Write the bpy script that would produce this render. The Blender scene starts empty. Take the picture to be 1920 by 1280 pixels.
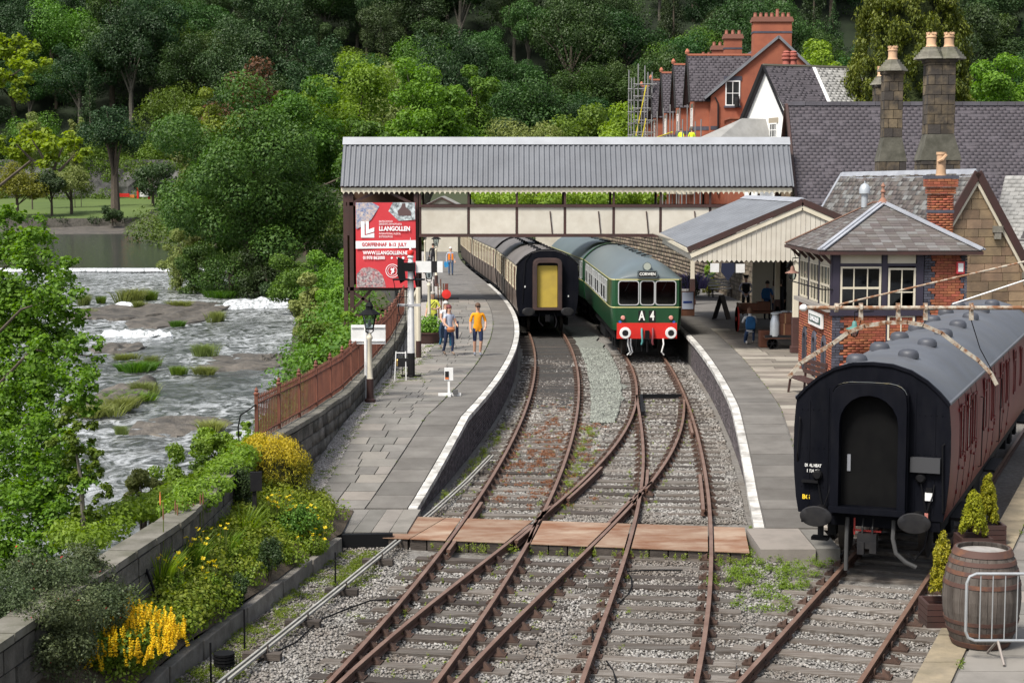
import bpy, bmesh, math, random
import numpy as np
from mathutils import Vector, Matrix, noise as mnoise
# scene, camera, light
S = bpy.context.scene
C = S.collection
random.seed(7)
RNG = np.random.default_rng(11)
R = math.radians
CAM_H, FPX = 6.55, 3100.0            # camera height above the rails, focal length in photo pixels (1920 wide)
PITCH = math.atan(288 / FPX)
cd = bpy.data.cameras.new('camera'); cam = bpy.data.objects.new('camera', cd); C.objects.link(cam)
cd.sensor_width = 36; cd.lens = FPX / 1920 * 36; cd.clip_start = .5; cd.clip_end = 5000
cam.location = (0, 0, CAM_H); cam.rotation_euler = (math.pi / 2 - PITCH, 0, 0)
S.camera = cam
SUN_DIR = Vector((-.40, -.42, .82)).normalized()      # bright overcast: soft light from high on the left
W = bpy.data.worlds.new('World'); S.world = W; W.use_nodes = True
wn = W.node_tree.nodes; bg = wn['Background']
sky = wn.new('ShaderNodeTexSky'); sky.sky_type = 'NISHITA'; sky.sun_disc = False
sky.sun_elevation = math.asin(SUN_DIR.z); sky.sun_rotation = math.atan2(SUN_DIR.x, SUN_DIR.y)
sky.air_density = 1.0; sky.dust_density = 3.0; sky.ozone_density = 1.0
cl_ = wn.new('ShaderNodeHueSaturation'); cl_.inputs['Saturation'].default_value = .5      # thin cloud takes most of the blue out
W.node_tree.links.new(sky.outputs[0], cl_.inputs['Color']); W.node_tree.links.new(cl_.outputs[0], bg.inputs[0]); bg.inputs[1].default_value = .11
sl = bpy.data.lights.new('sun', 'SUN'); sl.energy = 2.8; sl.angle = R(14); sl.color = (1, .95, .86)
so = bpy.data.objects.new('sun', sl); C.objects.link(so); so.rotation_euler = (-SUN_DIR).to_track_quat('-Z', 'Y').to_euler()
so.location = SUN_DIR * 200
vs = S.view_settings; vs.view_transform = 'Standard'; vs.look = 'None'; vs.gamma = 1; vs.exposure = .9; vs.use_curve_mapping = False
S.render.engine = 'CYCLES'
cy = S.cycles; cy.max_bounces = 5; cy.diffuse_bounces = 2; cy.glossy_bounces = 2; cy.transmission_bounces = 3; cy.transparent_max_bounces = 8; cy.caustics_reflective = False; cy.caustics_refractive = False; cy.use_light_tree = False
# survey helpers (photo pixel -> point of the place)
cp, sp = math.cos(PITCH), math.sin(PITCH)
def ray(u, v):
 x, y = (u - 960) / FPX, -(v - 640) / FPX
 return Vector((x, cp + sp * y, -sp + cp * y))
def gp(u, v, z=0.0):
 d = ray(u, v); t = (z - CAM_H) / d.z
 return Vector((d.x * t, d.y * t, z))
def ya(u, v, Y):
 d = ray(u, v); t = Y / d.y
 return Vector((d.x * t, Y, CAM_H + d.z * t))
# mesh helpers
class MB:
 def __init__(s): s.v = []; s.f = []; s.m = []; s.mi = 0
 def add(s, vs, fs):
  o = len(s.v); s.v += [tuple(p) for p in vs]
  for f in fs: s.f.append([i + o for i in f]); s.m.append(s.mi)
  return s
 def boxm(s, M):
  vs = [M @ Vector((x, y, z)) for x in (-.5, .5) for y in (-.5, .5) for z in (-.5, .5)]
  return s.add(vs, [(0, 1, 3, 2), (4, 6, 7, 5), (0, 4, 5, 1), (2, 3, 7, 6), (0, 2, 6, 4), (1, 5, 7, 3)])
 def box(s, x, y, z, sx, sy, sz, rz=0.0, rx=0.0, ry=0.0):
  M = Matrix.Translation((x, y, z))
  if rz: M = M @ Matrix.Rotation(rz, 4, 'Z')
  if ry: M = M @ Matrix.Rotation(ry, 4, 'Y')
  if rx: M = M @ Matrix.Rotation(rx, 4, 'X')
  return s.boxm(M @ Matrix.Diagonal((sx, sy, sz, 1)))
 def b2(s, x0, x1, y0, y1, z0, z1): return s.box((x0 + x1) / 2, (y0 + y1) / 2, (z0 + z1) / 2, x1 - x0, y1 - y0, z1 - z0)
 def bar(s, a, b, w, h, up=(0, 0, 1)):
  a, b = Vector(a), Vector(b); d = b - a; L = d.length
  if L < 1e-6: return s
  y = d / L; u = Vector(up)
  if abs(y.dot(u)) > .97: u = Vector((1, 0, 0))
  x = y.cross(u).normalized(); z = x.cross(y)
  M = Matrix((x * w, y * L, z * h)).transposed().to_4x4(); M.translation = (a + b) / 2
  return s.boxm(M)
 def tube(s, pts, r, n=8, cap=True):
  pts = [Vector(p) for p in pts]; k = len(pts)
  rs = r if isinstance(r, (list, tuple)) else [r] * k
  o = len(s.v); prev = None
  for i, p in enumerate(pts):
   d = (pts[min(i + 1, k - 1)] - pts[max(i - 1, 0)])
   d = d.normalized() if d.length > 1e-9 else Vector((0, 0, 1))
   if prev is None:
    a = Vector((0, 0, 1)) if abs(d.z) < .9 else Vector((1, 0, 0)); x = d.cross(a).normalized()
   else:
    x = prev - d * prev.dot(d); x = x.normalized() if x.length > 1e-6 else d.orthogonal().normalized()
   prev = x; y = d.cross(x)
   for j in range(n):
    t = 2 * math.pi * j / n; s.v.append(tuple(p + (x * math.cos(t) + y * math.sin(t)) * rs[i]))
  for i in range(k - 1):
   for j in range(n):
    s.f.append([o + i * n + j, o + i * n + (j + 1) % n, o + (i + 1) * n + (j + 1) % n, o + (i + 1) * n + j]); s.m.append(s.mi)
  if cap:
   s.f.append([o + j for j in range(n)][::-1]); s.m.append(s.mi)
   s.f.append([o + (k - 1) * n + j for j in range(n)]); s.m.append(s.mi)
  return s
 def lathe(s, prof, n=12, c=(0, 0, 0), M=None, a0=0.0, cap=True):
  o = len(s.v); c = Vector(c)
  for r, z in prof:
   for j in range(n):
    t = a0 + 2 * math.pi * j / n; p = Vector((r * math.cos(t), r * math.sin(t), z))
    s.v.append(tuple((M @ p if M else p) + c))
  for i in range(len(prof) - 1):
   for j in range(n):
    s.f.append([o + i * n + j, o + i * n + (j + 1) % n, o + (i + 1) * n + (j + 1) % n, o + (i + 1) * n + j]); s.m.append(s.mi)
  if not cap: return s
  s.f.append([o + j for j in range(n)][::-1]); s.m.append(s.mi)
  k = len(prof) - 1; s.f.append([o + k * n + j for j in range(n)]); s.m.append(s.mi)
  return s
 def ext(s, poly, vec):
  k = len(poly); vec = Vector(vec); A = [Vector(p) for p in poly]
  s.add(A + [p + vec for p in A], [list(range(k))[::-1], list(range(k, 2 * k))] + [[i, (i + 1) % k, k + (i + 1) % k, k + i] for i in range(k)])
  return s
 def sweep(s, prof, path, cap=True):
  """prof: (side, up) points; path: Vectors, side axis is horizontal and to the right of travel"""
  k = len(prof); o = len(s.v); n = len(path)
  for i, p in enumerate(path):
   d = Vector(path[min(i + 1, n - 1)]) - Vector(path[max(i - 1, 0)]); d.z = 0; d.normalize()
   r = Vector((d.y, -d.x, 0))
   for a, b in prof: s.v.append(tuple(Vector(p) + r * a + Vector((0, 0, b))))
  for i in range(n - 1):
   for j in range(k):
    s.f.append([o + i * k + j, o + i * k + (j + 1) % k, o + (i + 1) * k + (j + 1) % k, o + (i + 1) * k + j]); s.m.append(s.mi)
  if cap:
   s.f.append([o + j for j in range(k)][::-1]); s.m.append(s.mi)
   s.f.append([o + (n - 1) * k + j for j in range(k)]); s.m.append(s.mi)
  return s
 def mesh(s, name, mats, smooth=False):
  me = bpy.data.meshes.new(name); me.from_pydata(s.v, [], s.f)
  for m in (mats if isinstance(mats, (list, tuple)) else [mats]): me.materials.append(m)
  if any(s.m): me.polygons.foreach_set('material_index', s.m)
  bm = bmesh.new(); bm.from_mesh(me); bmesh.ops.recalc_face_normals(bm, faces=bm.faces); bm.to_mesh(me); bm.free()
  if smooth:
   me.polygons.foreach_set('use_smooth', [True] * len(me.polygons))
   me.set_sharp_from_angle(angle=R(38))
  me.update(); return me
 def build(s, name, mats, parent=None, smooth=False, bevel=0.0, loc=None):
  o = bpy.data.objects.new(name, s.mesh(name, mats, smooth)); C.objects.link(o)
  if bevel:
   b = o.modifiers.new('bevel', 'BEVEL'); b.width = bevel; b.segments = 2; b.limit_method = 'ANGLE'; b.angle_limit = R(40)
  if loc is not None: o.location = loc
  if parent is not None: par(o, parent)
  return o
def npmesh(name, V, F, mat, rnd=None, smooth=False):
 """V (n,3), F (m,k) numpy; rnd: per-face tone value stored as attribute 'rnd'"""
 me = bpy.data.meshes.new(name); n, m, k = len(V), len(F), F.shape[1]
 me.vertices.add(n); me.vertices.foreach_set('co', np.ascontiguousarray(V, dtype=np.float32).ravel())
 me.loops.add(m * k); me.loops.foreach_set('vertex_index', np.ascontiguousarray(F, dtype=np.int32).ravel())
 me.polygons.add(m); me.polygons.foreach_set('loop_start', np.arange(0, m * k, k, dtype=np.int32))
 me.update(calc_edges=True)
 if smooth: me.polygons.foreach_set('use_smooth', np.ones(m, dtype=bool))
 me.materials.append(mat)
 if rnd is not None:
  a = me.attributes.new('rnd', 'FLOAT', 'FACE'); a.data.foreach_set('value', np.ascontiguousarray(rnd, dtype=np.float32))
 me.validate(); return me
def npobj(name, V, F, mat, rnd=None, parent=None, smooth=False):
 o = bpy.data.objects.new(name, npmesh(name, V, F, mat, rnd, smooth)); C.objects.link(o)
 if parent is not None: par(o, parent)
 return o
def base_matrix(o):
 return Matrix.Translation(o.location) @ o.rotation_euler.to_matrix().to_4x4()
def par(o, p):
 """parent o to p; o's coordinates stay world coordinates"""
 m = base_matrix(p); q = p
 while q.parent is not None:
  m = q.matrix_parent_inverse @ m
  q = q.parent; m = base_matrix(q) @ m
 o.parent = p; o.matrix_parent_inverse = m.inverted()
def tag(o, label=None, cat=None, group=None, kind=None):
 if label: o['label'] = label
 if cat: o['category'] = cat
 if group: o['group'] = group
 if kind: o['kind'] = kind
 return o
def thing(name, loc, label, cat, group=None, rz=0.0, kind=None):
 o = bpy.data.objects.new(name, None); C.objects.link(o); o.location = loc; o.rotation_euler = (0, 0, rz)
 o.empty_display_size = .3
 return tag(o, label, cat, group, kind)
def dup(root, loc, rz=0.0, scale=None, label=None, group=None):
 r = root.copy(); C.objects.link(r); r.location = loc; r.rotation_euler = (0, 0, rz)
 if scale is not None: r.scale = (scale, scale, scale) if not isinstance(scale, tuple) else scale
 if label: r['label'] = label
 if group: r['group'] = group
 for ch in root.children:
  c = ch.copy(); C.objects.link(c); c.parent = r; c.matrix_parent_inverse = ch.matrix_parent_inverse.copy()
  for g in ch.children:
   d = g.copy(); C.objects.link(d); d.parent = c; d.matrix_parent_inverse = g.matrix_parent_inverse.copy()
 return r
_cube = {}
def cube_mesh(mat, bev=0.0):
 k = (mat.name, bev)
 if k not in _cube:
  b = MB(); b.boxm(Matrix.Identity(4)); _cube[k] = b.mesh('block', mat)
 return _cube[k]
def piece(name, mat, M, parent=None):
 """one small block sharing the unit cube; M scales, turns and places it"""
 o = bpy.data.objects.new(name, cube_mesh(mat)); C.objects.link(o); o.matrix_basis = M
 if parent is not None: par(o, parent)
 return o
def TRS(x, y, z, sx, sy, sz, rz=0.0, rx=0.0, ry=0.0):
 M = Matrix.Translation((x, y, z)) @ Matrix.Rotation(rz, 4, 'Z')
 if ry: M = M @ Matrix.Rotation(ry, 4, 'Y')
 if rx: M = M @ Matrix.Rotation(rx, 4, 'X')
 return M @ Matrix.Diagonal((sx, sy, sz, 1))
def frame(o, x, y, z):
 M = Matrix((Vector(x), Vector(y), Vector(z))).transposed().to_4x4(); M.translation = Vector(o); return M
class Pieces:
 """collects unit-cube matrices; the largest `cap` become parts, the rest one stuff part"""
 def __init__(s): s.M = []
 def put(s, M): s.M.append(M)
 def emit(s, name, mat, parent, cap=290, key=None):
  L = sorted(s.M, key=key) if key else s.M
  for M in L[:cap]: piece(name, mat, M, parent)
  if len(L) > cap:
   V = []; F = []; rn = []
   cv = np.array([(x, y, z) for x in (-.5, .5) for y in (-.5, .5) for z in (-.5, .5)]); cf = np.array([(0, 1, 3, 2), (4, 6, 7, 5), (0, 4, 5, 1), (2, 3, 7, 6), (0, 2, 6, 4), (1, 5, 7, 3)])
   for i, M in enumerate(L[cap:]):
    A = np.array(M); V.append(cv @ A[:3, :3].T + A[:3, 3]); F.append(cf + 8 * i); rn += [random.random()] * 6
   o = npobj(name + '_rest', np.concatenate(V), np.concatenate(F), mat, np.array(rn), parent); o['kind'] = 'stuff'
# materials
_mats = {}
def M(name, c1, c2=None, scale=3.0, rough=.8, rnd=0.0, c3=None, dirt=0.0, dscale=.6, dcol=(.05, .045, .035), bump=0.0, bscale=30.0, metal=0.0,
 spec=.35, stretch=None, hue=0.0, lo=.35, hi=.65, coat=0.0, detail=5, bdist=.02):
 """general painted / stone / wood surface: two tones over world-space noise, per-piece variation, dirt, fine relief"""
 if name in _mats: return _mats[name]
 m = bpy.data.materials.new(name); m.use_nodes = True; nt = m.node_tree; N = nt.nodes; L = nt.links; bs = N['Principled BSDF']
 geo = N.new('ShaderNodeNewGeometry'); oi = N.new('ShaderNodeObjectInfo'); at = N.new('ShaderNodeAttribute'); at.attribute_name = 'rnd'
 rs = N.new('ShaderNodeMath'); rs.operation = 'ADD'; L.new(oi.outputs['Random'], rs.inputs[0]); L.new(at.outputs['Fac'], rs.inputs[1])
 fr = N.new('ShaderNodeMath'); fr.operation = 'FRACT'; L.new(rs.outputs[0], fr.inputs[0])
 co = geo.outputs['Position']
 if stretch:
  mp = N.new('ShaderNodeMapping'); mp.inputs['Scale'].default_value = stretch; L.new(co, mp.inputs[0]); co = mp.outputs[0]
 def nz(sc, det=detail, w=None):
  t = N.new('ShaderNodeTexNoise'); t.inputs['Scale'].default_value = sc; t.inputs['Detail'].default_value = det; t.inputs['Roughness'].default_value = .62
  L.new(co, t.inputs['Vector']); return t.outputs['Fac']
 def ramp(x, a, b):
  r = N.new('ShaderNodeMapRange'); r.inputs['From Min'].default_value = a; r.inputs['From Max'].default_value = b; L.new(x, r.inputs['Value']); return r.outputs[0]
 def mix(f, a, b):
  x = N.new('ShaderNodeMix'); x.data_type = 'RGBA'
  if isinstance(f, float): x.inputs['Factor'].default_value = f
  else: L.new(f, x.inputs['Factor'])
  for q, k in ((a, 'A'), (b, 'B')):
   s_ = x.inputs[6 if k == 'A' else 7]
   if isinstance(q, tuple): s_.default_value = (*q, 1)
   else: L.new(q, s_)
  return x.outputs[2]
 col = c1 if c2 is None else mix(ramp(nz(scale), lo, hi), c1, c2)
 if c3 is not None: col = mix(ramp(fr.outputs[0], .55, 1.0), col, c3)
 if isinstance(col, tuple): col = mix(0.0, col, col)
 if rnd:
  hs = N.new('ShaderNodeHueSaturation'); L.new(col, hs.inputs['Color'])
  mr = N.new('ShaderNodeMapRange'); L.new(fr.outputs[0], mr.inputs['Value']); mr.inputs['To Min'].default_value = 1 - rnd; mr.inputs['To Max'].default_value = 1 + rnd
  L.new(mr.outputs[0], hs.inputs['Value'])
  if hue:
   h1 = N.new('ShaderNodeMath'); h1.operation = 'MULTIPLY'; h1.inputs[1].default_value = 7.31; L.new(fr.outputs[0], h1.inputs[0])
   h2 = N.new('ShaderNodeMath'); h2.operation = 'FRACT'; L.new(h1.outputs[0], h2.inputs[0])
   h3 = N.new('ShaderNodeMapRange'); L.new(h2.outputs[0], h3.inputs['Value']); h3.inputs['To Min'].default_value = .5 - hue; h3.inputs['To Max'].default_value = .5 + hue
   L.new(h3.outputs[0], hs.inputs['Hue'])
  col = hs.outputs[0]
 if dirt:
  f = N.new('ShaderNodeMath'); f.operation = 'MULTIPLY'; f.inputs[1].default_value = dirt; L.new(ramp(nz(dscale, 7), .45, .7), f.inputs[0])
  col = mix(f.outputs[0], col, dcol)
 L.new(col, bs.inputs['Base Color'])
 bs.inputs['Roughness'].default_value = rough; bs.inputs['Metallic'].default_value = metal; bs.inputs['Specular IOR Level'].default_value = spec
 if coat: bs.inputs['Coat Weight'].default_value = coat; bs.inputs['Coat Roughness'].default_value = .15
 if bump:
  b = N.new('ShaderNodeBump'); b.inputs['Strength'].default_value = bump; b.inputs['Distance'].default_value = bdist; L.new(nz(bscale, 4), b.inputs['Height']); L.new(b.outputs[0], bs.inputs['Normal'])
 _mats[name] = m; return m
def leafmat(name, c1, c2, trans=.35, rough=.55, objvar=.18, hue=.02):
 """leaf: diffuse + light coming through, each leaf and each plant its own tone"""
 if name in _mats: return _mats[name]
 m = bpy.data.materials.new(name); m.use_nodes = True; nt = m.node_tree; N = nt.nodes; L = nt.links; N.clear()
 out = N.new('ShaderNodeOutputMaterial'); at = N.new('ShaderNodeAttribute'); at.attribute_name = 'rnd'; oi = N.new('ShaderNodeObjectInfo')
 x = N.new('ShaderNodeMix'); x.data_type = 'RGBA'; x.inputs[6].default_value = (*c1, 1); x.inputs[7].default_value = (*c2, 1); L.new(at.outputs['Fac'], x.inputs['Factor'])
 hs = N.new('ShaderNodeHueSaturation'); L.new(x.outputs[2], hs.inputs['Color'])
 a = N.new('ShaderNodeMapRange'); L.new(oi.outputs['Random'], a.inputs['Value']); a.inputs['To Min'].default_value = 1 - objvar; a.inputs['To Max'].default_value = 1 + objvar; L.new(a.outputs[0], hs.inputs['Value'])
 b1 = N.new('ShaderNodeMath'); b1.operation = 'MULTIPLY'; b1.inputs[1].default_value = 9.17; L.new(oi.outputs['Random'], b1.inputs[0])
 b2 = N.new('ShaderNodeMath'); b2.operation = 'FRACT'; L.new(b1.outputs[0], b2.inputs[0])
 b = N.new('ShaderNodeMapRange'); L.new(b2.outputs[0], b.inputs['Value']); b.inputs['To Min'].default_value = .5 - hue; b.inputs['To Max'].default_value = .5 + hue; L.new(b.outputs[0], hs.inputs['Hue'])
 p = N.new('ShaderNodeBsdfPrincipled'); p.inputs['Roughness'].default_value = rough; p.inputs['Specular IOR Level'].default_value = .3; L.new(hs.outputs[0], p.inputs['Base Color'])
 t = N.new('ShaderNodeBsdfTranslucent'); g = N.new('ShaderNodeHueSaturation'); g.inputs['Saturation'].default_value = 1.15; g.inputs['Value'].default_value = 1.25; L.new(hs.outputs[0], g.inputs['Color']); L.new(g.outputs[0], t.inputs['Color'])
 s_ = N.new('ShaderNodeMixShader'); s_.inputs[0].default_value = trans; L.new(p.outputs[0], s_.inputs[1]); L.new(t.outputs[0], s_.inputs[2]); L.new(s_.outputs[0], out.inputs['Surface'])
 _mats[name] = m; return m
def glassmat(name, col=(.02, .025, .03), rough=.06, alpha=1.0):
 if name in _mats: return _mats[name]
 m = bpy.data.materials.new(name); m.use_nodes = True; nt = m.node_tree; N = nt.nodes; L = nt.links; N.clear()
 out = N.new('ShaderNodeOutputMaterial'); g = N.new('ShaderNodeBsdfGlossy'); g.inputs['Roughness'].default_value = rough; g.inputs['Color'].default_value = (.9, .93, .95, 1)
 t = N.new('ShaderNodeBsdfTransparent'); t.inputs['Color'].default_value = (*col, 1)
 f = N.new('ShaderNodeFresnel'); f.inputs[0].default_value = 1.6
 s_ = N.new('ShaderNodeMixShader'); L.new(f.outputs[0], s_.inputs[0]); L.new(t.outputs[0], s_.inputs[1]); L.new(g.outputs[0], s_.inputs[2]); L.new(s_.outputs[0], out.inputs['Surface'])
 _mats[name] = m; return m
def text(name, body, size, mat, Mx, parent, align='CENTER', ext=0.002, width=1.0, bold=0.0):
 cu = bpy.data.curves.new(name, 'FONT'); cu.body = body; cu.size = size; cu.align_x = align; cu.align_y = 'CENTER'; cu.extrude = ext; cu.offset = bold; cu.resolution_u = 3
 t = bpy.data.objects.new(name, cu); C.objects.link(t)
 me = bpy.data.meshes.new_from_object(t.evaluated_get(bpy.context.evaluated_depsgraph_get())); bpy.data.objects.remove(t)
 me.materials.clear(); me.materials.append(mat)
 o = bpy.data.objects.new(name, me); C.objects.link(o); o.matrix_basis = Mx @ Matrix.Diagonal((width, 1, 1, 1))
 if parent is not None: par(o, parent)
 return o
# palette
m_ballast = M('ballast', (.235, .225, .21), (.14, .13, .12), scale=9, rough=.95, dirt=.55, dscale=.35, dcol=(.10, .075, .05), bump=.9, bscale=26, bdist=.05)
m_stone = M('ballast_stone', (.29, .28, .265), (.18, .168, .152), scale=1.2, rough=.9, rnd=.45, hue=.02, dirt=.6, dscale=.4, dcol=(.105, .072, .048))
m_rail = M('rusty_rail', (.06, .032, .023), (.115, .06, .04), scale=2.5, rough=.75, dirt=.4, dscale=3, dcol=(.07, .035, .022), bump=.2, bscale=60)
m_railtop = M('rail_head', (.22, .14, .105), (.15, .085, .06), scale=1.5, rough=.45, metal=.2)
m_chair = M('rail_chair_iron', (.042, .026, .02), (.075, .043, .031), scale=12, rough=.85, rnd=.25)
m_sleeper = M('old_sleeper_wood', (.17, .155, .14), (.085, .072, .06), scale=5, rough=.9, rnd=.35, stretch=(.35, 3.5, 3.5), dirt=.5, dscale=1.2, dcol=(.07, .045, .03), bump=.7, bscale=14)
m_sleeper_d = M('dark_sleeper_wood', (.075, .062, .052), (.035, .028, .024), scale=5, rough=.8, rnd=.3, stretch=(.35, 3.5, 3.5), bump=.5, bscale=14)
m_slab = M('paving_slab', (.205, .195, .178), (.145, .138, .127), scale=1.1, rough=.9, rnd=.2, hue=.01, c3=(.19, .172, .152), dirt=.45, dscale=1.6, dcol=(.09, .085, .075), bump=.25, bscale=50)
m_slab_w = M('warm_paving_slab', (.215, .19, .16), (.155, .137, .117), scale=1.1, rough=.9, rnd=.24, hue=.012, c3=(.27, .245, .21), dirt=.45, dscale=1.3, dcol=(.085, .075, .062), bump=.25, bscale=50)
m_edge_slab = M('edge_slab', (.148, .14, .128), (.11, .103, .094), scale=1.4, rough=.92, rnd=.16, dirt=.4, dscale=1.1, dcol=(.07, .062, .055), bump=.3, bscale=60)
m_asphalt = M('platform_asphalt', (.16, .152, .145), (.11, .105, .1), scale=2, rough=.95, dirt=.3, dscale=.7, bump=.4, bscale=70)
m_white_edge = M('worn_white_paint', (.58, .57, .54), (.33, .32, .30), scale=3.5, rough=.85, rnd=.1, dirt=.8, dscale=2.0, dcol=(.17, .16, .145), lo=.4, hi=.66)
m_plat_wall = M('platform_brick_dark', (.12, .10, .105), (.075, .066, .07), scale=4, rough=.9, rnd=.35, dirt=.4, dscale=.9, dcol=(.03, .028, .03))
m_mortar = M('dark_mortar', (.06, .056, .052), rough=.95)
m_gravel = M('pale_gravel', (.42, .395, .37), (.28, .26, .245), scale=24, rough=.95, bump=.8, bscale=45, bdist=.03, dirt=.2, dscale=.8, dcol=(.2, .19, .15))
m_gravel_st = M('gravel_stone', (.42, .395, .37), (.3, .28, .26), scale=2, rough=.95, rnd=.35)
m_plate = M('rusted_plate', (.19, .088, .045), (.33, .25, .185), scale=1.3, rough=.75, rnd=.16, dirt=.65, dscale=1.8, dcol=(.14, .058, .03), stretch=(.7, 1.4, 1), lo=.36, hi=.64, bump=.1, bscale=40)
m_timber = M('weathered_timber', (.20, .185, .165), (.12, .108, .094), scale=4, rough=.92, rnd=.25, bump=.6, bscale=16)
m_wallstone = M('river_wall_stone', (.15, .138, .12), (.075, .07, .06), scale=3, rough=.95, rnd=.35, dirt=.5, dscale=1.3, dcol=(.05, .05, .035), bump=.8, bscale=14, bdist=.04)
m_cap = M('wall_cap_stone', (.20, .188, .16), (.13, .122, .10), scale=2.6, rough=.95, rnd=.2, dirt=.7, dscale=1.6, dcol=(.06, .062, .035), bump=.5, bscale=20)
m_fence = M('fence_red_oxide', (.17, .062, .038), (.115, .042, .028), scale=2.2, rough=.65, rnd=.12, dirt=.35, dscale=3, dcol=(.08, .04, .03))
m_cream = M('cream_paint', (.62, .57, .455), (.56, .51, .40), scale=.9, rough=.55, rnd=.035, dirt=.28, dscale=1.4, dcol=(.36, .31, .22))
m_panel = M('weathered_cream_panel', (.58, .545, .47), (.49, .455, .385), scale=.8, rough=.6, rnd=.04, dirt=.35, dscale=1.1, dcol=(.36, .31, .24))
m_brown = M('chocolate_paint', (.062, .030, .026), (.045, .022, .02), scale=2, rough=.5, rnd=.12, dirt=.3, dscale=2)
m_white = M('white_paint', (.74, .74, .73), (.66, .66, .65), scale=2, rough=.5, dirt=.15, dscale=2, dcol=(.4, .38, .34))
m_black = M('black_paint', (.010, .010, .012), (.016, .015, .016), scale=3, rough=.55, dirt=.2, dscale=2, spec=.2)
m_blackiron = M('black_iron', (.006, .006, .007), rough=.65, spec=.15)
m_corr = M('corrugated_steel', (.135, .143, .16), (.105, .112, .127), scale=.6, rough=.55, metal=.0, rnd=.05, dirt=.2, dscale=1.2, dcol=(.12, .12, .13), spec=.5)
m_leadgrey = M('canopy_zinc', (.18, .19, .208), (.14, .148, .162), scale=.9, rough=.55, dirt=.3, dscale=.8, dcol=(.10, .10, .105), stretch=(2, .3, 1))
m_lead = M('lead_flashing', (.33, .345, .375), (.24, .25, .28), scale=1.6, rough=.5, dirt=.25, dscale=2.5, dcol=(.25, .26, .29))
m_slate_p = M('purple_slate', (.086, .077, .088), (.067, .06, .068), scale=.7, rough=.8, rnd=.07, hue=.012, dirt=.45, dscale=.5, dcol=(.062, .056, .062), spec=.25)
m_slate_b = M('brown_slate', (.125, .108, .10), (.092, .08, .077), scale=1.2, rough=.8, spec=.2, rnd=.15, hue=.03, c3=(.14, .138, .135), dirt=.3, dscale=1.5, dcol=(.075, .07, .065))
m_slate_m = M('mixed_slate', (.115, .098, .088), (.088, .08, .077), scale=1.5, rough=.8, rnd=.2, hue=.03, c3=(.145, .148, .145), spec=.2)
m_slate_pale = M('pale_slate', (.30, .297, .285), (.23, .227, .218), scale=1.2, rough=.85, rnd=.1, spec=.2)
m_slate_u = M('roof_underlay', (.055, .05, .052), rough=.9)
m_sand = M('station_sandstone', (.27, .19, .115), (.185, .13, .082), scale=1.6, rough=.9, rnd=.28, hue=.012, dirt=.45, dscale=.8, dcol=(.085, .07, .055), bump=.5, bscale=18)
m_sandj = M('lime_mortar', (.40, .35, .28), rough=.95)
m_soot = M('sooty_chimney_stone', (.175, .135, .085), (.055, .046, .037), scale=1.7, rough=.92, c3=(.035, .031, .029), rnd=.35, dirt=.75, dscale=1.0, dcol=(.028, .025, .024), bump=.6, bscale=14, lo=.4, hi=.6)
m_mossy = M('mossy_cap_stone', (.15, .14, .115), (.22, .21, .175), scale=3.5, rough=.95, rnd=.25, dirt=.6, dscale=1.4, dcol=(.07, .075, .035), bump=.6, bscale=16)
m_pot = M('buff_chimney_pot', (.58, .38, .235), (.48, .30, .18), scale=2, rough=.85, rnd=.1, dirt=.3, dscale=2, dcol=(.2, .15, .1))
m_brick = M('red_brick', (.31, .10, .05), (.235, .075, .04), scale=2, rough=.85, rnd=.22, hue=.012, dirt=.25, dscale=1.2, dcol=(.14, .05, .035))
m_brickj = M('brick_mortar', (.26, .13, .085), rough=.95)
m_brick_far = M('terrace_brick', (.31, .10, .055), (.235, .075, .044), scale=.9, rough=.88, rnd=.12, dirt=.3, dscale=.6, dcol=(.2, .07, .045))
m_blue = M('blue_brick', (.075, .076, .10), (.05, .05, .066), scale=3, rough=.6, rnd=.3)
m_purple = M('dark_plum_paint', (.035, .030, .048), (.028, .024, .038), scale=2, rough=.5)
m_limewash = M('limewash', (.78, .78, .76), (.72, .72, .70), scale=1.2, rough=.9, bump=.4, bscale=6, bdist=.04)
m_skin = M('skin', (.50, .29, .20), rough=.6)
m_rust = M('flaking_rust_paint', (.40, .365, .30), (.20, .09, .042), scale=9, rough=.75, lo=.42, hi=.6, bump=.3, bscale=40)
m_wood = M('stained_wood', (.14, .06, .035), (.09, .04, .025), scale=3, rough=.6, rnd=.2)
m_dark = M('dark_interior', (.012, .011, .010), rough=.9)
m_soil = M('garden_soil', (.06, .045, .03), (.09, .07, .05), scale=4, rough=.98, bump=.8, bscale=20)
m_bark = M('bark', (.10, .08, .06), (.06, .05, .038), scale=6, rough=.95, bump=.8, bscale=18, stretch=(1, 1, .3))
m_bark_pale = M('pale_bark', (.13, .118, .095), (.08, .072, .058), scale=3, rough=.95)
m_rock = M('river_rock', (.135, .118, .098), (.055, .05, .044), scale=1.1, rough=.7, dirt=.7, dscale=.4, dcol=(.028, .027, .024), bump=1.0, bscale=3, bdist=.15)
m_glass = glassmat('window_glass', (.16, .17, .17))
m_glass_d = glassmat('dark_window_glass', (.035, .04, .045), .05)
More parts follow.
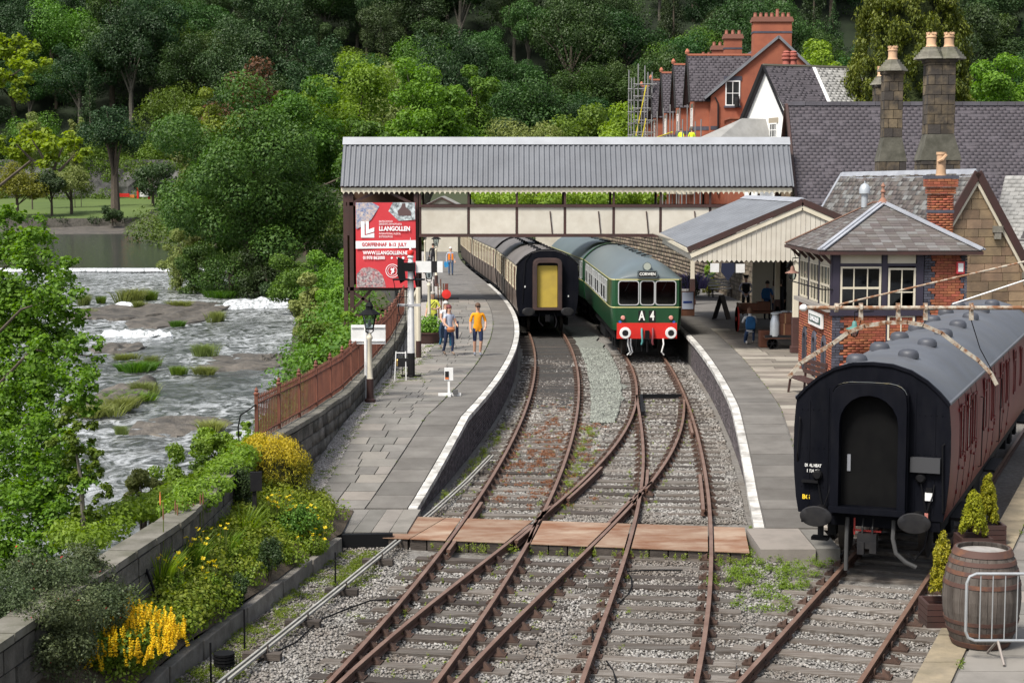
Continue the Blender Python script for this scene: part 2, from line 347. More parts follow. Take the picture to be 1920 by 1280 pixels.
# survey of the rails (points on the rail tops, metres)
def fit(pts, deg):
 a = np.array(pts, dtype=float); y0, y1 = a[:, 1].min(), a[:, 1].max(); t = (a[:, 1] - y0) / (y1 - y0)
 k = np.polyfit(t, a[:, 0], deg)
 return lambda Y: float(np.polyval(k, (Y - y0) / (y1 - y0)))
AL_ = [(-2.82, 19.3), (-2.47, 21.46), (-2.34, 22.2), (-1.95, 24.74), (-1.56, 27.41), (-1.28, 29.47), (-.93, 32.75), (-.66, 35.26), (-.13, 40.35), (.11, 44.11), (.43, 49.59), (.73, 55.97), (.86, 61.83), (.89, 65.89),
 (.78, 75.8), (.35, 84.5), (-.3, 94.1), (-1.3, 104.2), (-2.5, 119), (-3.6, 134.6), (-4.1, 147)]
AL = fit(AL_, 7)
AR = fit([(-1.38, 19.3), (-1.01, 21.51), (-.79, 23.37), (-.49, 24.99), (0, 27.72), (.26, 29.6), (.47, 31.6), (.79, 34.46), (1.36, 40.35), (1.81, 46.47), (2.12, 52.18), (2.28, 56.6), (2.41, 64.41), (2.4, 70)] + [(x + 1.56, y) for x, y in AL_ if y > 74], 7)
CL = fit([(-2.65, 19.5), (-2.27, 21.51), (-1.91, 23.46), (-.93, 27.41), (0, 30.71), (.47, 32.21), (1.0, 33.93), (1.3, 35.45), (2.06, 38.7), (2.41, 40.35), (3.02, 44.11), (3.67, 49.59), (3.96, 52.59), (4.22, 57.08), (4.41, 61.83), (4.44, 66.54)] + [(x + 3.62, y) for x, y in AL_ if y > 74], 7)
CR = fit([(-1.15, 19.6), (-.73, 21.51), (-.21, 23.83), (.46, 26.41), (1.15, 28.61), (1.5, 29.96), (2.81, 35.45), (3.9, 40.27), (4.5, 44.11), (4.96, 47.24), (5.36, 51.2)], 4)
DL = fit([(.62, 19.3), (.91, 21.46), (1.65, 26.41), (2.11, 29.69), (2.59, 33.64), (2.9, 36.43), (3.22, 40.27), (3.57, 45.11), (3.98, 52.4)], 4)
DR = fit([(2.1, 19.4), (2.42, 21.46), (3.06, 25.72), (3.63, 29.69), (3.92, 32.0), (4.3, 35.45), (4.73, 40.52), (5.11, 46.15), (5.41, 51.5), (5.71, 58.24), (5.88, 63.39)] + [(x + 5.17, y) for x, y in AL_ if y > 74], 6)
EL = lambda Y: 3.0 + (Y - 21.46) * .403
ER = lambda Y: 4.59 + (Y - 21.46) * .403 + .02
PE = fit([(-1.95, 33.2), (-1.42, 37.5), (-.93, 43), (-.63, 45.44), (-.36, 48.36), (-.05, 53.43), (.16, 60.92), (.25, 70.26), (.07, 77.1), (-.3, 84.56), (-.99, 94.1), (-1.95, 104.2), (-3.11, 119), (-4.21, 134.6), (-4.74, 147)], 6)   # left platform edge
PER = lambda Y: DR(Y) + .84                                            # right platform edge
def clamp(x, a=0.0, b=1.0): return max(a, min(b, x))
def zPL(Y): return .05 + .84 * clamp((Y - 33.4) / 7.4)
def zPR(Y): return .05 + .82 * clamp((Y - 34.5) / 8.0)
WALL = [(-6.3, 14), (-5.72, 20), (-5.5, 22.3), (-5.2, 25.1), (-5.04, 32.75), (-4.55, 37), (-4.23, 41), (-4.1, 47), (-4.05, 55), (-4.3, 66), (-4.7, 74), (-5.6, 84), (-7.2, 96), (-10, 115), (-14, 140)]
def wallX(Y): return float(np.interp(Y, [p[1] for p in WALL], [p[0] for p in WALL]))
BED = -.2
TR = 0.0
# ground, track bed
def sheet(name, mat, xs, ys, zf, kind='structure', smooth=True):
 X, Y = np.meshgrid(xs, ys); Z = np.vectorize(zf)(X, Y); n, m = X.shape
 V = np.stack([X, Y, Z], -1).reshape(-1, 3); i = np.arange(n * m).reshape(n, m)
 F = np.stack([i[:-1, :-1], i[:-1, 1:], i[1:, 1:], i[1:, :-1]], -1).reshape(-1, 4)
 o = npobj(name, V, F, mat, smooth=smooth); o['kind'] = kind; return o
def nz3(x, y, s, z=0.0): return mnoise.noise(Vector((x * s, y * s, z)))
def ribbon(name, mat, fl, fr, ys, zf, nx=6, kind='structure'):
 V = [];
 for y in ys:
  a, b = fl(y), fr(y)
  for k in range(nx + 1): x = a + (b - a) * k / nx; V.append((x, y, zf(x, y)))
 n = len(ys); i = np.arange(n * (nx + 1)).reshape(n, nx + 1)
 F = np.stack([i[:-1, :-1], i[:-1, 1:], i[1:, 1:], i[1:, :-1]], -1).reshape(-1, 4)
 o = npobj(name, np.array(V), F, mat, smooth=True); o['kind'] = kind; return o
ribbon('track_bed', m_ballast, lambda y: wallX(y) + .15, lambda y: 40, list(np.arange(12, 60, .5)) + list(np.arange(60, 170, 2)), lambda x, y: BED + .03 * nz3(x, y, .5) - .02, nx=70)
# rails
RP = [(-.034, 0), (.034, 0), (.036, -.008), (.036, -.045), (.012, -.06), (.012, -.11), (.04, -.122), (.04, -.14), (-.04, -.14), (-.04, -.122), (-.012, -.11), (-.012, -.06), (-.036, -.045), (-.036, -.008)]
def rail(parent, f, y0, y1, dx=0.0, name='rail', dz=0.0):
 n = max(3, int((y1 - y0) / .8)); path = [Vector((f(y0 + (y1 - y0) * i / n) + dx, y0 + (y1 - y0) * i / n, dz)) for i in range(n + 1)]
 b = MB(); b.sweep(RP, path); k = len(RP)
 for i in range(n): b.m[i * k] = 1
 return b.build(name, [m_rail, m_railtop], parent)
def poly(*p):
 ys = [q[1] for q in p]; xs = [q[0] for q in p]; return lambda Y: float(np.interp(Y, ys, xs))
trackA = thing('railway_track', (0, 30, 0), None, None, kind='structure')
rail(trackA, AL, 19, 76); rail(trackA, AR, 19, 31.85); rail(trackA, AR, 32.35, 76)
trackC = thing('crossover_track', (0, 30, 0), None, None, kind='structure')
rail(trackC, CL, 19, 31.85); rail(trackC, CL, 32.3, 78); rail(trackC, CR, 19, 35.3); rail(trackC, CR, 35.75, 51.0)
trackD = thing('railway_track', (3, 30, 0), None, None, kind='structure')
rail(trackD, DL, 19, 35.3); rail(trackD, DL, 35.75, 52.2); rail(trackD, DR, 19, 66)
trackE = thing('siding_track', (5, 25, 0), None, None, kind='structure')
rail(trackE, EL, 18, 50); rail(trackE, ER, 18, 50)
# crossings noses, wing and check rails
for tr_, f, y0, y1, dx in ((trackA, AL, 29.6, 34.2, .12), (trackC, CR, 30.4, 34.6, -.12), (trackD, DR, 33.4, 37.6, -.13), (trackC, CL, 34.6, 38.6, .12), (trackD, DL, 36.2, 38.2, .11), (trackC, CR, 34.3, 35.2, -.1), (trackD, DR, 44, 46.5, -.12)):
 rail(tr_, f, y0, y1, dx, 'check_rail')
rail(trackA, poly((AR(30.2) + .02, 30.2), (AR(31.9) - .06, 31.9), (CL(33.4) - .10, 33.4)), 30.2, 33.2, 0, 'wing_rail')
rail(trackC, poly((CL(30.4) + .1, 30.4), (CL(31.9) + .08, 31.9), (AR(34) + .1, 34)), 30.4, 33.8, 0, 'wing_rail')
rail(trackD, poly((DL(33.8) - .1, 33.8), (DL(35.3) - .07, 35.3), (CR(36.6) + .02, 36.6)), 34.0, 36.6, 0, 'wing_rail')
# sleepers and chairs
bch = MB(); bch.box(0, 0, .012, .36, .2, .03)
for s_ in (-1, 1): bch.add([(s_ * .05, -.06, .02), (s_ * .05, .06, .02), (s_ * .16, .07, .03), (s_ * .16, -.07, .03), (s_ * .045, -.035, .115), (s_ * .045, .035, .115), (s_ * .075, .035, .1), (s_ * .075, -.035, .1)], [(0, 1, 2, 3), (4, 5, 6, 7), (0, 1, 5, 4), (1, 2, 6, 5), (2, 3, 7, 6), (3, 0, 4, 7)])
for s_ in (-1, 1): bch.box(s_ * .125, .055 * s_, .05, .03, .03, .05)
chair_me = bch.mesh('rail_chair', m_chair)
bsl = MB(); bsl.boxm(Matrix.Identity(4))
me_ = bsl.mesh('sleeper', m_sleeper)
bm = bmesh.new(); bm.from_mesh(me_); bmesh.ops.bevel(bm, geom=bm.edges[:], offset=.035, segments=1, affect='EDGES'); bm.to_mesh(me_); bm.free()
sleeper_me = {0: me_, 1: me_.copy()}; sleeper_me[1].materials.clear(); sleeper_me[1].materials.append(m_sleeper_d)
SLEEP = []
nch = [0]; chairs_far = MB()
def sleeper(tr_, x0, x1, y, rz, rails_here, dark):
 L = (x1 - x0); o = bpy.data.objects.new('sleeper', sleeper_me[1 if dark else 0]); C.objects.link(o)
 rz += random.uniform(-.012, .012)
 o.matrix_basis = TRS((x0 + x1) / 2 + random.uniform(-.06, .06), y, -.232 + random.uniform(-.012, .01), L, .25 * random.uniform(.92, 1.08), .15, rz); par(o, tr_)
 SLEEP.append(((x0 + x1) / 2, y, L, rz))
 if y > 62: return
 for rx in rails_here:
  yy = y + math.sin(rz) * (rx - (x0 + x1) / 2)
  if nch[0] < 290 and y < 46:
   c = bpy.data.objects.new('rail_chair', chair_me); C.objects.link(c); c.location = (rx, yy, -.158); c.rotation_euler = (0, 0, rz); par(c, tr_); nch[0] += 1
  else: chairs_far.box(rx, yy, -.13, .3, .18, .06, rz)
def slope(f, y): return math.atan(f(y + .5) - f(y - .5))
y = 19.2
while y < 75:
 cx0, cx1 = CL(y), CR(y) if y < 51 else CL(y) + 1.55
 a0, a1 = AL(y), AR(y); d0, d1 = (DL(y) if y < 52 else CL(y)), DR(y)
 skip = 29.55 < y < 32.9
 da = slope(AL, y); dd = slope(DR, y); dc = slope(CL, y)
 if not skip:
  if y < 29.5:
   sleeper(trackA, a0 - .5, max(a1, cx1) + .45, y, -(da + dc) / 2, [a0, a1, cx0, cx1], random.random() < .5)
   sleeper(trackD, d0 - .5, d1 + .5, y + .3, -dd, [d0, d1], random.random() < .12)
  elif y < 40:
   sleeper(trackA, a0 - .5, a1 + .45, y, -da, [a0, a1], random.random() < .3)
   if y < 36: sleeper(trackC, cx0 - .1, max(cx1, d0) + .15, y + .24, -dc, [cx0, cx1], random.random() < .3); sleeper(trackD, max(d0, cx1) + .2, d1 + .5, y + .1, -dd, [d1], random.random() < .3)
   else: sleeper(trackD, cx0 - .45, d1 + .5, y + .3, -dd, [cx0, cx1, d0, d1], random.random() < .35)
  else:
   sleeper(trackA, a0 - .5, a1 + .5, y, -da, [a0, a1], y > 52)
   if y < 66: sleeper(trackD, cx0 - .5, d1 + .5, y + .3, -dd, [cx0, d1] + ([cx1, d0] if y < 51 else []), random.random() < .4)
 y += .72 if y < 40 else .76
y = 18.5
while y < 34:
 sleeper(trackE, EL(y) - .62, ER(y) + .62, y, -.385, [EL(y), ER(y)], False); y += .68
o = chairs_far.build('rail_chair_rest', m_chair, trackD); o['kind'] = 'stuff'
# timber frame box between the switch rails, point rodding covers
bf = MB()
for (u0, v0, u1, v1) in ((1200, 742, 1278, 742), (1202, 742, 1205, 775)):
 a, b = gp(u0, v0, -.08), gp(u1, v1, -.08); bf.bar(a, b, .1, .12)
tag(bf.build('switch_stretcher', m_blackiron, trackD))
# loose ballast: real stones
OCT = np.array([(1, 0, 0), (-1, 0, 0), (0, 1, 0), (0, -1, 0), (0, 0, 1), (0, 0, -1)], float)
OCF = np.array([(0, 2, 4), (2, 1, 4), (1, 3, 4), (3, 0, 4), (2, 0, 5), (1, 2, 5), (3, 1, 5), (0, 3, 5)])
def stones(name, P, size, mat, flat=.7, parent=None):
 n = len(P); V = OCT[None] * (1 + RNG.uniform(-.38, .38, (n, 6, 1))) + RNG.uniform(-.22, .22, (n, 6, 3))
 q = RNG.normal(size=(n, 4)); q /= np.linalg.norm(q, axis=1, keepdims=True); w, x, y, z = q.T
 Rm = np.stack([1 - 2 * (y * y + z * z), 2 * (x * y - z * w), 2 * (x * z + y * w), 2 * (x * y + z * w), 1 - 2 * (x * x + z * z), 2 * (y * z - x * w), 2 * (x * z - y * w), 2 * (y * z + x * w), 1 - 2 * (x * x + y * y)], -1).reshape(n, 3, 3)
 V = np.einsum('nij,nkj->nki', Rm, V); s = size * RNG.uniform(.6, 1.35, (n, 1, 1)); V = V * s; V[:, :, 2] *= flat
 V = V + P[:, None, :]
 F = OCF[None] + (np.arange(n) * 6)[:, None, None]
 rn = np.repeat(RNG.random(n), 8)
 o = npobj(name, V.reshape(-1, 3), F.reshape(-1, 3), mat, rn, parent); o['kind'] = 'stuff'; return o
def scatter_ballast(n, y0, y1, pw):
 t = RNG.random(n); ys = y0 + (y1 - y0) * t ** pw; out = []
 for y in ys:
  lo, hi = (wallX(y) + 1.9 if y < 31 else PE(y) + .1), (ER(y) + .75 if y < 31 else PER(y) - .1)
  if y < 30.4: lo = float(np.interp(y, [20, 22, 25.2, 28.5, 30.4], [-4.8, -4.62, -4.05, -3.45, -3.1]))
  x = lo + (hi - lo) * random.random()
  if 29.7 < y < 32.9 and x > -1.9: continue
  if 27.5 < y < 31.4 and x > 4.85: continue
  out.append((x, y, BED - .004 + .02 * random.random() + .03 * nz3(x, y, .5)))
 return np.array(out)
tag(stones('ballast_stones', scatter_ballast(105000, 19.5, 44, 1.35), .027, m_stone), 'loose grey ballast stones between the rusty tracks', 'ballast')
tag(stones('ballast_stones', scatter_ballast(16000, 42, 66, 1.2), .05, m_stone), 'finer distant ballast stones beside the parked trains', 'ballast')
m_oily = M('oily_ballast', (.05, .046, .042), (.03, .028, .026), scale=7, rough=.85, bump=.8, bscale=26, bdist=.04)
ribbon('oily_ballast', m_oily, lambda y: AL(y) + .1, lambda y: AR(y) - .1, list(np.arange(50, 80, 1)), lambda x, y: -.163 + .012 * nz3(x, y, 2), nx=4)
m_paleb = M('pale_green_ballast', (.205, .215, .19), (.13, .138, .12), scale=8, rough=.95, bump=.9, bscale=24, bdist=.05)
ribbon('pale_ballast', m_paleb, lambda y: AR(y) + .4 + .35 * nz3(0, y, .6) + .35 * clamp(1 - (y - 47) / 6), lambda y: CL(y) - .5 + .35 * nz3(3, y, .6) - .35 * clamp(1 - (y - 47) / 6), list(np.arange(47, 80, .8)), lambda x, y: -.155 - .06 * clamp(1 - (y - 47) / 5) + .025 * nz3(x, y, 1.5), nx=6)
tag(stones('ballast_stones', np.array([(lambda y, t: (AR(y) + .4 + t * (CL(y) - AR(y) - .9), y, -.15))(47 + 22 * random.random(), random.random()) for _ in range(7000)]), .045, M('pale_green_stone', (.23, .245, .215), (.15, .158, .14), scale=2, rough=.95, rnd=.35)), 'pale greenish ballast heaped between the two platform tracks', 'ballast')
# platforms
ys_l = list(np.arange(33.2, 60, .6)) + list(np.arange(60, 150, 2))
def slabs(parent, name, mat, fl, fr, zf, rows, h=.05, gap=.012, cap=None, jit=.004):
 """fl/fr functions of Y, rows: list of (y0, y1, [fractions across])"""
 k = 0
 for y0, y1, fr_ in rows:
  for a, b in zip(fr_[:-1], fr_[1:]):
   P = []
   dz = random.uniform(-jit, jit)
   for y, s in ((y0 + gap, 0), (y1 - gap, 0)):
    L, Rr = fl(y), fr(y); w = Rr - L
    P.append((L + w * a + gap, y, zf(y) + dz)); P.append((L + w * b - gap, y, zf(y) + dz))
   q = [P[0], P[1], P[3], P[2]]
   b_ = MB(); b_.ext([(x, y, z - h) for x, y, z in q], (0, 0, h)); b_.build(name, mat, parent); k += 1
 return k
platL = thing('station_platform', (-2, 50, 0), None, None, kind='structure')
SLf = lambda y: PE(y) - (2.25 + .75 * clamp((y - 35) / 12))
def solid_ribbon(name, mat, fl, fr, ys, zf, zb, parent):
 b = MB();
 b_path = [(fl(y), fr(y), y) for y in ys]; V = []; F = []
 for x0, x1, y in b_path: V += [(x0, y, zb), (x0, y, zf(y)), (x1, y, zf(y)), (x1, y, zb)]
 n = len(ys)
 for i in range(n - 1):
  o = 4 * i
  for j in range(4): F.append((o + j, o + (j + 1) % 4, o + 4 + (j + 1) % 4, o + 4 + j))
 F.append((3, 2, 1, 0)); F.append((4 * n - 4, 4 * n - 3, 4 * n - 2, 4 * n - 1)); b.add(V, F)
 return b.build(name, mat, parent)
solid_ribbon('platform_core', m_asphalt, lambda y: SLf(y) - .02, lambda y: PE(y) - .10, ys_l, lambda y: zPL(y) - .035, -.3, platL)
solid_ribbon('gravel_margin', m_gravel, lambda y: wallX(y) + .1, lambda y: SLf(y) - .02, ys_l, lambda y: zPL(y) - .02, -.3, platL)
# white painted coping, dark edge slabs, paving slabs
rows_e = []; y = 33.25
while y < 96:
 d = .95 if y < 60 else 1.6
 rows_e.append((y, y + d, [0, 1])); y += d
slabs(platL, 'coping_stone', m_white_edge, lambda y: PE(y) - .19, lambda y: PE(y) + .02, lambda y: zPL(y) + .004, rows_e, h=.12)
slabs(platL, 'edge_slab', m_edge_slab, lambda y: PE(y) - 1.05, lambda y: PE(y) - .19, zPL, [(a, b, [0, 1]) for a, b, _ in rows_e])
rows_p = []; y = 33.25
while y < 84:
 d = .62 if y < 62 else 1.3
 k = random.choice([2, 2, 3, 3, 3]); cut = sorted([0, 1] + [clamp((i + 1) / k + random.uniform(-.13, .13), .1, .9) for i in range(k - 1)])
 rows_p.append((y, y + d, cut)); y += d
slabs(platL, 'paving_slab', m_slab, SLf, lambda y: PE(y) - 1.06, zPL, rows_p)
ribbon('platform_far', m_asphalt, SLf, lambda y: PE(y) - .1, list(np.arange(84, 150, 3)), lambda x, y: zPL(y) - .005, nx=2)
# brick face of the platform
pw = Pieces()
y = 33.4;
def brick_face(pcs, f, zf, y0, y1, bw=.235, bh=.078, t=.11, side=-1):
 k = 0; z = BED
 while z < .80:
  y = y0 - (bw / 2 if k % 2 else 0)
  while y < y1:
   yc = y + bw / 2
   if z + bh < zf(yc) - .1:
    rz = -slope(f, yc); x = f(yc) + side * (t / 2) + random.uniform(-.006, .006)
    pcs.put(TRS(x, yc, z + bh / 2, t, bw - .012, bh - .012, rz))
   y += bw
  z += bh; k += 1
brick_face(pw, lambda y: PE(y) - .05, zPL, 34, 58, bw=.235)
pw.emit('brick', m_plat_wall, platL, cap=280, key=lambda m: m.translation.y)
solid_ribbon('wall_backing', m_mortar, lambda y: PE(y) - .3, lambda y: PE(y) - .075, [y for y in ys_l if y > 33.6], lambda y: zPL(y) - .13, -.3, platL)
solid_ribbon('far_wall', m_plat_wall, lambda y: PE(y) - .2, lambda y: PE(y) - .05, [58, 62, 66, 72, 80, 90, 100, 110, 120], lambda y: zPL(y) - .121, -.3, platL)
# right platform
platR = thing('station_platform', (8, 50, 0), None, None, kind='structure')
RX = lambda y: min(60, EL(y) - 1.0) if y < 47 else 60
ys_r = [31.2] + list(np.arange(32, 66, 1.0)) + list(np.arange(66, 120, 3))
solid_ribbon('platform_core', m_asphalt, lambda y: PER(y) + .1, lambda y: max(PER(y) + .4, EL(y) - .95 if y < 48 else 60), ys_r, lambda y: zPR(y) - .03, -.3, platR)
rows_e = []; y = 31.3
while y < 78:
 d = .95 if y < 55 else 1.5; rows_e.append((y, y + d, [0, 1])); y += d
slabs(platR, 'coping_stone', m_white_edge, lambda y: PER(y) - .02, lambda y: PER(y) + .2, lambda y: zPR(y) + .004, rows_e, h=.12)
slabs(platR, 'edge_slab', m_edge_slab, lambda y: PER(y) + .21, lambda y: PER(y) + 1.25, zPR, [(a, b, [0, 1]) for a, b, _ in rows_e])
rows_p = []; y = 31.3
while y < 66:
 d = .62 if y < 56 else 1.2
 k = random.choice([2, 3, 3, 4]); cut = sorted([0, 1] + [clamp((i + 1) / k + random.uniform(-.1, .1), .08, .92) for i in range(k - 1)])
 rows_p.append((y, y + d, cut)); y += d
slabs(platR, 'paving_slab', m_slab_w, lambda y: PER(y) + 1.27, lambda y: max(PER(y) + 1.8, min(EL(y) - 1.0, PER(y) + 5.2)), zPR, rows_p)
pw = Pieces(); brick_face(pw, lambda y: PER(y) + .06, zPR, 36, 62, side=1)
pw.emit('brick', m_plat_wall, platR, cap=280, key=lambda m: m.translation.y)
solid_ribbon('wall_backing', m_mortar, lambda y: PER(y) + .085, lambda y: PER(y) + .3, ys_r, lambda y: zPR(y) - .13, -.3, platR)
# right side bay platform beside the siding
platB = thing('bay_platform', (10, 24, 0), None, None, kind='structure')
EX = lambda y: ER(y) + .92
ZB = .45
solid_ribbon('platform_core', m_asphalt, lambda y: EX(y) + .1, lambda y: EX(y) + 12, [14, 20, 26, 32, 40, 50], lambda y: ZB - .03, -.3, platB)
cps = M('sandstone_coping', (.30, .245, .165), (.19, .16, .115), scale=1.6, rough=.95, rnd=.14, dirt=.7, dscale=1.4, dcol=(.12, .105, .07), bump=.6, bscale=14)
slabs(platB, 'coping_stone', cps, lambda y: EX(y), lambda y: EX(y) + .5, lambda y: ZB + .004, [(y, y + 1.3, [0, 1]) for y in np.arange(17, 46, 1.3)], h=.35)
slabs(platB, 'paving_slab', m_slab, lambda y: EX(y) + .52, lambda y: EX(y) + 5.5, lambda y: ZB, [(y, y + .7, sorted([0, .16 + .05 * random.random(), .36 + .05 * random.random(), .6, .8, 1])) for y in np.arange(17, 38, .7)])
# foot crossing: rusted plates on baulks
cross = thing('foot_crossing', (0, 31, 0), None, None, kind='structure')
def yf(x): return 30.55 - (x + 2) * .19
def yb(x): return 32.65 - (x + 2) * .165
def on(f, g):
 y = 31.0
 for _ in range(8): y = g(f(y))
 return (f(y), y)
K = lambda c, d=.16: (lambda y: c + (y - 31.5) * d)
def off(f, d): return lambda y: f(y) + d
for a, b in ((K(-2.25, .3), K(-1.64, .3)), (K(-1.62, .3), off(AL, -.06)), (off(AL, .07), off(CL, -.06)), (off(AR, .07), off(CR, -.06)), (off(CR, .07), off(DL, -.06)), (off(DL, .07), off(DR, -.06)), (off(DR, .06), K(4.5, .1))):
 q = [on(a, yf), on(b, yf), on(b, yb), on(a, yb)]
 bb = MB(); bb.ext([(x, y, -.012) for x, y in q], (0, 0, .014)); bb.build('steel_plate', m_plate, cross)
 n = max(1, int((q[1][0] - q[0][0]) / .3))
 for k in range(n):
  x0 = q[0][0] + (q[1][0] - q[0][0]) * k / n; x1 = q[0][0] + (q[1][0] - q[0][0]) * (k + 1) / n
  piece('baulk', m_sleeper_d, TRS((x0 + x1) / 2, yf((x0 + x1) / 2) + .13 + random.uniform(0, .03), -.125, (x1 - x0) - .02, .22, .2, -.19), cross)
for (x0, x1, y0, y1) in ((4.5, 5.5, 29.45, 31.3), (5.52, 5.95, 29.5, 31.2)):
 bb = MB(); bb.b2(x0, x1, y0, y1, -.3, .04); bb.build('crossing_slab', m_slab, cross)
for k in range(7):   # paving between platform end and plates
 bb = MB(); x = -4.35 + k * .345
 bb.ext([(x - .05, 31.0, -.2), (x + .28, 31.0 - .03, -.2), (x + .42, 33.2, -.2), (x + .08, 33.2, -.2)], (0, 0, .235)); bb.build('crossing_slab', m_slab, cross)
# timber kerb along the garden and the near side of the crossing paving
kerb = tag(thing('timber_edging', (-4, 26, 0), 'long weathered timber edging between the flower garden and ballast', 'edging'))
kp = [(-4.9, 20.0), (-4.72, 22.0), (-4.5, 23.3), (-4.17, 25.2), (-3.85, 26.9), (-3.55, 28.5), (-3.22, 30.3)]
for a, b in zip(kp[:-1], kp[1:]):
 bb = MB(); bb.bar((a[0], a[1], -.09), (b[0] - .02, b[1] - .05, -.07), .17, .32); bb.build('timber_beam', m_timber, kerb, bevel=.015)
bb = MB(); bb.bar((-3.3, 30.62, -.05), (-2.25, 30.72, -.05), .14, .24); bb.build('timber_beam', m_blackiron, kerb)
# point rodding: two parallel channel rods on rollers
rod = thing('point_rodding', (-2.5, 27, 0), 'pair of thin grey signal rods running beside the left track', 'rodding')
m_rod = M('galvanised_rod', (.34, .335, .31), (.24, .23, .21), scale=2, rough=.6, rnd=.05)
for dx in (0, .085):
 bb = MB(); bb.sweep([(-.018, 0), (.018, 0), (.018, .035), (-.018, .035)], [Vector((x + dx, y, -.06)) for x, y in ((-4.35, 19.5), (-3.82, 22.2), (-2.95, 26.6), (-2.12, 30.9), (-1.62, 33.6), (-1.05, 37), (-.55, 40.5))]); bb.build('rod', m_rod, rod)
for y in (21.6, 23.2, 25.0, 27.0, 29.2):
 x = float(np.interp(y, [19.5, 22.2, 26.6, 30.9], [-4.35, -3.82, -2.95, -2.12]))
 bb = MB(); bb.box(x + .04, y, -.13, .55, .16, .1, -.1); bb.box(x - .03, y, -.03, .02, .05, .12); bb.box(x + .12, y, -.03, .02, .05, .12); bb.build('roller_stool', m_sleeper_d, rod)
bb = MB()
for k in range(4): bb.lathe([(.13, -.12 + k * .045), (.15, -.12 + k * .045), (.15, -.09 + k * .045), (.13, -.09 + k * .045)], 14, (-4.05, 22.75, 0))
bb.build('compensator', m_blackiron, rod)
for x, y, h, w in ((-3.9, 23.6, .45, 'beside the black drum'), (-4.1, 22.0, .4, 'by the timber edging below the drum'), (-3.0, 27.6, .4, 'near the foot crossing')):
 bb = MB(); bb.tube([(x, y, -.2), (x, y, h)], .015, 6); tag(bb.build('iron_stake', m_blackiron), 'short dark iron stake in the ballast ' + w, 'stake', 'iron stakes by the rodding')
cable = MB(); pts = []
for i in range(16):
 t = i / 15; y = 20.5 + t * 8; pts.append((1.0 + .9 * t + .25 * math.sin(t * 9) - (.8 if t > .9 else 0) * 0, y, -.15 + .02 * math.sin(i)))
cable.tube(pts + [(2.6, 28.6, -.14), (3.0, 28.55, -.13)], .014, 6); tag(cable.build('black_cable', m_blackiron), 'thin black cable snaking across the ballast between two tracks', 'cable')
cable = MB(); cable.tube([(-3.6, 23.0, -.14), (-3.2, 24.0, -.15), (-3.0, 25.2, -.14), (-2.6, 26.0, -.15), (-2.3, 26.4, -.13), (-1.7, 26.5, -.13)], .014, 6); tag(cable.build('black_cable', m_blackiron), 'thin black cable lying in ballast beside the signal rods', 'cable')
# land and river
ZW, ZU = -3.8, -3.35
m_earth = M('bank_earth', (.045, .04, .022), (.03, .05, .016), scale=.5, rough=.95, bump=.6, bscale=4)
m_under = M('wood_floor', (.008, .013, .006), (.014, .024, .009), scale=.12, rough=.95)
m_lawn = M('mown_lawn', (.085, .125, .028), (.065, .10, .024), scale=.06, rough=.95, bump=.3, bscale=3)
gb = MB(); gb.add([(-2600, -60, -9), (2600, -60, -9), (2600, 4200, -9), (-2600, 4200, -9)], [(0, 1, 2, 3)]); gb.build('ground', m_earth)['kind'] = 'structure'
BK = [(-8.0, 10), (-8.6, 30), (-9.0, 60), (-12, 97), (-15.4, 129), (-21, 160), (-28, 180), (-45, 230), (-66, 300), (-80, 350), (-95, 420)]
def bankX(Y): return float(np.interp(Y, [p[1] for p in BK], [p[0] for p in BK]))
def bz(x, y, a, b):
 t = clamp((x - a) / max(.1, b - a)); return -5.2 + (5.6 * t ** .8) + .25 * nz3(x, y, .35)
ribbon('river_bank', m_earth, lambda y: bankX(y) - 2.5, lambda y: wallX(y) - .2, list(np.arange(10, 142, 2.0)), lambda x, y: bz(x, y, bankX(y) - 2.5, wallX(y) - .2), nx=12)
def vz(x, y):
 a = bankX(y) - 2.5; t = clamp((x - a) / 14)
 base = -5.2 + 5.2 * t ** .7 + .4 * nz3(x, y, .05)
 return base + 3.5 * clamp((x - 4) / 30) * clamp((y - 88) / 20) + 6 * clamp((y - 300) / 200)
ribbon('valley_floor', m_earth, lambda y: bankX(y) - 2.5, lambda y: 420, list(np.arange(142, 492, 10)), vz, nx=50)
sheet('station_ground', m_earth, np.linspace(12, 300, 30), np.arange(88, 144, 4), lambda x, y: -.4 + 3.4 * clamp((x - 16) / 12) * clamp((y - 92) / 12))
def shore(x, y): return -5.4 + 2.2 * clamp((y - 338) / 20) + .5 * nz3(x, y, .08) + .7 * clamp((y - 372) / 30)
sheet('rocky_shore', m_rock, np.linspace(-300, -40, 60), np.arange(330, 402, 3), shore)
sheet('park_lawn', m_lawn, np.linspace(-340, -30, 40), np.arange(397, 500, 6), lambda x, y: -.7 + 4.8 * ((y - 397) / 85) + .3 * nz3(x, y, .03))
def hz(x, y):
 t = clamp((y - 484) / 240, 0, 1.5); return 2.5 + 132 * t + 5 * nz3(x, y, .012) * clamp(t * 6) - 6 * clamp((-x - 60) / 80) * clamp(1 - t * 4)
sheet('wooded_hill', m_under, np.linspace(-520, 520, 90), np.arange(480, 860, 8), hz)
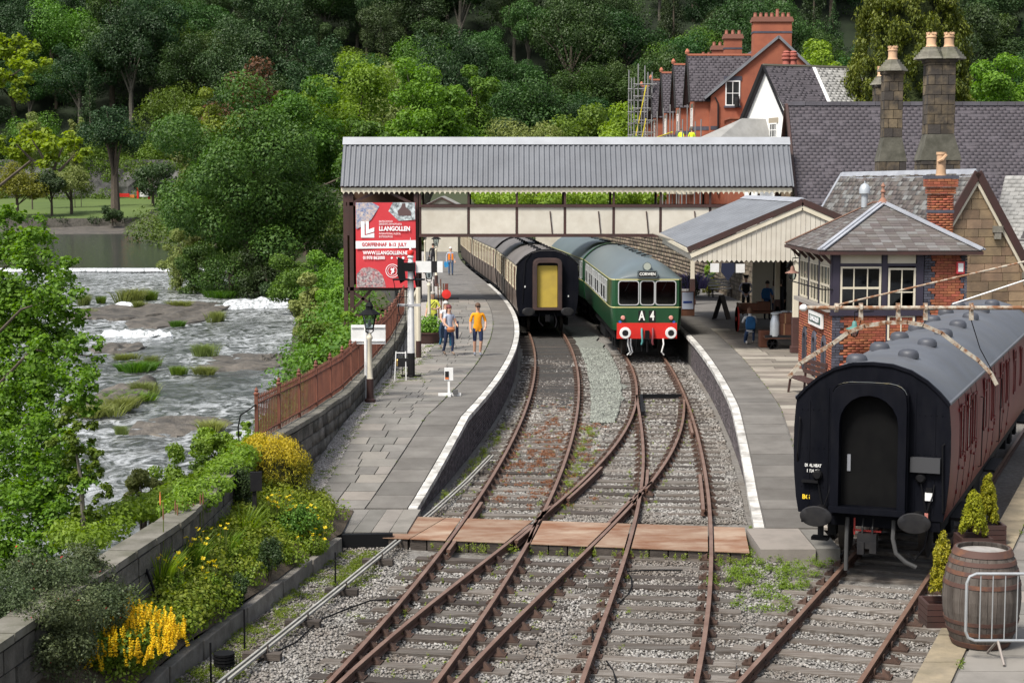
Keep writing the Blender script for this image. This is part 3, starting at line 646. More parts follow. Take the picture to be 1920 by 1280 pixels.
# river surface
def water_material():
 m = bpy.data.materials.new('broken_river_water'); m.use_nodes = True; nt = m.node_tree; N = nt.nodes; L = nt.links; b = N['Principled BSDF']
 geo = N.new('ShaderNodeNewGeometry'); mp = N.new('ShaderNodeMapping'); mp.inputs['Scale'].default_value = (.55, .32, 1); mp.inputs['Rotation'].default_value = (0, 0, .35); L.new(geo.outputs['Position'], mp.inputs[0])
 def nz(s, d, src=mp.outputs[0], dist=0.0):
  t = N.new('ShaderNodeTexNoise'); t.inputs['Scale'].default_value = s; t.inputs['Detail'].default_value = d; t.inputs['Roughness'].default_value = .66; t.inputs['Distortion'].default_value = dist; L.new(src, t.inputs['Vector']); return t.outputs['Fac']
 def rg(x, a, c):
  r = N.new('ShaderNodeMapRange'); r.inputs[1].default_value = a; r.inputs[2].default_value = c; L.new(x, r.inputs[0]); return r.outputs[0]
 def mul(x, y):
  q = N.new('ShaderNodeMath'); q.operation = 'MULTIPLY'; L.new(x, q.inputs[0])
  if isinstance(y, float): q.inputs[1].default_value = y
  else: L.new(y, q.inputs[1])
  return q.outputs[0]
 big = rg(nz(.16, 3), .26, .54)
 sep = N.new('ShaderNodeSeparateXYZ'); L.new(geo.outputs['Position'], sep.inputs[0])
 calm = rg(sep.outputs['Y'], 206.0, 203.5)
 fine = rg(nz(1.9, 9, dist=1.5), .42, .62)
 foam = mul(mul(mul(fine, big), calm), .62)
 mx = N.new('ShaderNodeMix'); mx.data_type = 'RGBA'; mx.inputs[6].default_value = (.045, .05, .047, 1); mx.inputs[7].default_value = (.72, .75, .78, 1); L.new(foam, mx.inputs[0]); L.new(mx.outputs[2], b.inputs['Base Color'])
 r = N.new('ShaderNodeMapRange'); L.new(foam, r.inputs[0]); r.inputs[3].default_value = .13; r.inputs[4].default_value = .6; L.new(r.outputs[0], b.inputs['Roughness'])
 b.inputs['IOR'].default_value = 1.33; b.inputs['Specular IOR Level'].default_value = .5
 w1 = nz(1.1, 7, dist=.6); bp = N.new('ShaderNodeBump'); bp.inputs['Distance'].default_value = .55
 st = N.new('ShaderNodeMapRange'); L.new(calm, st.inputs[0]); st.inputs[3].default_value = .06; st.inputs[4].default_value = .75; L.new(st.outputs[0], bp.inputs['Strength'])
 L.new(w1, bp.inputs['Height']); L.new(bp.outputs[0], b.inputs['Normal']); return m
m_water = water_material()
def wz(x, y): return ZW + .10 * nz3(x, y, .35) + .06 * nz3(x, y, 1.1, 3)
ribbon('river', m_water, lambda y: -250, lambda y: bankX(y) + 2.5, list(np.arange(10, 120, 1.2)) + list(np.arange(120, 204, 2)), wz, nx=150)
ribbon('river_above_weir', m_water, lambda y: -300, lambda y: bankX(y) + 2.5, list(np.arange(204.6, 400, 12)), lambda x, y: ZU, nx=20)
m_foam = M('white_water', (.72, .75, .78), (.07, .08, .075), scale=2.4, rough=.35, stretch=(1.6, .5, .5), bump=.8, bscale=5, bdist=.12, lo=.42, hi=.72)
wb = MB(); n = 60
wv = []
for i in range(n + 1):
 x = -95 + 62 * i / n; j = .25 * math.sin(i * 1.7)
 wv += [(x, 204.4 + j, ZU + .01), (x, 204.2 + j, ZU), (x, 203.4 + j + .4 * random.random(), ZW + .06)]
wb.add(wv, [(3 * i + k, 3 * i + k + 1, 3 * i + 4 + k, 3 * i + 3 + k) for i in range(n) for k in (0, 1)])
tag(wb.build('weir', m_foam, smooth=True), 'long low weir with a thin white line of falling water', 'weir')
def rapid(name, pts, drop, length, label):
 """white chute falling over a ledge; pts: crest line left to right on the water plane"""
 b = MB(); V = []; k = len(pts); rows = 7
 for i, p in enumerate(pts):
  for r in range(rows):
   t = r / (rows - 1); V.append((p[0] + .5 * t * math.sin(i), p[1] - length * t * random.uniform(.8, 1.2), ZW + drop * (1 - t) ** 1.5 * (.6 + .5 * mnoise.noise(Vector((i * .5, r * .4, 2)))) + .03 + .07 * random.random() - (.3 if i in (0, k - 1) or r == rows - 1 else 0)))
 b.add(V, [(i * rows + r, i * rows + r + 1, (i + 1) * rows + r + 1, (i + 1) * rows + r) for i in range(k - 1) for r in range(rows - 1)])
 return tag(b.build(name, m_foam, smooth=True), label, 'rapids')
rapid('rapids', [gp(u, v, ZW) for u, v in np.linspace((420, 572), (590, 566), 18)], .75, 6.5, 'broad white rapids pouring beside the grassy rock ledge')
rapid('rapids', [gp(u, v, ZW) for u, v in np.linspace((190, 629), (325, 631), 22)], .55, 1.2, 'thin curtain of white water over a straight low ledge')
rapid('rapids', [gp(u, v, ZW) for u, v in np.linspace((215, 576), (265, 577), 8)], .7, 1.5, 'small waterfall trickling off the dark rock shelf')
# rocks in the river
def rock(u0, v0, u1, v1, h, label, tilt=0.0, seed=0, name='river_rock'):
 a, b = gp(u0, v1, ZW), gp(u1, v1, ZW); far = gp((u0 + u1) / 2, v0, ZW); c = Vector(((a.x + b.x) / 2 * .5 + far.x * .5, (a.y + far.y) / 2, ZW))
 rx, ry = (b.x - a.x) / 2 * 1.05, max(.5, (far.y - a.y) / 2)
 B = MB(); nr, na = 12, 44; V = []; rnd = random.Random(seed)
 for i in range(nr + 1):
  r = i / nr
  for j in range(na):
   t = 2 * math.pi * j / na; k = 1 + .34 * mnoise.noise(Vector((math.cos(t) * 1.6, math.sin(t) * 1.6, seed * 3.7))) + .12 * mnoise.noise(Vector((math.cos(t) * 6, math.sin(t) * 6, seed * 1.7)))
   x, y = r * k * math.cos(t), r * k * math.sin(t)
   h_ = h; z = .42 * h * ((1 - r ** 4) ** .5) + .5 * h * mnoise.noise(Vector((x * 3, y * 3, seed))) + .18 * h * (math.floor(3 * (1 + mnoise.noise(Vector((x * 1.5, y * 2.5, seed + 5))))) / 3) + tilt * x * h - (.6 if r > .95 else 0)
   V.append((c.x + x * rx, c.y + y * ry, ZW + z * .8 - .14))
 F = [(i * na + j, i * na + (j + 1) % na, (i + 1) * na + (j + 1) % na, (i + 1) * na + j) for i in range(nr) for j in range(na)]
 B.add(V, F)
 return tag(B.build(name, m_rock, smooth=True), label, 'rock')
rock(120, 570, 330, 604, .8, 'long low rock ledge carrying the big clump of reeds', seed=1)
rock(280, 560, 425, 622, .7, 'broad brown rock shelf beside the white rapids', seed=2)
rock(350, 660, 560, 698, .5, 'flat sandy rock shelf with a grass clump at its edge', tilt=.2, seed=3)
rock(490, 668, 534, 680, .75, 'single dark boulder surrounded by river water', seed=4)
rock(140, 718, 285, 782, .9, 'mossy rock island overgrown with green plants', tilt=.3, seed=5)
rock(222, 782, 430, 818, .55, 'pale flat rock with dark cracks in open water', seed=6)
rock(165, 645, 275, 665, .6, 'dark rock ledge below the straight curtain of water', seed=7)
rock(225, 672, 300, 694, .45, 'small rock under a dense tuft of tall grass', seed=8)
rock(220, 494, 238, 506, .5, 'small pale boulder sitting on the weir crest', seed=9)
rock(300, 500, 420, 512, .35, 'thin rock bar lying along the weir', seed=10)
rock(450, 525, 540, 552, .7, 'dark rock below the big overhanging tree', seed=12)
# foliage generators
lf_mid = leafmat('leaf_mid', (.05, .105, .012), (.135, .225, .028))
lf_big = leafmat('leaf_big_tree', (.028, .062, .010), (.105, .165, .025), .28)
lf_dark = leafmat('leaf_dark', (.016, .036, .010), (.045, .082, .020), .22)
lf_bright = leafmat('leaf_bright', (.105, .195, .018), (.225, .345, .04), .42)
lf_yellow = leafmat('leaf_yellowgreen', (.13, .16, .02), (.24, .26, .035), .4)
lf_pale = leafmat('leaf_pale', (.13, .17, .045), (.235, .28, .085), .4)
lf_blue = leafmat('leaf_bluegreen', (.018, .040, .012), (.052, .095, .027), .22, objvar=.4, hue=.03)
lf_wood = leafmat('leaf_hillside', (.016, .042, .009), (.052, .105, .020), .25, objvar=.5, hue=.03)
lf_copper = leafmat('leaf_copper', (.09, .05, .022), (.17, .085, .04), .3)
lf_conifer = leafmat('leaf_conifer', (.045, .07, .010), (.19, .22, .028), .25)
def leaves(Cs, Rs, n, size, rng, shell=.45, up=.35, asp=.6, out=.8, droop=0.0, sizevar=.4):
 """n leaf faces spread through clumps Cs (k,3) with radii Rs (k,3)"""
 Cs = np.asarray(Cs, float); Rs = np.asarray(Rs, float)
 if Rs.ndim == 1: Rs = np.repeat(Rs[:, None], 3, 1)
 w = (Rs[:, 0] * Rs[:, 2]); idx = rng.choice(len(Cs), n, p=w / w.sum())
 d = rng.normal(size=(n, 3)); d /= np.linalg.norm(d, axis=1, keepdims=True)
 f = 1 - shell * rng.random(n) ** 1.3
 P = Cs[idx] + d * Rs[idx] * f[:, None]
 nn = d * out + rng.normal(size=(n, 3)) * .45 + np.array([0, 0, up]); nn /= np.linalg.norm(nn, axis=1, keepdims=True)
 a = rng.normal(size=(n, 3)); a[:, 2] -= droop * 3; t = a - nn * (a * nn).sum(1, keepdims=True); t /= np.linalg.norm(t, axis=1, keepdims=True) + 1e-9
 b = np.cross(nn, t); s = size * (1 + sizevar * (rng.random((n, 1)) * 2 - 1))
 V = np.stack([P - t * s * .5, P + b * s * .5 * asp, P + t * s * .5, P - b * s * .5 * asp], 1)
 F = np.arange(4 * n).reshape(n, 4)
 rn = np.clip(.5 * rng.random(n) + .35 * (d[:, 2] * .5 + .5) * f + .12 * rng.normal(size=n), 0, 1)  # random tone plus painted light and shade: lighter clump tops, darker insides
 return V.reshape(-1, 3), F, rn
def crown_clumps(rng, rx, rz, zc, k, cs=.34, low=-.55):
 out = []; rad = []
 while len(out) < k:
  d = rng.normal(size=3); d /= np.linalg.norm(d)
  if d[2] < low: continue
  q = rng.uniform(.45, .88); r = rx * cs * rng.uniform(.6, 1.15)
  out.append((d[0] * rx * q, d[1] * rx * q, zc + d[2] * rz * q)); rad.append((r, r, r * .8))
 out.append((0, 0, zc)); rad.append((rx * .55, rx * .55, rz * .55))
 return np.array(out), np.array(rad)
def trunk_mesh(rng, h, r, Cs, nl=7, lean=0.0, mat=None):
 b = MB(); top = Vector((lean * h, 0, h)); b.tube([(0, 0, -.6), (lean * h * .2, .05, h * .35), (lean * h * .6, -.05, h * .7), top], [r * 1.25, r, r * .75, r * .35], 8)
 for i in rng.choice(len(Cs), min(nl, len(Cs)), replace=False):
  c = Vector(Cs[i]); z0 = min(h * .85, max(h * .3, c.z * .45)); a = Vector((lean * z0, 0, z0)); m_ = (a + c) / 2 + Vector((0, 0, .08 * h))
  b.tube([a, m_, c], [r * .45, r * .28, r * .1], 6, False)
 return b.mesh('trunk', mat or m_bark, True)
def make_tree(name, seed, H, rx, crown_lo, nleaf, size, mat, label, cat='tree', group=None, k=26, cs=.34, loc=(0, 0, 0), bark=None, trunk_r=None, up=.35, low=-.55, squash=1.0, droop=0.0, asp=.6):
 rng = np.random.default_rng(seed); rz = (H - crown_lo) / 2; zc = (H + crown_lo) / 2
 Cs, Rs = crown_clumps(rng, rx, rz * .92, zc, k, cs, low)
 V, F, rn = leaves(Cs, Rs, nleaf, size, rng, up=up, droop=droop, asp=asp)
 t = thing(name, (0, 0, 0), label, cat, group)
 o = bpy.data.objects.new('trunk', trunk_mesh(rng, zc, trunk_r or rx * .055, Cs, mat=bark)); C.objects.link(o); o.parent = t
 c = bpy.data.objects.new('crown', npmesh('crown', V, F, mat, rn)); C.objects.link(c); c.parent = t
 t.location = loc; return t
def conifer(name, seed, H, rx, nleaf, size, mat, label, group=None, lo=1.0, tiers=16, per=9):
 rng = np.random.default_rng(seed); Cs = []; Rs = []
 for i in range(tiers):
  t = i / (tiers - 1); z = lo + (H - lo) * t; r = rx * (1 - t) ** .8 + .1
  for j in range(max(3, int(per * (1 - t * .6)))):
   a = rng.uniform(0, 6.28); q = r * rng.uniform(.35, .85); Cs.append((q * math.cos(a), q * math.sin(a), z - .25 * q)); Rs.append((r * .3 + .2, r * .3 + .2, H / tiers * .8))
 V, F, rn = leaves(Cs, Rs, nleaf, size, rng, droop=.8, asp=.5)
 t = thing(name, (0, 0, 0), label, 'tree', group)
 b = MB(); b.tube([(0, 0, -.5), (0, 0, H * .95)], [rx * .09, .04], 7); o = b.build('trunk', m_bark, t, True)
 c = bpy.data.objects.new('crown', npmesh('crown', V, F, mat, rn)); C.objects.link(c); c.parent = t
 return t
def ground_at(x, y):
 if y >= 484: return hz(x, y)
 if x < -30 and y > 397: return -.7 + 4.8 * ((y - 397) / 85)
 if y > 142: return vz(x, y)
 return -.2
def tree_px(name, seed, u, vtop, hw, Y, base, lo, nleaf, size, mat, label, **k):
 """tree whose crown tops out at photo row vtop, half width hw, standing at depth Y on ground height base"""
 p = ya(u, vtop, Y); H = (p.z - base) * 1.03; rx = hw / FPX * Y * 1.2
 return make_tree(name, seed, H, rx, lo, nleaf, size, mat, label, loc=(p.x, Y, base), **k)
# trees one by one
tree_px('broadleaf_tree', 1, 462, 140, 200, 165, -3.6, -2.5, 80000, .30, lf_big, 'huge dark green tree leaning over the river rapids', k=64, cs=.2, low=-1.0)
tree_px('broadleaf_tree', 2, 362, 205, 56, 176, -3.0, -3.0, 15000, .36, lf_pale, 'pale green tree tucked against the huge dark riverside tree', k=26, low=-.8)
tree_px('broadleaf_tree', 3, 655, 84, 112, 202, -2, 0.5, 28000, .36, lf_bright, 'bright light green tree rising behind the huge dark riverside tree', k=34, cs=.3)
tree_px('broadleaf_tree', 31, 570, 104, 84, 190, -2, 2.0, 16000, .38, lf_mid, 'mid green tree between the huge dark tree and the bright one', k=24, cs=.3)
tree_px('broadleaf_tree', 32, 400, 150, 40, 190, -2, 8.0, 5000, .36, lf_yellow, 'small yellow-green crown peeking above the huge dark tree', k=14)
tree_px('broadleaf_tree', 4, 800, 84, 90, 186, -1, 2.0, 24000, .36, lf_bright, 'fresh green tree with a slim pale trunk behind the footbridge roof', k=40, cs=.26, bark=m_bark_pale)
tree_px('broadleaf_tree', 5, 894, 90, 58, 194, -1, 1.0, 16000, .36, lf_mid, 'dark stemmed green tree right behind the slim trunked one', k=26, cs=.3)
tree_px('broadleaf_tree', 33, 730, 104, 74, 215, -1, .5, 12000, .42, lf_pale, 'soft pale green tree between the bright ones behind the bridge roof', k=24)
tree_px('broadleaf_tree', 34, 960, 196, 60, 240, 0, .5, 9000, .46, lf_dark, 'dark green tree peering over the olive bush', k=20, low=-.9)
tree_px('broadleaf_tree', 35, 700, 150, 60, 170, -1.5, .2, 10000, .34, lf_mid, 'leafy tree low behind the left end of bridge roof', k=20, low=-.95)
tree_px('copper_tree', 6, 470, 92, 84, 240, -1, 6.0, 9000, .5, lf_copper, 'copper brown tree showing over the riverside trees', k=20)
tree_px('round_bush', 7, 985, 194, 78, 180, 0, .2, 14000, .26, lf_pale, 'rounded olive bush behind the footbridge roof', cat='bush', k=20, cs=.4, low=-.9)
tree_px('broadleaf_tree', 8, 1085, 172, 70, 226, 0, 1.0, 10000, .42, lf_mid, 'mid green tree behind the footbridge roof near the terrace', k=22)
tree_px('broadleaf_tree', 9, 1155, 178, 66, 214, 0, 1.0, 10000, .42, lf_bright, 'bright bushy tree left of the scaffolded terrace', k=22, low=-.9)
tree_px('broadleaf_tree', 10, 1030, 206, 60, 205, 0, .2, 8000, .4, lf_bright, 'low bright tree between olive bush and terrace', k=18, low=-.9)
tree_px('broadleaf_tree', 12, 1535, 50, 56, 236, 4, 3.0, 11000, .42, lf_bright, 'round light green tree above the white cottage roof', k=24, cs=.3)
tree_px('broadleaf_tree', 13, 1885, 82, 76, 165, 2, 3.0, 16000, .34, lf_bright, 'green domed tree right of the tall chimneys', k=34, cs=.28)
tree_px('broadleaf_tree', 131, 1830, 120, 40, 176, 2, 2.0, 8000, .34, lf_mid, 'darker tree between the conifer and the domed tree', k=20)
tree_px('round_bush', 14, 1870, 172, 55, 130, 2, .2, 7000, .24, lf_pale, 'pale leafy bush just above the purple slate ridge', cat='bush', k=16, low=-.9)
tree_px('poplar_tree', 15, 55, 178, 19, 425, .5, 2, 5000, .5, lf_pale, 'pointed pale poplar standing alone by the cliff', k=26, cs=.5)
tree_px('poplar_tree', 16, 136, 196, 9, 432, .5, 2, 3000, .5, lf_pale, 'slim twin-topped pale poplar beside its shorter twin', k=22, cs=.55)
tree_px('poplar_tree', 17, 148, 199, 9, 436, .5, 2, 3000, .5, lf_pale, 'shorter slim pale poplar beside the twin-topped one', k=22, cs=.55)
tree_px('park_tree', 18, 212, 192, 56, 392, -1, 11, 9000, .5, lf_blue, 'tall grey-green park tree with an ivy covered trunk', k=30, cs=.3, trunk_r=1.0)
tree_px('park_tree', 19, 132, 306, 42, 410, 0, 3, 5000, .5, lf_pale, 'silvery park tree on the lawn', k=18)
tree_px('park_tree', 20, 95, 312, 34, 404, -.3, 3, 5000, .5, lf_dark, 'small dark park tree on the lawn', k=18)
tree_px('park_tree', 21, 30, 306, 46, 400, -.5, 1.5, 7000, .5, lf_yellow, 'golden green domed park tree', k=24)
tree_px('park_tree', 22, 285, 292, 38, 440, 2, 1, 5000, .55, lf_dark, 'dark bushy tree behind the playground', k=18, low=-.9)
tree_px('round_bush', 23, 210, 382, 20, 388, -1.8, .1, 2500, .4, lf_dark, 'dark bush at the foot of the ivy trunk', cat='bush', k=12, low=-.9)
for i, (u, vt, hw, Y, b, mt, lab) in enumerate((
  (545, 455, 46, 135, -3, lf_mid, 'upright leafy bush at the water edge by rapids'), (622, 448, 44, 128, -2, lf_bright, 'bright bush touching the footbridge stair tower'),
  (585, 498, 40, 112, -3, lf_pale, 'pale willowy bush above the rapids'), (640, 505, 40, 100, -2, lf_bright, 'light green shrub below the banner tower'),
  (615, 556, 48, 86, -3, lf_mid, 'leafy shrub behind the rusty fence far end'), (672, 562, 40, 80, -1.5, lf_bright, 'bright shrub growing against the banner tower legs'),
  (600, 612, 34, 76, -3, lf_mid, 'low shrub at the river edge behind the fence'), (520, 520, 34, 150, -3.6, lf_dark, 'dark low bush below the huge riverside tree'),
  (430, 440, 66, 157, -4, lf_big, 'dense bush hanging to the water under the huge tree'), (335, 420, 36, 168, -4, lf_pale, 'pale bush at the water edge left of the huge tree'), (500, 455, 56, 156, -4, lf_dark, 'dark bush between the huge tree and rapids'), (375, 430, 44, 162, -4, lf_big, 'leafy skirt of branches touching the river'),
  (688, 606, 28, 68, -.6, lf_mid, 'small shrub pressing on the fence railings'))):
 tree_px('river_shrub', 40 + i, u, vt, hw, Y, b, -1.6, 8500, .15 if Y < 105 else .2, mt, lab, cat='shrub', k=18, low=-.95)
# drooping cypress behind the station roof
def cypress():
 rng = np.random.default_rng(77); p = ya(1702, 215, 116); base = 3.0; Cs = []; Rs = []
 H = 20.0;
 for i in range(720):
  t = rng.random() ** .8; z = 1.5 + (H - 1.5) * t; r = 4.55 * (1 - t ** 3.2) ** .6 * (.72 + .28 * min(1, t * 4)); a = rng.uniform(0, 6.28); q = r * rng.uniform(.8, 1.03)
  Cs.append((q * math.cos(a), q * math.sin(a), z)); s = rng.uniform(.3, .62); Rs.append((s, s, s * 1.5))
 V, F, rn = leaves(Cs, Rs, 90000, .25, rng, shell=.7, up=-.1, droop=1.0, asp=.42)
 t = thing('cypress_tree', (p.x, 116, base), 'tall drooping dark cypress behind the purple slate roof', 'tree')
 b = MB(); b.tube([(p.x, 116, base - 1), (p.x, 116, base + 17)], [.6, .1], 8); b.build('trunk', m_bark, t, True)
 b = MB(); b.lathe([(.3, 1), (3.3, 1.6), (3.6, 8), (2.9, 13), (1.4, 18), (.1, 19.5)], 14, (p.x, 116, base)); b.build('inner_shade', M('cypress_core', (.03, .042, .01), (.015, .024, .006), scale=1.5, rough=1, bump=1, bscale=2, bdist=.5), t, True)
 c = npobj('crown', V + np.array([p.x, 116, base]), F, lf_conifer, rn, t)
cypress()
# the wooded hillside: individual trees
protos = [make_tree('hill_tree', 101, 21, 10.0, 1.0, 13000, .44, lf_wood, 'broad dark green tree in the hillside wood', group='broad trees in the hillside wood', k=24, cs=.34),
  make_tree('hill_tree', 102, 24, 9.0, 3.0, 13000, .44, lf_blue, 'tall bluish green tree in the hillside wood', group='tall bluish trees in the hillside wood', k=26, cs=.32, bark=m_bark_pale),
  make_tree('hill_tree', 103, 18, 9.5, .5, 12000, .44, lf_mid, 'lighter green rounded tree in the hillside wood', group='lighter trees in the hillside wood', k=13, cs=.46),
  make_tree('hill_tree', 104, 23, 8.0, 7.0, 9000, .44, lf_wood, 'thin crowned tree with a bare pale trunk in the hillside wood', group='bare trunked trees in the hillside wood', k=20, cs=.34, bark=m_bark_pale)]
protos.append(conifer('hill_conifer', 105, 24, 4.8, 8000, .46, lf_blue, 'dark narrow conifer in the hillside wood', group='conifers in the hillside wood'))
hr = random.Random(5); spots = []
for row in range(11):
 y = 490 + row * 15.5
 half = y * .34 + 12; x = -half + hr.uniform(0, 8)
 while x < half:
  spots.append((x + hr.uniform(-3, 3), y + hr.uniform(-5, 5))); x += 15.2 + row * .35 + hr.uniform(-2, 3)
spots = spots[:298]
for i, (x, y) in enumerate(spots):
 if y < 500 and -78 < x < -40: pass
 w = hr.random()
 if x > 40 and y > 560: k = 4 if w < .55 else (1 if w < .8 else 0)
 else: k = 0 if w < .36 else 1 if w < .62 else 2 if w < .80 else 3 if w < .95 else 4
 z = hz(x, y) - .3; s = hr.uniform(.95, 1.7)
 if protos[k].get('used') is None:
  protos[k]['used'] = 1; t = protos[k]; t.location = (x, y, z); t.rotation_euler = (0, 0, hr.uniform(0, 6)); t.scale = (s, s, s)
 else: dup(protos[k], (x, y, z), hr.uniform(0, 6.28), (s, s * hr.uniform(.8, 1.15), s * hr.uniform(.8, 1.25)))
for p in protos:
 if 'used' in p: del p['used']
for o in C.objects:
 if 'used' in o: del o['used']
# undergrowth along the foot of the hill and valley hedges
def patch(name, seed, P, rad, n, size, mat, label, cat='undergrowth', kind='stuff', flat=.7, **k):
 rng = np.random.default_rng(seed); Cs = np.array(P); Rs = np.array([(r, r, r * flat) for r in rad]); V, F, rn = leaves(Cs, Rs, n, size, rng, **k)
 o = npobj(name, V, F, mat, rn); return tag(o, label, cat, kind=kind)
P = []; rad = []
for i in range(900):
 x = hr.uniform(-225, 235); y = hr.uniform(482, 640); P.append((x, y, hz(x, y) + 1.0)); rad.append(hr.uniform(2.2, 5.0))
patch('hillside_undergrowth', 8, P, rad, 60000, .8, lf_wood, 'dense dark undergrowth covering the hillside below the trees')
P = []; rad = []
for i in range(420):
 y = hr.uniform(200, 330); x = hr.uniform(bankX(y) + 4, 110); P.append((x, y, vz(x, y) + 1.2)); rad.append(hr.uniform(1.5, 3.6))
patch('valley_thicket', 9, P, rad, 40000, .5, lf_mid, 'mixed green thicket on the valley floor behind the trees')
P = []; rad = []
for i in range(110): y = hr.uniform(186, 335); x = bankX(y) + hr.uniform(-1, 22); P.append((x, y, vz(x, y) + 1.8)); rad.append(hr.uniform(2, 4.5))
patch('bank_thicket', 13, P, rad, 30000, .5, lf_big, 'dense thicket along the upper river bank behind the huge tree')
P = []; rad = []
for i in range(60):
 u = hr.uniform(0, 330); p = gp(u, 0 + 352 + 40, -.9); x = -150 + 110 * u / 330 + hr.uniform(-2, 2); y = hr.uniform(393, 398); P.append((x, y, -1.0)); rad.append(hr.uniform(.8, 1.8))
patch('far_bank_hedge', 10, P, rad, 5000, .4, lf_dark, 'low dark hedge along the far river wall')
P = []; rad = []
for i in range(150): x = hr.uniform(-165, -45); P.append((x, hr.uniform(468, 474), hr.choice([hr.uniform(1, 5), hr.uniform(9, 15)]))); rad.append(hr.uniform(1.2, 3.2))
patch('cliff_growth', 12, P, rad, 16000, .6, lf_mid, 'bushes growing on and above the pale cliff', cat='bushes')
cl = MB(); cv = []
for i in range(41):
 for j in range(7):
  x = -158 + i * 2.8; z = -1 + j * 2.6; cv.append((x, 474 + j * 1.3 + 3 * nz3(x, z, .12) + 2 * nz3(x, z, .4), z))
cl.add(cv, [(i * 7 + j, i * 7 + j + 1, (i + 1) * 7 + j + 1, (i + 1) * 7 + j) for i in range(40) for j in range(6)])
tag(cl.build('rock_cliff', M('cliff_rock', (.13, .125, .125), (.05, .05, .048), scale=.35, rough=.95, dirt=.8, dscale=.15, dcol=(.02, .035, .012))), 'pale grey rock cliff behind the park trees', 'cliff')
rw = MB(); rw.b2(-190, -34, 395.5, 397, -4.6, -.75)
tag(rw.build('river_wall', m_wallstone), 'long stone wall along the far river bank', 'wall')
# river wall with railings
wall = thing('river_wall', (-5, 32, 0), 'low sooty stone wall between platform gravel, garden and the river', 'wall')
ZT = 1.5
def along(pts, step):
 P = [Vector((x, y, 0)) for x, y in pts]; out = []; acc = 0.0; d = 0.0
 for a, b in zip(P[:-1], P[1:]):
  L = (b - a).length; t = d
  while t < L: q = a + (b - a) * (t / L); out.append((q, (b - a).normalized())); t += step
  d = t - L
 return out
def wpath(y0, y1, n): return [(wallX(y), y) for y in np.linspace(y0, y1, n)]
core = MB(); core.sweep([(-.14, -3.5), (.14, -3.5), (.14, ZT - .1), (-.14, ZT - .1)], [Vector((x - .02, y, 0)) for x, y in wpath(15, 100, 80)]); core.build('wall_core', m_mortar, wall)
blk = Pieces(); wr = random.Random(3)
zz = -.15; k = 0
while zz < ZT - .12:
 h = wr.choice([.2, .24, .28]) if zz < 1.1 else ZT - .1 - zz
 y = 15 + wr.random() * .4
 while y < 72:
  L = wr.uniform(.35, .7); yc = y + L / 2; base = zPL(yc) if yc > 33 else .0
  if zz + h > base - .1:
   rz = -slope(wallX, yc); blk.put(TRS(wallX(yc) + .115 + wr.uniform(-.012, .015), yc, zz + h / 2, .12, L - .025, h - .022, rz))
  y += L
 zz += h
blk.emit('stone', m_wallstone, wall, cap=285, key=lambda m: m.translation.y)
y = 15
while y < 92:
 L = wr.uniform(.7, 1.1); yc = y + L / 2; piece('cap_stone', m_cap, TRS(wallX(yc), yc, ZT - .045 + wr.uniform(-.008, .008), .42, L - .02, .1, -slope(wallX, yc)), wall); y += L
# railings: wrought palings with two rails, heavier posts with finials
fence = thing('iron_railings', (-4.6, 45, ZT), 'rusty red iron palisade railings standing on the river wall', 'fence')
pb = MB(); pb.tube([(0, 0, 0), (0, 0, .84)], .013, 5); pb.lathe([(.013, .84), (.022, .86), (.003, .95)], 5)
pal_me = pb.mesh('paling', m_fence)
qb = MB(); qb.box(0, 0, .47, .07, .07, .94); qb.lathe([(.055, .94), (.06, .97), (.03, 1.0), (.045, 1.03), (.004, 1.1)], 8)
post_me = qb.mesh('fence_post', m_fence)
pts = along(wpath(32.75, 68, 90), .125);
for i, (q, d) in enumerate(pts):
 o = bpy.data.objects.new('fence_post' if i % 14 == 0 else 'paling', post_me if i % 14 == 0 else pal_me); C.objects.link(o)
 o.location = (q.x - .06, q.y, ZT); o.rotation_euler = (0, 0, math.atan2(d.y, d.x)); par(o, fence)
for z in (.12, .76):
 b = MB(); b.sweep([(-.02, -.012), (.02, -.012), (.02, .012), (-.02, .012)], [Vector((x - .06, y, ZT + z)) for x, y in wpath(32.75, 68, 70)]); b.build('rail', m_fence, fence)
b = MB(); q = Vector((wallX(32.75) - .06, 32.7, ZT)); b.tube([q + Vector((0, 0, .75)), q + Vector((-.3, -.1, .55)), q + Vector((-.35, -.1, .3)), q + Vector((-.32, -.1, -.3))], .016, 6); b.build('end_stay', m_blackiron, fence)
# loose gravel on the margin
def gravel_pts(n):
 out = []
 for _ in range(n):
  y = 33.4 + 26 * random.random() ** 1.6; a, b_ = wallX(y) + .2, SLf(y); x = a + (b_ - a) * random.random(); out.append((x, y, zPL(y) - .012))
 return np.array(out)
tag(stones('gravel_stones', gravel_pts(9000), .022, m_gravel_st), 'pale loose gravel along the inside of the river wall', 'gravel')
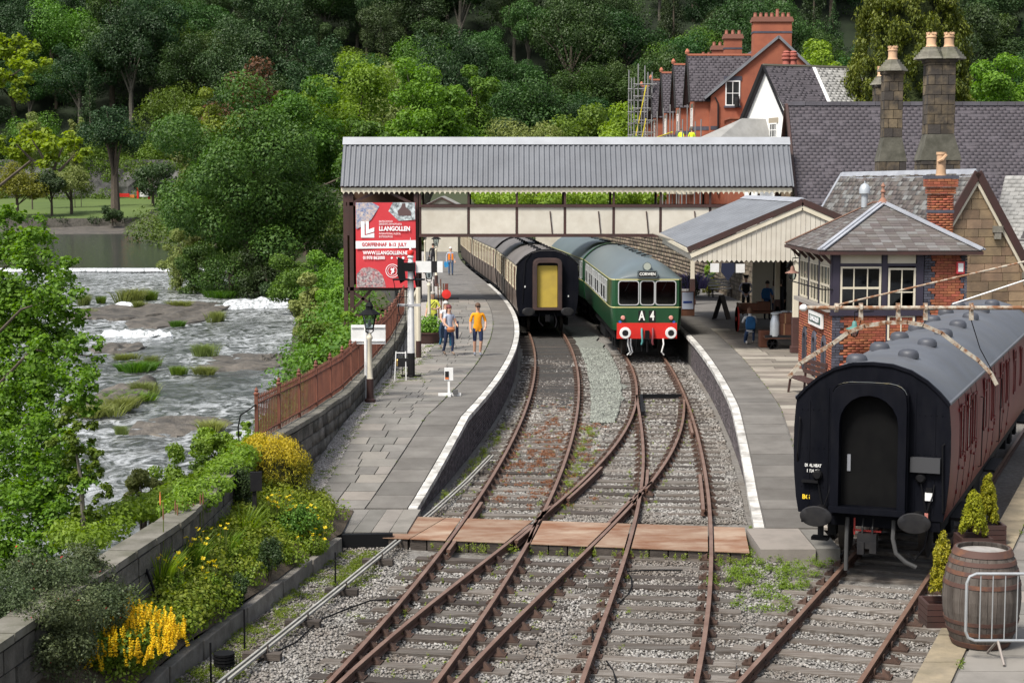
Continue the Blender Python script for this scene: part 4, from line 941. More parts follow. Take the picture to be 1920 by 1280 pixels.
# rolling stock (built in coach coordinates: x across, y back from the end, z above rail)
def kid(o, p): o.parent = p; return o
def rrect(cx, cz, w, h, r, n=4):
 P = []
 for (sx, sz, a) in ((1, 1, 0), (-1, 1, 90), (-1, -1, 180), (1, -1, 270)):
  for i in range(n + 1):
   t = R(a + 90 * i / n); P.append((cx + sx * (w / 2 - r) + r * math.cos(t), cz + sz * (h / 2 - r) + r * math.sin(t)))
 return P
def archpts(cx, z0, w, h, n=10):
 r = w / 2; return [(cx + r * math.cos(math.pi * i / n), z0 + h - r + r * math.sin(math.pi * i / n)) for i in range(n + 1)] + [(cx - r, z0), (cx + r, z0)]
def ring(b, outer, inner, f, d0, d1):
 """frame between two outlines; f(a, z, depth) -> point"""
 k = len(outer); V = [f(a, z, d) for d in (d0, d1) for P in (outer, inner) for a, z in P]; o = []
 for i in range(k):
  j = (i + 1) % k
  o += [(i, j, k + j, k + i), (2 * k + i, 3 * k + i, 3 * k + j, 2 * k + j), (i, 2 * k + i, 2 * k + j, j), (k + i, k + j, 3 * k + j, 3 * k + i)]
 b.add(V, o); return b
FY = lambda a, z, d: (a, -d, z)                 # on an end face, proud towards -y
def FS(side, x): return lambda a, z, d: (side * (x + d), a, z)   # on a side
def plate(b, pts, f, d0, d1):
 b.ext([f(a, z, d0) for a, z in pts], Vector(f(0, 0, d1)) - Vector(f(0, 0, d0))); return b
m_maroon = M('maroon_paint', (.145, .014, .013), (.115, .011, .011), scale=1.3, rough=.42, dirt=.3, dscale=1.5, dcol=(.07, .028, .022), spec=.3)
m_endblk = M('sooty_black_end', (.003, .0035, .006), (.006, .0065, .010), scale=2.2, rough=.6, dirt=.35, dscale=3, dcol=(.014, .014, .016), stretch=(1, 1, .35), spec=.05)
m_croof = M('weathered_grey_roof', (.105, .112, .128), (.078, .083, .096), scale=.8, rough=.45, dirt=.45, dscale=1.3, dcol=(.085, .082, .075), spec=.45)
m_broof = M('brown_grey_roof', (.135, .125, .122), (.105, .098, .096), scale=.8, rough=.6, dirt=.25, dscale=.8)
m_groof = M('green_grey_roof', (.105, .135, .145), (.085, .11, .12), scale=.7, rough=.4, dirt=.3, dscale=1.1, dcol=(.11, .12, .12), spec=.5)
m_choc = M('chocolate_side', (.105, .072, .056), (.085, .058, .046), scale=1.2, rough=.4, dirt=.2, dscale=.8, coat=.1)
m_crm = M('cream_side', (.63, .565, .42), (.57, .51, .375), scale=1, rough=.4, dirt=.2, dscale=1, dcol=(.4, .34, .24), coat=.1)
m_green = M('brunswick_green', (.010, .060, .022), (.008, .048, .018), scale=1, rough=.28, spec=.5, coat=.3)
m_line = M('cream_lining', (.62, .58, .27), rough=.4)
m_red = M('signal_red', (.60, .028, .02), (.52, .022, .018), scale=2, rough=.4)
m_alu = M('alloy_frame', (.52, .53, .53), rough=.35, metal=.3)
m_wheel = M('wheel_steel', (.035, .03, .028), (.055, .042, .034), scale=5, rough=.6)
m_pane = M('coach_glass', (.016, .019, .021), (.03, .033, .033), scale=.7, rough=.07, spec=.7)
m_buf = M('greasy_buffer', (.010, .010, .012), (.02, .019, .019), scale=5, rough=.5, spec=.25)
m_yel = M('yellow_board', (.46, .335, .055), (.40, .29, .05), scale=1.5, rough=.6, dirt=.25, dscale=2, dcol=(.2, .14, .05))
BODY = [(1.30, 1.02), (1.35, 1.3), (1.39, 1.75), (1.405, 2.2), (1.40, 2.6), (1.375, 2.95), (1.35, 3.12)]
def roofpts(w=1.37, z0=3.1, z1=3.76, n=12, p=2.5): return [(w * math.cos(math.pi * i / n), z0 + (z1 - z0) * (1 - abs(math.cos(math.pi * i / n)) ** p)) for i in range(n + 1)]
def bx_at(z): return float(np.interp(z, [p[1] for p in BODY], [p[0] for p in BODY]))
def side_strip(b, z0, z1, y0, y1, both=True, t=.04):
 zs = sorted({z0, z1} | {p[1] for p in BODY if z0 < p[1] < z1})
 for s in (-1, 1):
  V = [(s * bx_at(z), y, z) for z in zs for y in (y0, y1)] + [(s * (bx_at(z) - t), y, z) for z in zs for y in (y0, y1)]; n = len(zs); m = 2 * n
  F = [(2 * i, 2 * i + 1, 2 * i + 3, 2 * i + 2) for i in range(n - 1)] + [(m + 2 * i, m + 2 * i + 2, m + 2 * i + 3, m + 2 * i + 1) for i in range(n - 1)]
  F += [(0, m, m + 1, 1), (m - 2, m - 1, 2 * m - 1, 2 * m - 2)] + [(2 * i, 2 * i + 2, m + 2 * i + 2, m + 2 * i) for i in range(n - 1)] + [(2 * i + 1, m + 2 * i + 1, m + 2 * i + 3, 2 * i + 3) for i in range(n - 1)]
  b.add(V, F)
 return b
def bogie(t, y):
 b = MB()
 for s in (-1, 1):
  b.box(s * .99, y, .55, .1, 2.9, .2); b.box(s * 1.0, y, .42, .16, .5, .35)
  for dy in (-1.28, 1.28): b.box(s * 1.0, y + dy, .46, .16, .32, .34)
 g = kid(b.build('bogie', m_blackiron), t)
 for dy in (-1.28, 1.28):
  for s in (-1, 1):
   w = MB(); Mr = Matrix.Rotation(math.pi / 2, 4, 'Y'); w.lathe([(.46, -.07), (.46, .05), (.49, .055), (.49, .07), (.2, .06)], 20, (s * .75, y + dy, .46), Mr); kid(w.build('wheel', m_wheel, smooth=True), g)
def buffer(t, x, z=1.06, y=0.0, oval=True, white=False, L=.5):
 b = MB(); Mx = Matrix.Rotation(math.pi / 2, 4, 'X')
 b.lathe([(.13, 0), (.13, L * .55), (.09, L * .56), (.09, L)], 14, (x, y, z), Mx); o = kid(b.build('buffer', m_blackiron if not white else m_white, smooth=True), t)
 h = MB(); k = 22; rx, rz = (.29, .185) if oval else (.22, .22)
 V = []
 for d, q in ((0, 1), (-.03, 1), (-.045, .93), (-.05, .55), (-.05, 0.02)):
  V += [(x + rx * q * math.cos(2 * math.pi * i / k), y - L + d, z + rz * q * math.sin(2 * math.pi * i / k)) for i in range(k)]
 h.add(V, [(r * k + i, r * k + (i + 1) % k, (r + 1) * k + (i + 1) % k, (r + 1) * k + i) for r in range(4) for i in range(k)] + [list(range(k))[::-1]])
 if white:
  for i in range(2 * k): h.m[i] = 1
  for i in range(2 * k, 3 * k): h.m[i] = 1
 kid(h.build('buffer_head', [m_buf, m_white], smooth=True), o)
def underframe(t, L):
 b = MB(); b.box(0, L / 2, .92, 2.5, L - .1, .2); b.box(0, L / 2, .62, 2.0, 3.0, .5); b.box(.9, L * .36, .62, .5, 1.2, .5); b.box(-.9, L * .62, .62, .5, 1.4, .5); kid(b.build('underframe', m_blackiron), t)
 b = MB(); b.box(0, .06, 1.0, 2.5, .14, .34); kid(b.build('headstock', m_endblk), t)
 for s in (-1, 1):
  for y in (2.0, L * .42, L - 2.6):
   b = MB(); b.box(s * 1.38, y, .84, .24, 1.6, .05); kid(b.build('step_board', m_blackiron), t)
def endpoly(inset=0.0, rp=None):
 rp = rp or roofpts(); return [(x, z) for x, z in BODY] + [(x, z) for x, z in rp[1:-1]] + [(-x, z) for x, z in BODY[::-1]]
def roof(t, L, mat, rp=None, y0=0.0):
 rp = rp or roofpts(); b = MB(); n = len(rp); ny = 12
 V = [(x, y0 + (L - y0) * j / ny, z) for j in range(ny + 1) for x, z in rp]; b.add(V, [(j * n + i, j * n + i + 1, (j + 1) * n + i + 1, (j + 1) * n + i) for j in range(ny) for i in range(n - 1)])
 o = kid(b.build('roof', mat, smooth=True), t); b2 = MB()
 for s in (-1, 1): b2.box(s * 1.37, L / 2, 3.11, .05, L, .045)
 kid(b2.build('gutter', mat), o); return o
def vents(t, ys, mat, xs=(-.42, .42), sc=1.0):
 for y in ys:
  for x in xs:
   zc = 3.1 + .66 * (1 - (abs(x) / 1.37) ** 2.5)
   v = MB(); k = 14; V = []
   for q, h in ((1, -.03), (.97, .05), (.84, .1), (.55, .13), (.1, .14)):
    V += [(x + .2 * sc * q * math.cos(2 * math.pi * i / k), y + .16 * sc * q * math.sin(2 * math.pi * i / k), zc + h * sc) for i in range(k)]
   v.add(V, [(r * k + i, r * k + (i + 1) % k, (r + 1) * k + (i + 1) % k, (r + 1) * k + i) for r in range(4) for i in range(k)] + [[4 * k + i for i in range(k)]])
   kid(v.build('roof_vent', mat, smooth=True), t)
def side_window(t, side, y, w, h, zc, fm, gm, bars=(), r=.06, fr=.035):
 x = bx_at(zc); f = FS(side, x - .002); b = MB(); ring(b, rrect(y, zc, w + 2 * fr, h + 2 * fr, r), rrect(y, zc, w, h, max(.01, r - .02)), f, 0, .022)
 for q in bars: b.box(side * (x + .008), y, zc + q * h, .02, w, .03)
 o = kid(b.build('window', fm), t); g = MB(); plate(g, rrect(y, zc, w, h, max(.01, r - .02)), f, -.002, .006); kid(g.build('pane', gm), o); return o
def gangway(t, mo, mi, mb, w=1.34, h=2.32, z0=1.12, depth=.3, iw=1.04, ih=2.0, dome=True):
 b = MB(); n = 10
 outer = [(w / 2 * (abs(math.cos(math.pi * i / n)) ** .45) * (1 if math.cos(math.pi * i / n) >= 0 else -1), z0 + h - .42 + .42 * math.sin(math.pi * i / n) ** .6) for i in range(n + 1)] + [(-w / 2, z0), (w / 2, z0)]
 inner = archpts(0, z0 + .1, iw, ih, n) if dome else [(iw / 2 * (abs(math.cos(math.pi * i / n)) ** .3) * (1 if math.cos(math.pi * i / n) >= 0 else -1), z0 + .1 + ih - .2 + .2 * math.sin(math.pi * i / n) ** .5) for i in range(n + 1)] + [(-iw / 2, z0 + .1), (iw / 2, z0 + .1)]
 ring(b, outer, inner, FY, 0, depth); kid(b.build('gangway', mo, bevel=.012), t)
 mid = z0 + h / 2
 for d in (.05, .12, .19):
  f_ = MB(); ring(f_, [(x * 1.035, mid + (z - mid) * 1.02) for x, z in outer], [(x * .98, mid + (z - mid) * .99) for x, z in outer], FY, d, d + .035); kid(f_.build('bellows_fold', mo), t)
 d = MB(); plate(d, inner, FY, .0, .06); dd = kid(d.build('gangway_door', mi), t)
 s = MB(); s.box(0, -depth / 2 - .02, z0 + .05, w + .02, depth + .1, .1); kid(s.build('gangway_plate', mb), t); return dd
# maroon brake van in the siding
bgv = thing('railway_coach', (6.1, 27.8, 0), 'maroon parcels coach with black gangway end, parked at right in the siding', 'coach', rz=-math.atan(.403))
LB = 17.4; bgv.scale = (.94, 1, .955)
kid(side_strip(MB(), 1.02, 3.12, .0, LB).build('side_panel', m_maroon), bgv)
b = MB(); plate(b, endpoly(), FY, -.04, .03); kid(b.build('end_panel', m_endblk), bgv)
b = MB(); plate(b, endpoly(), lambda a, z, d: (a, LB + d, z), -.04, .0); kid(b.build('end_panel', m_endblk), bgv)
b = MB(); ro = roofpts(1.385, 3.1, 3.79); ri = roofpts(1.36, 3.06, 3.74)
n_ = len(ro); b.add([(x, y, z) for y in (-.06, .05) for P in (ro, ri) for x, z in P], [(i, i + 1, n_ + i + 1, n_ + i) for i in range(n_ - 1)] + [(2 * n_ + i, 3 * n_ + i, 3 * n_ + i + 1, 2 * n_ + i + 1) for i in range(n_ - 1)] + [(i, 2 * n_ + i, 2 * n_ + i + 1, i + 1) for i in range(n_ - 1)] + [(n_ + i, n_ + i + 1, 3 * n_ + i + 1, 3 * n_ + i) for i in range(n_ - 1)])
kid(b.build('roof_rim', m_endblk), bgv)
roof(bgv, LB, m_croof); m_vent = M('vent_grey', (.06, .065, .08), (.045, .048, .058), scale=3, rough=.5)
vents(bgv, np.arange(.6, 17, 2.35), m_vent, xs=(-.4,)); vents(bgv, np.arange(1.7, 17, 2.35), m_vent, xs=(.36,))
underframe(bgv, LB); bogie(bgv, 3.0); bogie(bgv, LB - 3.0)
door = gangway(bgv, m_endblk, M('gangway_door_black', (.004, .004, .0045), (.007, .007, .007), scale=2, rough=.8, spec=.06), m_endblk)
b = MB(); b.box(-.38, -.065, 1.98, .06, .02, .3); kid(b.build('door_handle', M('worn_steel', (.3, .31, .34), rough=.4, metal=.5)), door)
b = MB(); n = 10
for i in range(n):
 t0, t1 = math.pi * (.12 + .76 * i / n), math.pi * (.12 + .76 * (i + 1) / n)
 def q_(t, d): c_ = math.cos(t); return (.68 * (abs(c_) ** .45) * (1 if c_ >= 0 else -1), -d, 1.12 + 2.32 - .42 + .43 * math.sin(t) ** .6 + .006)
 b.add([q_(t0, .02), q_(t1, .02), q_(t1, .29), q_(t0, .29)], [(0, 1, 2, 3)])
kid(b.build('gangway_hood', M('flaking_hood_paint', (.13, .14, .14), (.30, .24, .1), scale=6, rough=.7, lo=.5, hi=.72)), bgv)
for x in (-.87, .87): buffer(bgv, x)
b = MB(); b.box(.98, -.07, 2.02, .52, .14, .26); kid(b.build('lamp_box', M('grey_black_box', (.045, .046, .05), rough=.5)), bgv)
b = MB(); b.box(1.05, -.05, 1.46, .13, .08, .14); kid(b.build('switch_box', m_white), bgv); b = MB(); b.box(1.05, -.045, 1.57, .11, .07, .08); b.tube([(1.05, -.05, 1.4), (1.05, -.05, .95), (1.0, -.12, .55), (.85, -.2, .35), (.72, -.2, .45)], .022, 6); kid(b.build('conduit', m_blackiron), bgv)
for x, pp in ((-.42, [(-.38, -.1, 1.0), (-.38, -.16, .55), (-.38, -.16, .05)]), (.5, [(.45, -.1, 1.0), (.46, -.22, .7), (.52, -.25, .45), (.7, -.25, .3), (.88, -.22, .22)])):
 b = MB(); b.tube(pp, .04, 8); kid(b.build('brake_hose', M('rubber_hose', (.05, .05, .05), rough=.7), smooth=True), bgv)
b = MB()
for x in (-.09, .09): b.tube([(x, -.1, 1.0), (x, -.2, .85), (x, -.22, .66), (x * .4, -.22, .58)], .02, 6)
b.box(0, -.16, .62, .34, .22, .26); b.box(-.1, -.26, .5, .12, .1, .22); b.box(.12, -.26, .52, .12, .1, .2); kid(b.build('coupling', m_buf), bgv)
b = MB(); b.box(-.02, -.1, .78, .5, .03, .03); b.box(-.25, -.1, .85, .03, .03, .3); kid(b.build('coupling_lever', M('dull_red', (.30, .03, .025), rough=.6)), bgv)
for x, z, s in ((-.95, 1.72, 1), (.9, 1.78, 1)):
 b = MB(); b.lathe([(.09, 0), (.09, .06), (.06, .09)], 12, (x + .2 * s * 0, -.03, z), Matrix.Rotation(math.pi / 2, 4, 'X')); b.tube([(x, -.08, z - .05), (x + .08, -.1, z - .45), (x + .12, -.1, z - .6)], .012, 5); b.tube([(x + .12, -.1, z - .6), (x + .22, -.1, z - .3), (x + .24, -.06, z - .1)], .012, 5); o = kid(b.build('jumper_cable', m_blackiron), bgv)
 b = MB(); b.box(x + .12, -.1, z - .68, .06, .05, .14); kid(b.build('jumper_plug', M('faded_red_plug', (.42, .16, .13), rough=.7)), o)
b = MB(); b.tube([(-1.3, -.03, 2.75), (-1.28, -.09, 2.72), (-1.32, -.09, 2.1), (-1.33, -.03, 1.95)], .014, 6); b.tube([(1.3, -.03, 2.4), (1.27, -.09, 2.38), (1.3, -.09, 1.2), (1.3, -.03, 1.18)], .014, 6); b.box(-1.08, -.08, 1.6, .3, .1, .04); b.box(-.86, -.12, .76, .1, .06, .3); b.box(-.86, -.14, .6, .3, .2, .06); kid(b.build('end_step', m_blackiron), bgv)
mw = M('lettering_white', (.62, .62, .6), rough=.6); my = M('lettering_yellow', (.72, .5, .03), rough=.6)
EF = frame((0, -.034, 0), (1, 0, 0), (0, 0, 1), (0, -1, 0))
text('lettering', 'BG', .11, my, EF @ Matrix.Translation((-1.16, 1.3, 0)), None, bold=.004).parent = bgv
for k, s in enumerate(('DUAL HEAT', 'E.T.H. 2X')): text('lettering', s, .075, mw, EF @ Matrix.Translation((-1.04, 1.88 - .1 * k, 0)), None, width=.75, bold=.003).parent = bgv
for x in (-1.12, -.78, .78, 1.12): b = MB(); b.box(x, -.034, 2.1 if abs(x) > 1 else 2.2, .03, .012, 1.9 if abs(x) > 1 else 2.2); kid(b.build('end_rib', m_endblk), bgv)
b = MB()
for z in (1.5, 2.2, 2.9):
 for x in np.linspace(-1.25, 1.25, 26):
  if abs(x) > .72: b.box(x, -.034, z, .018, .012, .018)
kid(b.build('rivets', m_endblk), bgv)['kind'] = 'stuff'
for y, w, h, zc in ((1.55, .3, .92, 2.42), (2.55, .36, 1.0, 2.45), (3.3, .3, .92, 2.42), (5.2, .36, 1.0, 2.45), (6.6, .3, .92, 2.42), (8.4, .36, 1.0, 2.45), (9.6, .3, .92, 2.42), (11.4, .36, 1, 2.45), (13, .3, .92, 2.42)): side_window(bgv, 1, y, w, h, zc, m_maroon, m_pane, (.28,) if w > .32 else ())
for y in (1.2, 2.12, 3.02, 3.8, 6.0, 7.1, 9.0, 10.2):
 b = MB(); zs = [1.06, 1.3, 1.75, 2.2, 2.6, 2.95, 3.08]
 for a_, c_ in zip(zs[:-1], zs[1:]): b.bar((bx_at(a_) + .001, y, a_), (bx_at(c_) + .001, y, c_), .012, .012)
 o = kid(b.build('door_edge', m_dark), bgv)
 for z in (1.35, 1.8, 2.85):
  h_ = MB(); h_.box(bx_at(z) + .012, y + .02, z, .03, .14, .07); kid(h_.build('hinge', m_maroon), o)
for y in (1.72, 3.45, 6.75):
 b = MB(); b.tube([(1.40, y, 2.02), (1.45, y, 2.0), (1.45, y + .08, 1.98)], .012, 5); kid(b.build('door_handle', m_maroon), bgv)
 for dy, z in ((-.1, 1.72), (.2, 1.9)): b = MB(); b.box(1.42, y + dy, z, .04, .12, .03); kid(b.build('door_latch', m_maroon), bgv)
for y in (4.4, 7.8):
 b = MB(); b.tube([(1.40, y, 2.7), (1.46, y, 2.68), (1.44, y, 1.3), (1.38, y, 1.28)], .012, 6); kid(b.build('grab_rail', m_blackiron), bgv)
# chocolate and cream coaches at the left platform
cA = lambda Y: (AL(Y) + AR(Y)) / 2
cD = lambda Y: ((CL(Y) if Y > 50 else DL(Y)) + DR(Y)) / 2
def place(f, Y0, L):
 a, b_ = Vector((f(Y0), Y0, 0)), Vector((f(Y0 + L), Y0 + L * .998, 0)); d = b_ - a; return a, math.atan2(-d.x, d.y), b_
def cream_coach(Y0, L, label, ends):
 a, rz, e = place(cA, Y0, L); t = thing('railway_coach', a, label, 'coach', rz=rz)
 kid(side_strip(MB(), 1.02, 1.98, 0, L).build('lower_side', m_choc), t); kid(side_strip(MB(), 1.984, 3.12, 0, L).build('upper_side', m_crm), t)
 for yy, s in ((0, 1), (L, -1)):
  b = MB(); plate(b, endpoly(), lambda a_, z, d: (a_, yy - s * d, z), -.04, .02); kid(b.build('end_panel', m_endblk), t)
 roof(t, L, m_broof); underframe(t, L); bogie(t, 3.0); bogie(t, L - 3.0)
 vents(t, np.arange(1.2, L - 1, 1.9), m_blackiron, xs=(-.3, .3), sc=.62)
 y = 1.0; k = 0
 while y < L - 1.0:
  w = .62 if k % 3 != 2 else .42
  side_window(t, -1, y, w, .95, 2.5, m_crm if k % 3 else m_wood, m_pane, (.26,), r=.08)
  if k % 3 == 2:
   b = MB(); b.box(-1.412, y + .36, 2.05, .02, .012, 2.0); b.box(-1.412, y - .36, 2.05, .02, .012, 2.0); o = kid(b.build('door_edge', m_dark), t)
   b = MB(); b.box(-1.42, y - .28, 1.85, .03, .1, .03); kid(b.build('door_handle', m_blackiron), o)
  y += w + .26; k += 1
 b = MB(); rp = roofpts(1.40, 3.1, 3.80)
 b.tube([(x, -.02, z) for x, z in rp], .03, 5, False); kid(b.build('roof_rib', m_blackiron), t)
 if ends:
  mo = M('brown_gangway', (.06, .035, .03), (.04, .026, .024), scale=3, rough=.6)
  d = gangway(t, mo, m_dark, mo, w=1.28, h=2.3, iw=.94, ih=2.0, dome=False)
  b = MB(); plate(b, rrect(0, 2.16, .9, 1.86, .05), FY, .06, .1); kid(b.build('yellow_panel', m_yel), d)
  for x in (-.87, .87): buffer(t, x)
  b = MB(); b.tube([(-.35, -.1, 1.0), (-.38, -.2, .6), (-.2, -.22, .4)], .035, 6); b.tube([(.3, -.1, 1.0), (.42, -.2, .6), (.36, -.2, .35)], .035, 6); b.box(0, -.2, .75, .2, .2, .3); kid(b.build('coupling', m_blackiron), t)
  for x, z in ((-1.0, 2.15), (.95, 1.72)):
   b = MB(); b.box(x, -.03, z, .05, .03, .08); kid(b.build('lamp_bracket', m_white), t)
  b = MB(); b.tube([(-1.1, -.03, 1.4), (-1.05, -.08, 2.6), (-.98, -.05, 3.3), (-.75, -.05, 3.62)], .015, 5); kid(b.build('end_pipe', m_blackiron), t)
 return t
ca = cream_coach(73.9, 19.6, 'chocolate and cream coach with a yellow board in its black end', True)
cream_coach(94.3, 19.6, 'chocolate and cream coach coupled next behind the yellow-boarded one', False)
cream_coach(114.7, 19.6, 'farthest chocolate and cream coach on the curving platform', False)
# green diesel railcar
def railcar(Y0, L, label, cab):
 a, rz, e = place(cD, Y0, L); t = thing('diesel_railcar', a, label, 'railcar', rz=rz)
 secs = [(0, 1.22, 3.16), (.05, 1.285, 3.26), (.14, 1.33, 3.36), (.35, 1.37, 3.5), (.75, 1.39, 3.63), (1.4, 1.395, 3.74), (2.4, 1.395, 3.80)] if cab else [(0, 1.395, 3.80)]
 secs += [(L * k / 6, 1.395, 3.80) for k in range(1, 7)]
 def loft(name, pf, mat, front=True):
  P = [pf(w, zt) for _, w, zt in secs]; k = len(P[0]); b = MB()
  b.add([(x, s[0], z) for s, q in zip(secs, P) for x, z in q], [(i * k + j, i * k + j + 1, (i + 1) * k + j + 1, (i + 1) * k + j) for i in range(len(secs) - 1) for j in range(k - 1)] + ([list(range(k))] if front else []) + [[(len(secs) - 1) * k + j for j in range(k)]])
  return kid(b.build(name, mat, smooth=True), t)
 zc = 3.06
 loft('roof', lambda w, zt: [(w * math.cos(math.pi * i / 16), zc + (zt - zc) * (1 - abs(math.cos(math.pi * i / 16)) ** 2.3)) for i in range(17)], m_groof)
 loft('body', lambda w, zt: [(w * .995, zc), (w, 2.6), (w, 2.1), (w * .985, 1.6), (w * .95, 1.12)] + [(-w * .95, 1.12), (-w * .985, 1.6), (-w, 2.1), (-w, 2.6), (-w * .995, zc)], m_green, not cab)
 for z, h in ((3.06, .035), (2.0, .035)):
  b = MB(); k = len(secs)
  for s in (-1, 1):
   pts = [(s * (w * (1.0 if z < 3 else .996) + .006), y) for y, w, zt in secs]
   b.add([(x, y, z + q) for x, y in pts for q in (-h / 2, h / 2)], [(2 * i, 2 * i + 1, 2 * i + 3, 2 * i + 2) for i in range(k - 1)])
  if cab: b.box(0, -.004, z, 2.44 if z < 3 else 2.42, .012, h)
  kid(b.build('lining', m_line), t)
 y = 2.4 if cab else .9; k = 0
 while y < L - 1.2:
  w = 1.25 if k % 3 else .5
  for s in (-1, 1):
   f = FS(s, 1.393); b = MB(); ring(b, rrect(y, 2.5, w + .08, .92, .06), rrect(y, 2.5, w, .84, .05), f, 0, .02)
   b.box(s * 1.40, y, 2.64, .02, w, .025)
   if w > 1: b.box(s * 1.40, y - w * .17, 2.78, .018, .02, .26); b.box(s * 1.40, y + w * .17, 2.78, .018, .02, .26)
   o = kid(b.build('window', m_alu), t); g = MB(); plate(g, rrect(y, 2.5, w, .84, .05), f, -.004, .006); kid(g.build('pane', m_pane), o)
  y += w / 2 + (1.0 if k % 3 == 0 else .78); k += 1
  if k % 3 == 0: y -= .1
 b = MB(); b.box(0, L / 2, .9, 2.4, L - .8, .3); b.box(-.9, L * .4, .6, .6, 3.0, .5); b.box(.9, L * .5, .6, .6, 4, .5); kid(b.build('underframe', m_blackiron), t)
 bogie(t, 3.2); bogie(t, L - 3.0)
 for y in np.arange(3, L - .5, .55):
  b = MB(); b.box(.25 + .15 * (int(y * 2) % 2), y, 3.81, .22, .12, .06); kid(b.build('roof_vent', m_groof if int(y) % 2 else m_blackiron), t)
 if not cab:
  b = MB(); rp = [(1.40 * math.cos(math.pi * i / 16), zc + .77 * (1 - abs(math.cos(math.pi * i / 16)) ** 2.3)) for i in range(17)]; b.tube([(x, -.03, z) for x, z in rp], .035, 5, False); kid(b.build('roof_rib', m_green), t)
  return t
 b = MB(); b.tube([(1.38 * math.cos(math.pi * i / 16), L, zc + .77 * (1 - abs(math.cos(math.pi * i / 16)) ** 2.3)) for i in range(17)], .04, 5, False); kid(b.build('roof_rib', m_blackiron), t)
 b = MB(); b.ext([(-1.16, 0, 1.12), (1.16, 0, 1.12), (1.205, 0, 1.6), (1.22, 0, 2.11), (-1.22, 0, 2.11), (-1.205, 0, 1.6)], (0, .04, 0)); b.b2(-1.215, 1.215, 0, .04, 2.985, 3.06)
 for x0, x1 in ((-1.22, -1.07), (-.345, -.235), (.255, .345), (1.07, 1.22)): b.b2(x0, x1, 0, .04, 2.11, 2.985)
 kid(b.build('cab_front', m_green), t)
 b = MB(); b.b2(-1.3, 1.3, 1.5, 1.55, 1.1, 3.05); b.b2(-.5, -.42, 1.1, 1.5, 1.3, 3.05); kid(b.build('cab_bulkhead', M('cab_cream', (.45, .38, .25), rough=.6)), t)
 b = MB(); b.b2(-.22, .24, 1.46, 1.5, 1.2, 2.95); kid(b.build('cab_door', M('cab_door_red', (.16, .05, .035), rough=.5)), t)
 b = MB(); b.b2(-1.1, -.3, .15, .5, 1.9, 2.12); b.b2(.4, 1.1, .15, .5, 1.9, 2.16); kid(b.build('cab_desk', m_dark), t)
 b = MB(); b.b2(-.85, -.5, .75, 1.1, 1.5, 2.2); kid(b.build('cab_seat', M('seat_red', (.25, .03, .03), rough=.7)), t)
 b = MB(); b.b2(-1.28, 1.28, .3, 1.5, 3.0, 3.05); b.b2(-1.3, -1.27, .3, 1.5, 1.2, 3.0); b.b2(1.27, 1.3, .3, 1.5, 1.2, 3.0); kid(b.build('cab_lining', m_dark), t)
 for cx, w in ((-.71, .74), (.01, .5), (.71, .74)):
  b = MB(); ring(b, rrect(cx, 2.55, w + .07, .95, .12), rrect(cx, 2.55, w, .88, .1), FY, -.004, .03); o = kid(b.build('windscreen', m_alu), t)
  g = MB(); plate(g, rrect(cx, 2.55, w, .88, .1), FY, -.006, .008); kid(g.build('pane', m_glass), o)
  if w > .6:
   b = MB(); b.bar((cx + .05, -.045, 3.0), (cx - .14, -.05, 2.62), .015, .015); kid(b.build('wiper', m_blackiron), o)
 b = MB(); plate(b, rrect(0, 3.27, .78, .3, .08), FY, .0, .1); b.box(0, .2, 3.27, .7, .5, .26); hb = kid(b.build('destination_box', m_groof), t)
 b = MB(); plate(b, rrect(0, 3.27, .68, .21, .05), FY, .1, .108); kid(b.build('blind', m_black), hb)
 o = text('lettering', 'CORWEN', .15, M('blind_white', (.8, .8, .76), rough=.6), frame((0, -.112, 3.272), (1, 0, 0), (0, 0, 1), (0, -1, 0)), None, width=.92, bold=.004); o.parent = hb
 for s, x in (('A', -.2), ('4', .2)):
  b = MB(); b.box(x, -.01, 1.66, .26, .012, .42); kid(b.build('number_plate', m_black), t)
  o = text('lettering', s, .5, M('head_code_white', (.78, .78, .74), rough=.5), frame((x, -.02, 1.66), (1, 0, 0), (0, 0, 1), (0, -1, 0)), None, width=.66, bold=.012); o.parent = t
 b = MB(); b.lathe([(.0, -.02), (.12, -.02), (.14, .0), (.14, .12)], 16, (0, .12, 3.56), Matrix.Rotation(math.pi / 2, 4, 'X') @ Matrix.Translation((0, 0, 0))); kid(b.build('headlight', M('headlight_glass', (.35, .38, .33), rough=.2), smooth=True), t)
 b = MB(); b.lathe([(.14, 0), (.165, .02), (.165, .3), (.14, .3)], 16, (0, .32, 3.56), Matrix.Rotation(math.pi / 2, 4, 'X')); kid(b.build('headlight_rim', m_groof, smooth=True), t)
 for x in (-.92, .92):
  b = MB(); b.lathe([(.085, 0), (.085, .05), (.06, .08)], 14, (x, 0, 1.6), Matrix.Rotation(math.pi / 2, 4, 'X')); kid(b.build('tail_lamp', M('pink_lamp', (.62, .26, .22), rough=.3), smooth=True), t)
  b = MB(); b.box(x * 1.12, -.01, 1.44, .09, .03, .09, ry=.78); kid(b.build('coupling_star', M('blue_star', (.03, .12, .42), rough=.5)), t)
 b = MB(); b.box(0, .04, 1.1, 2.3, .16, .6); kid(b.build('buffer_beam', m_red), t)
 for x in (-.87, .87): buffer(t, x, 1.06, -.02, oval=False, white=True)
 for x, mt in ((-.2, M('teal_hose', (.09, .28, .28), rough=.5)), (.22, M('maroon_hose', (.2, .05, .06), rough=.5)), (-.62, m_white), (-.72, m_white), (.62, m_white)):
  b = MB(); z0 = 1.2 if abs(x) < .5 else .8; b.tube([(x, -.06, z0), (x * 1.02, -.14, z0 - .2), (x * .9, -.16, z0 - .5), (x * 1.05, -.12, z0 - .62)], .04 if abs(x) < .5 else .03, 7); kid(b.build('brake_hose', mt, smooth=True), t)
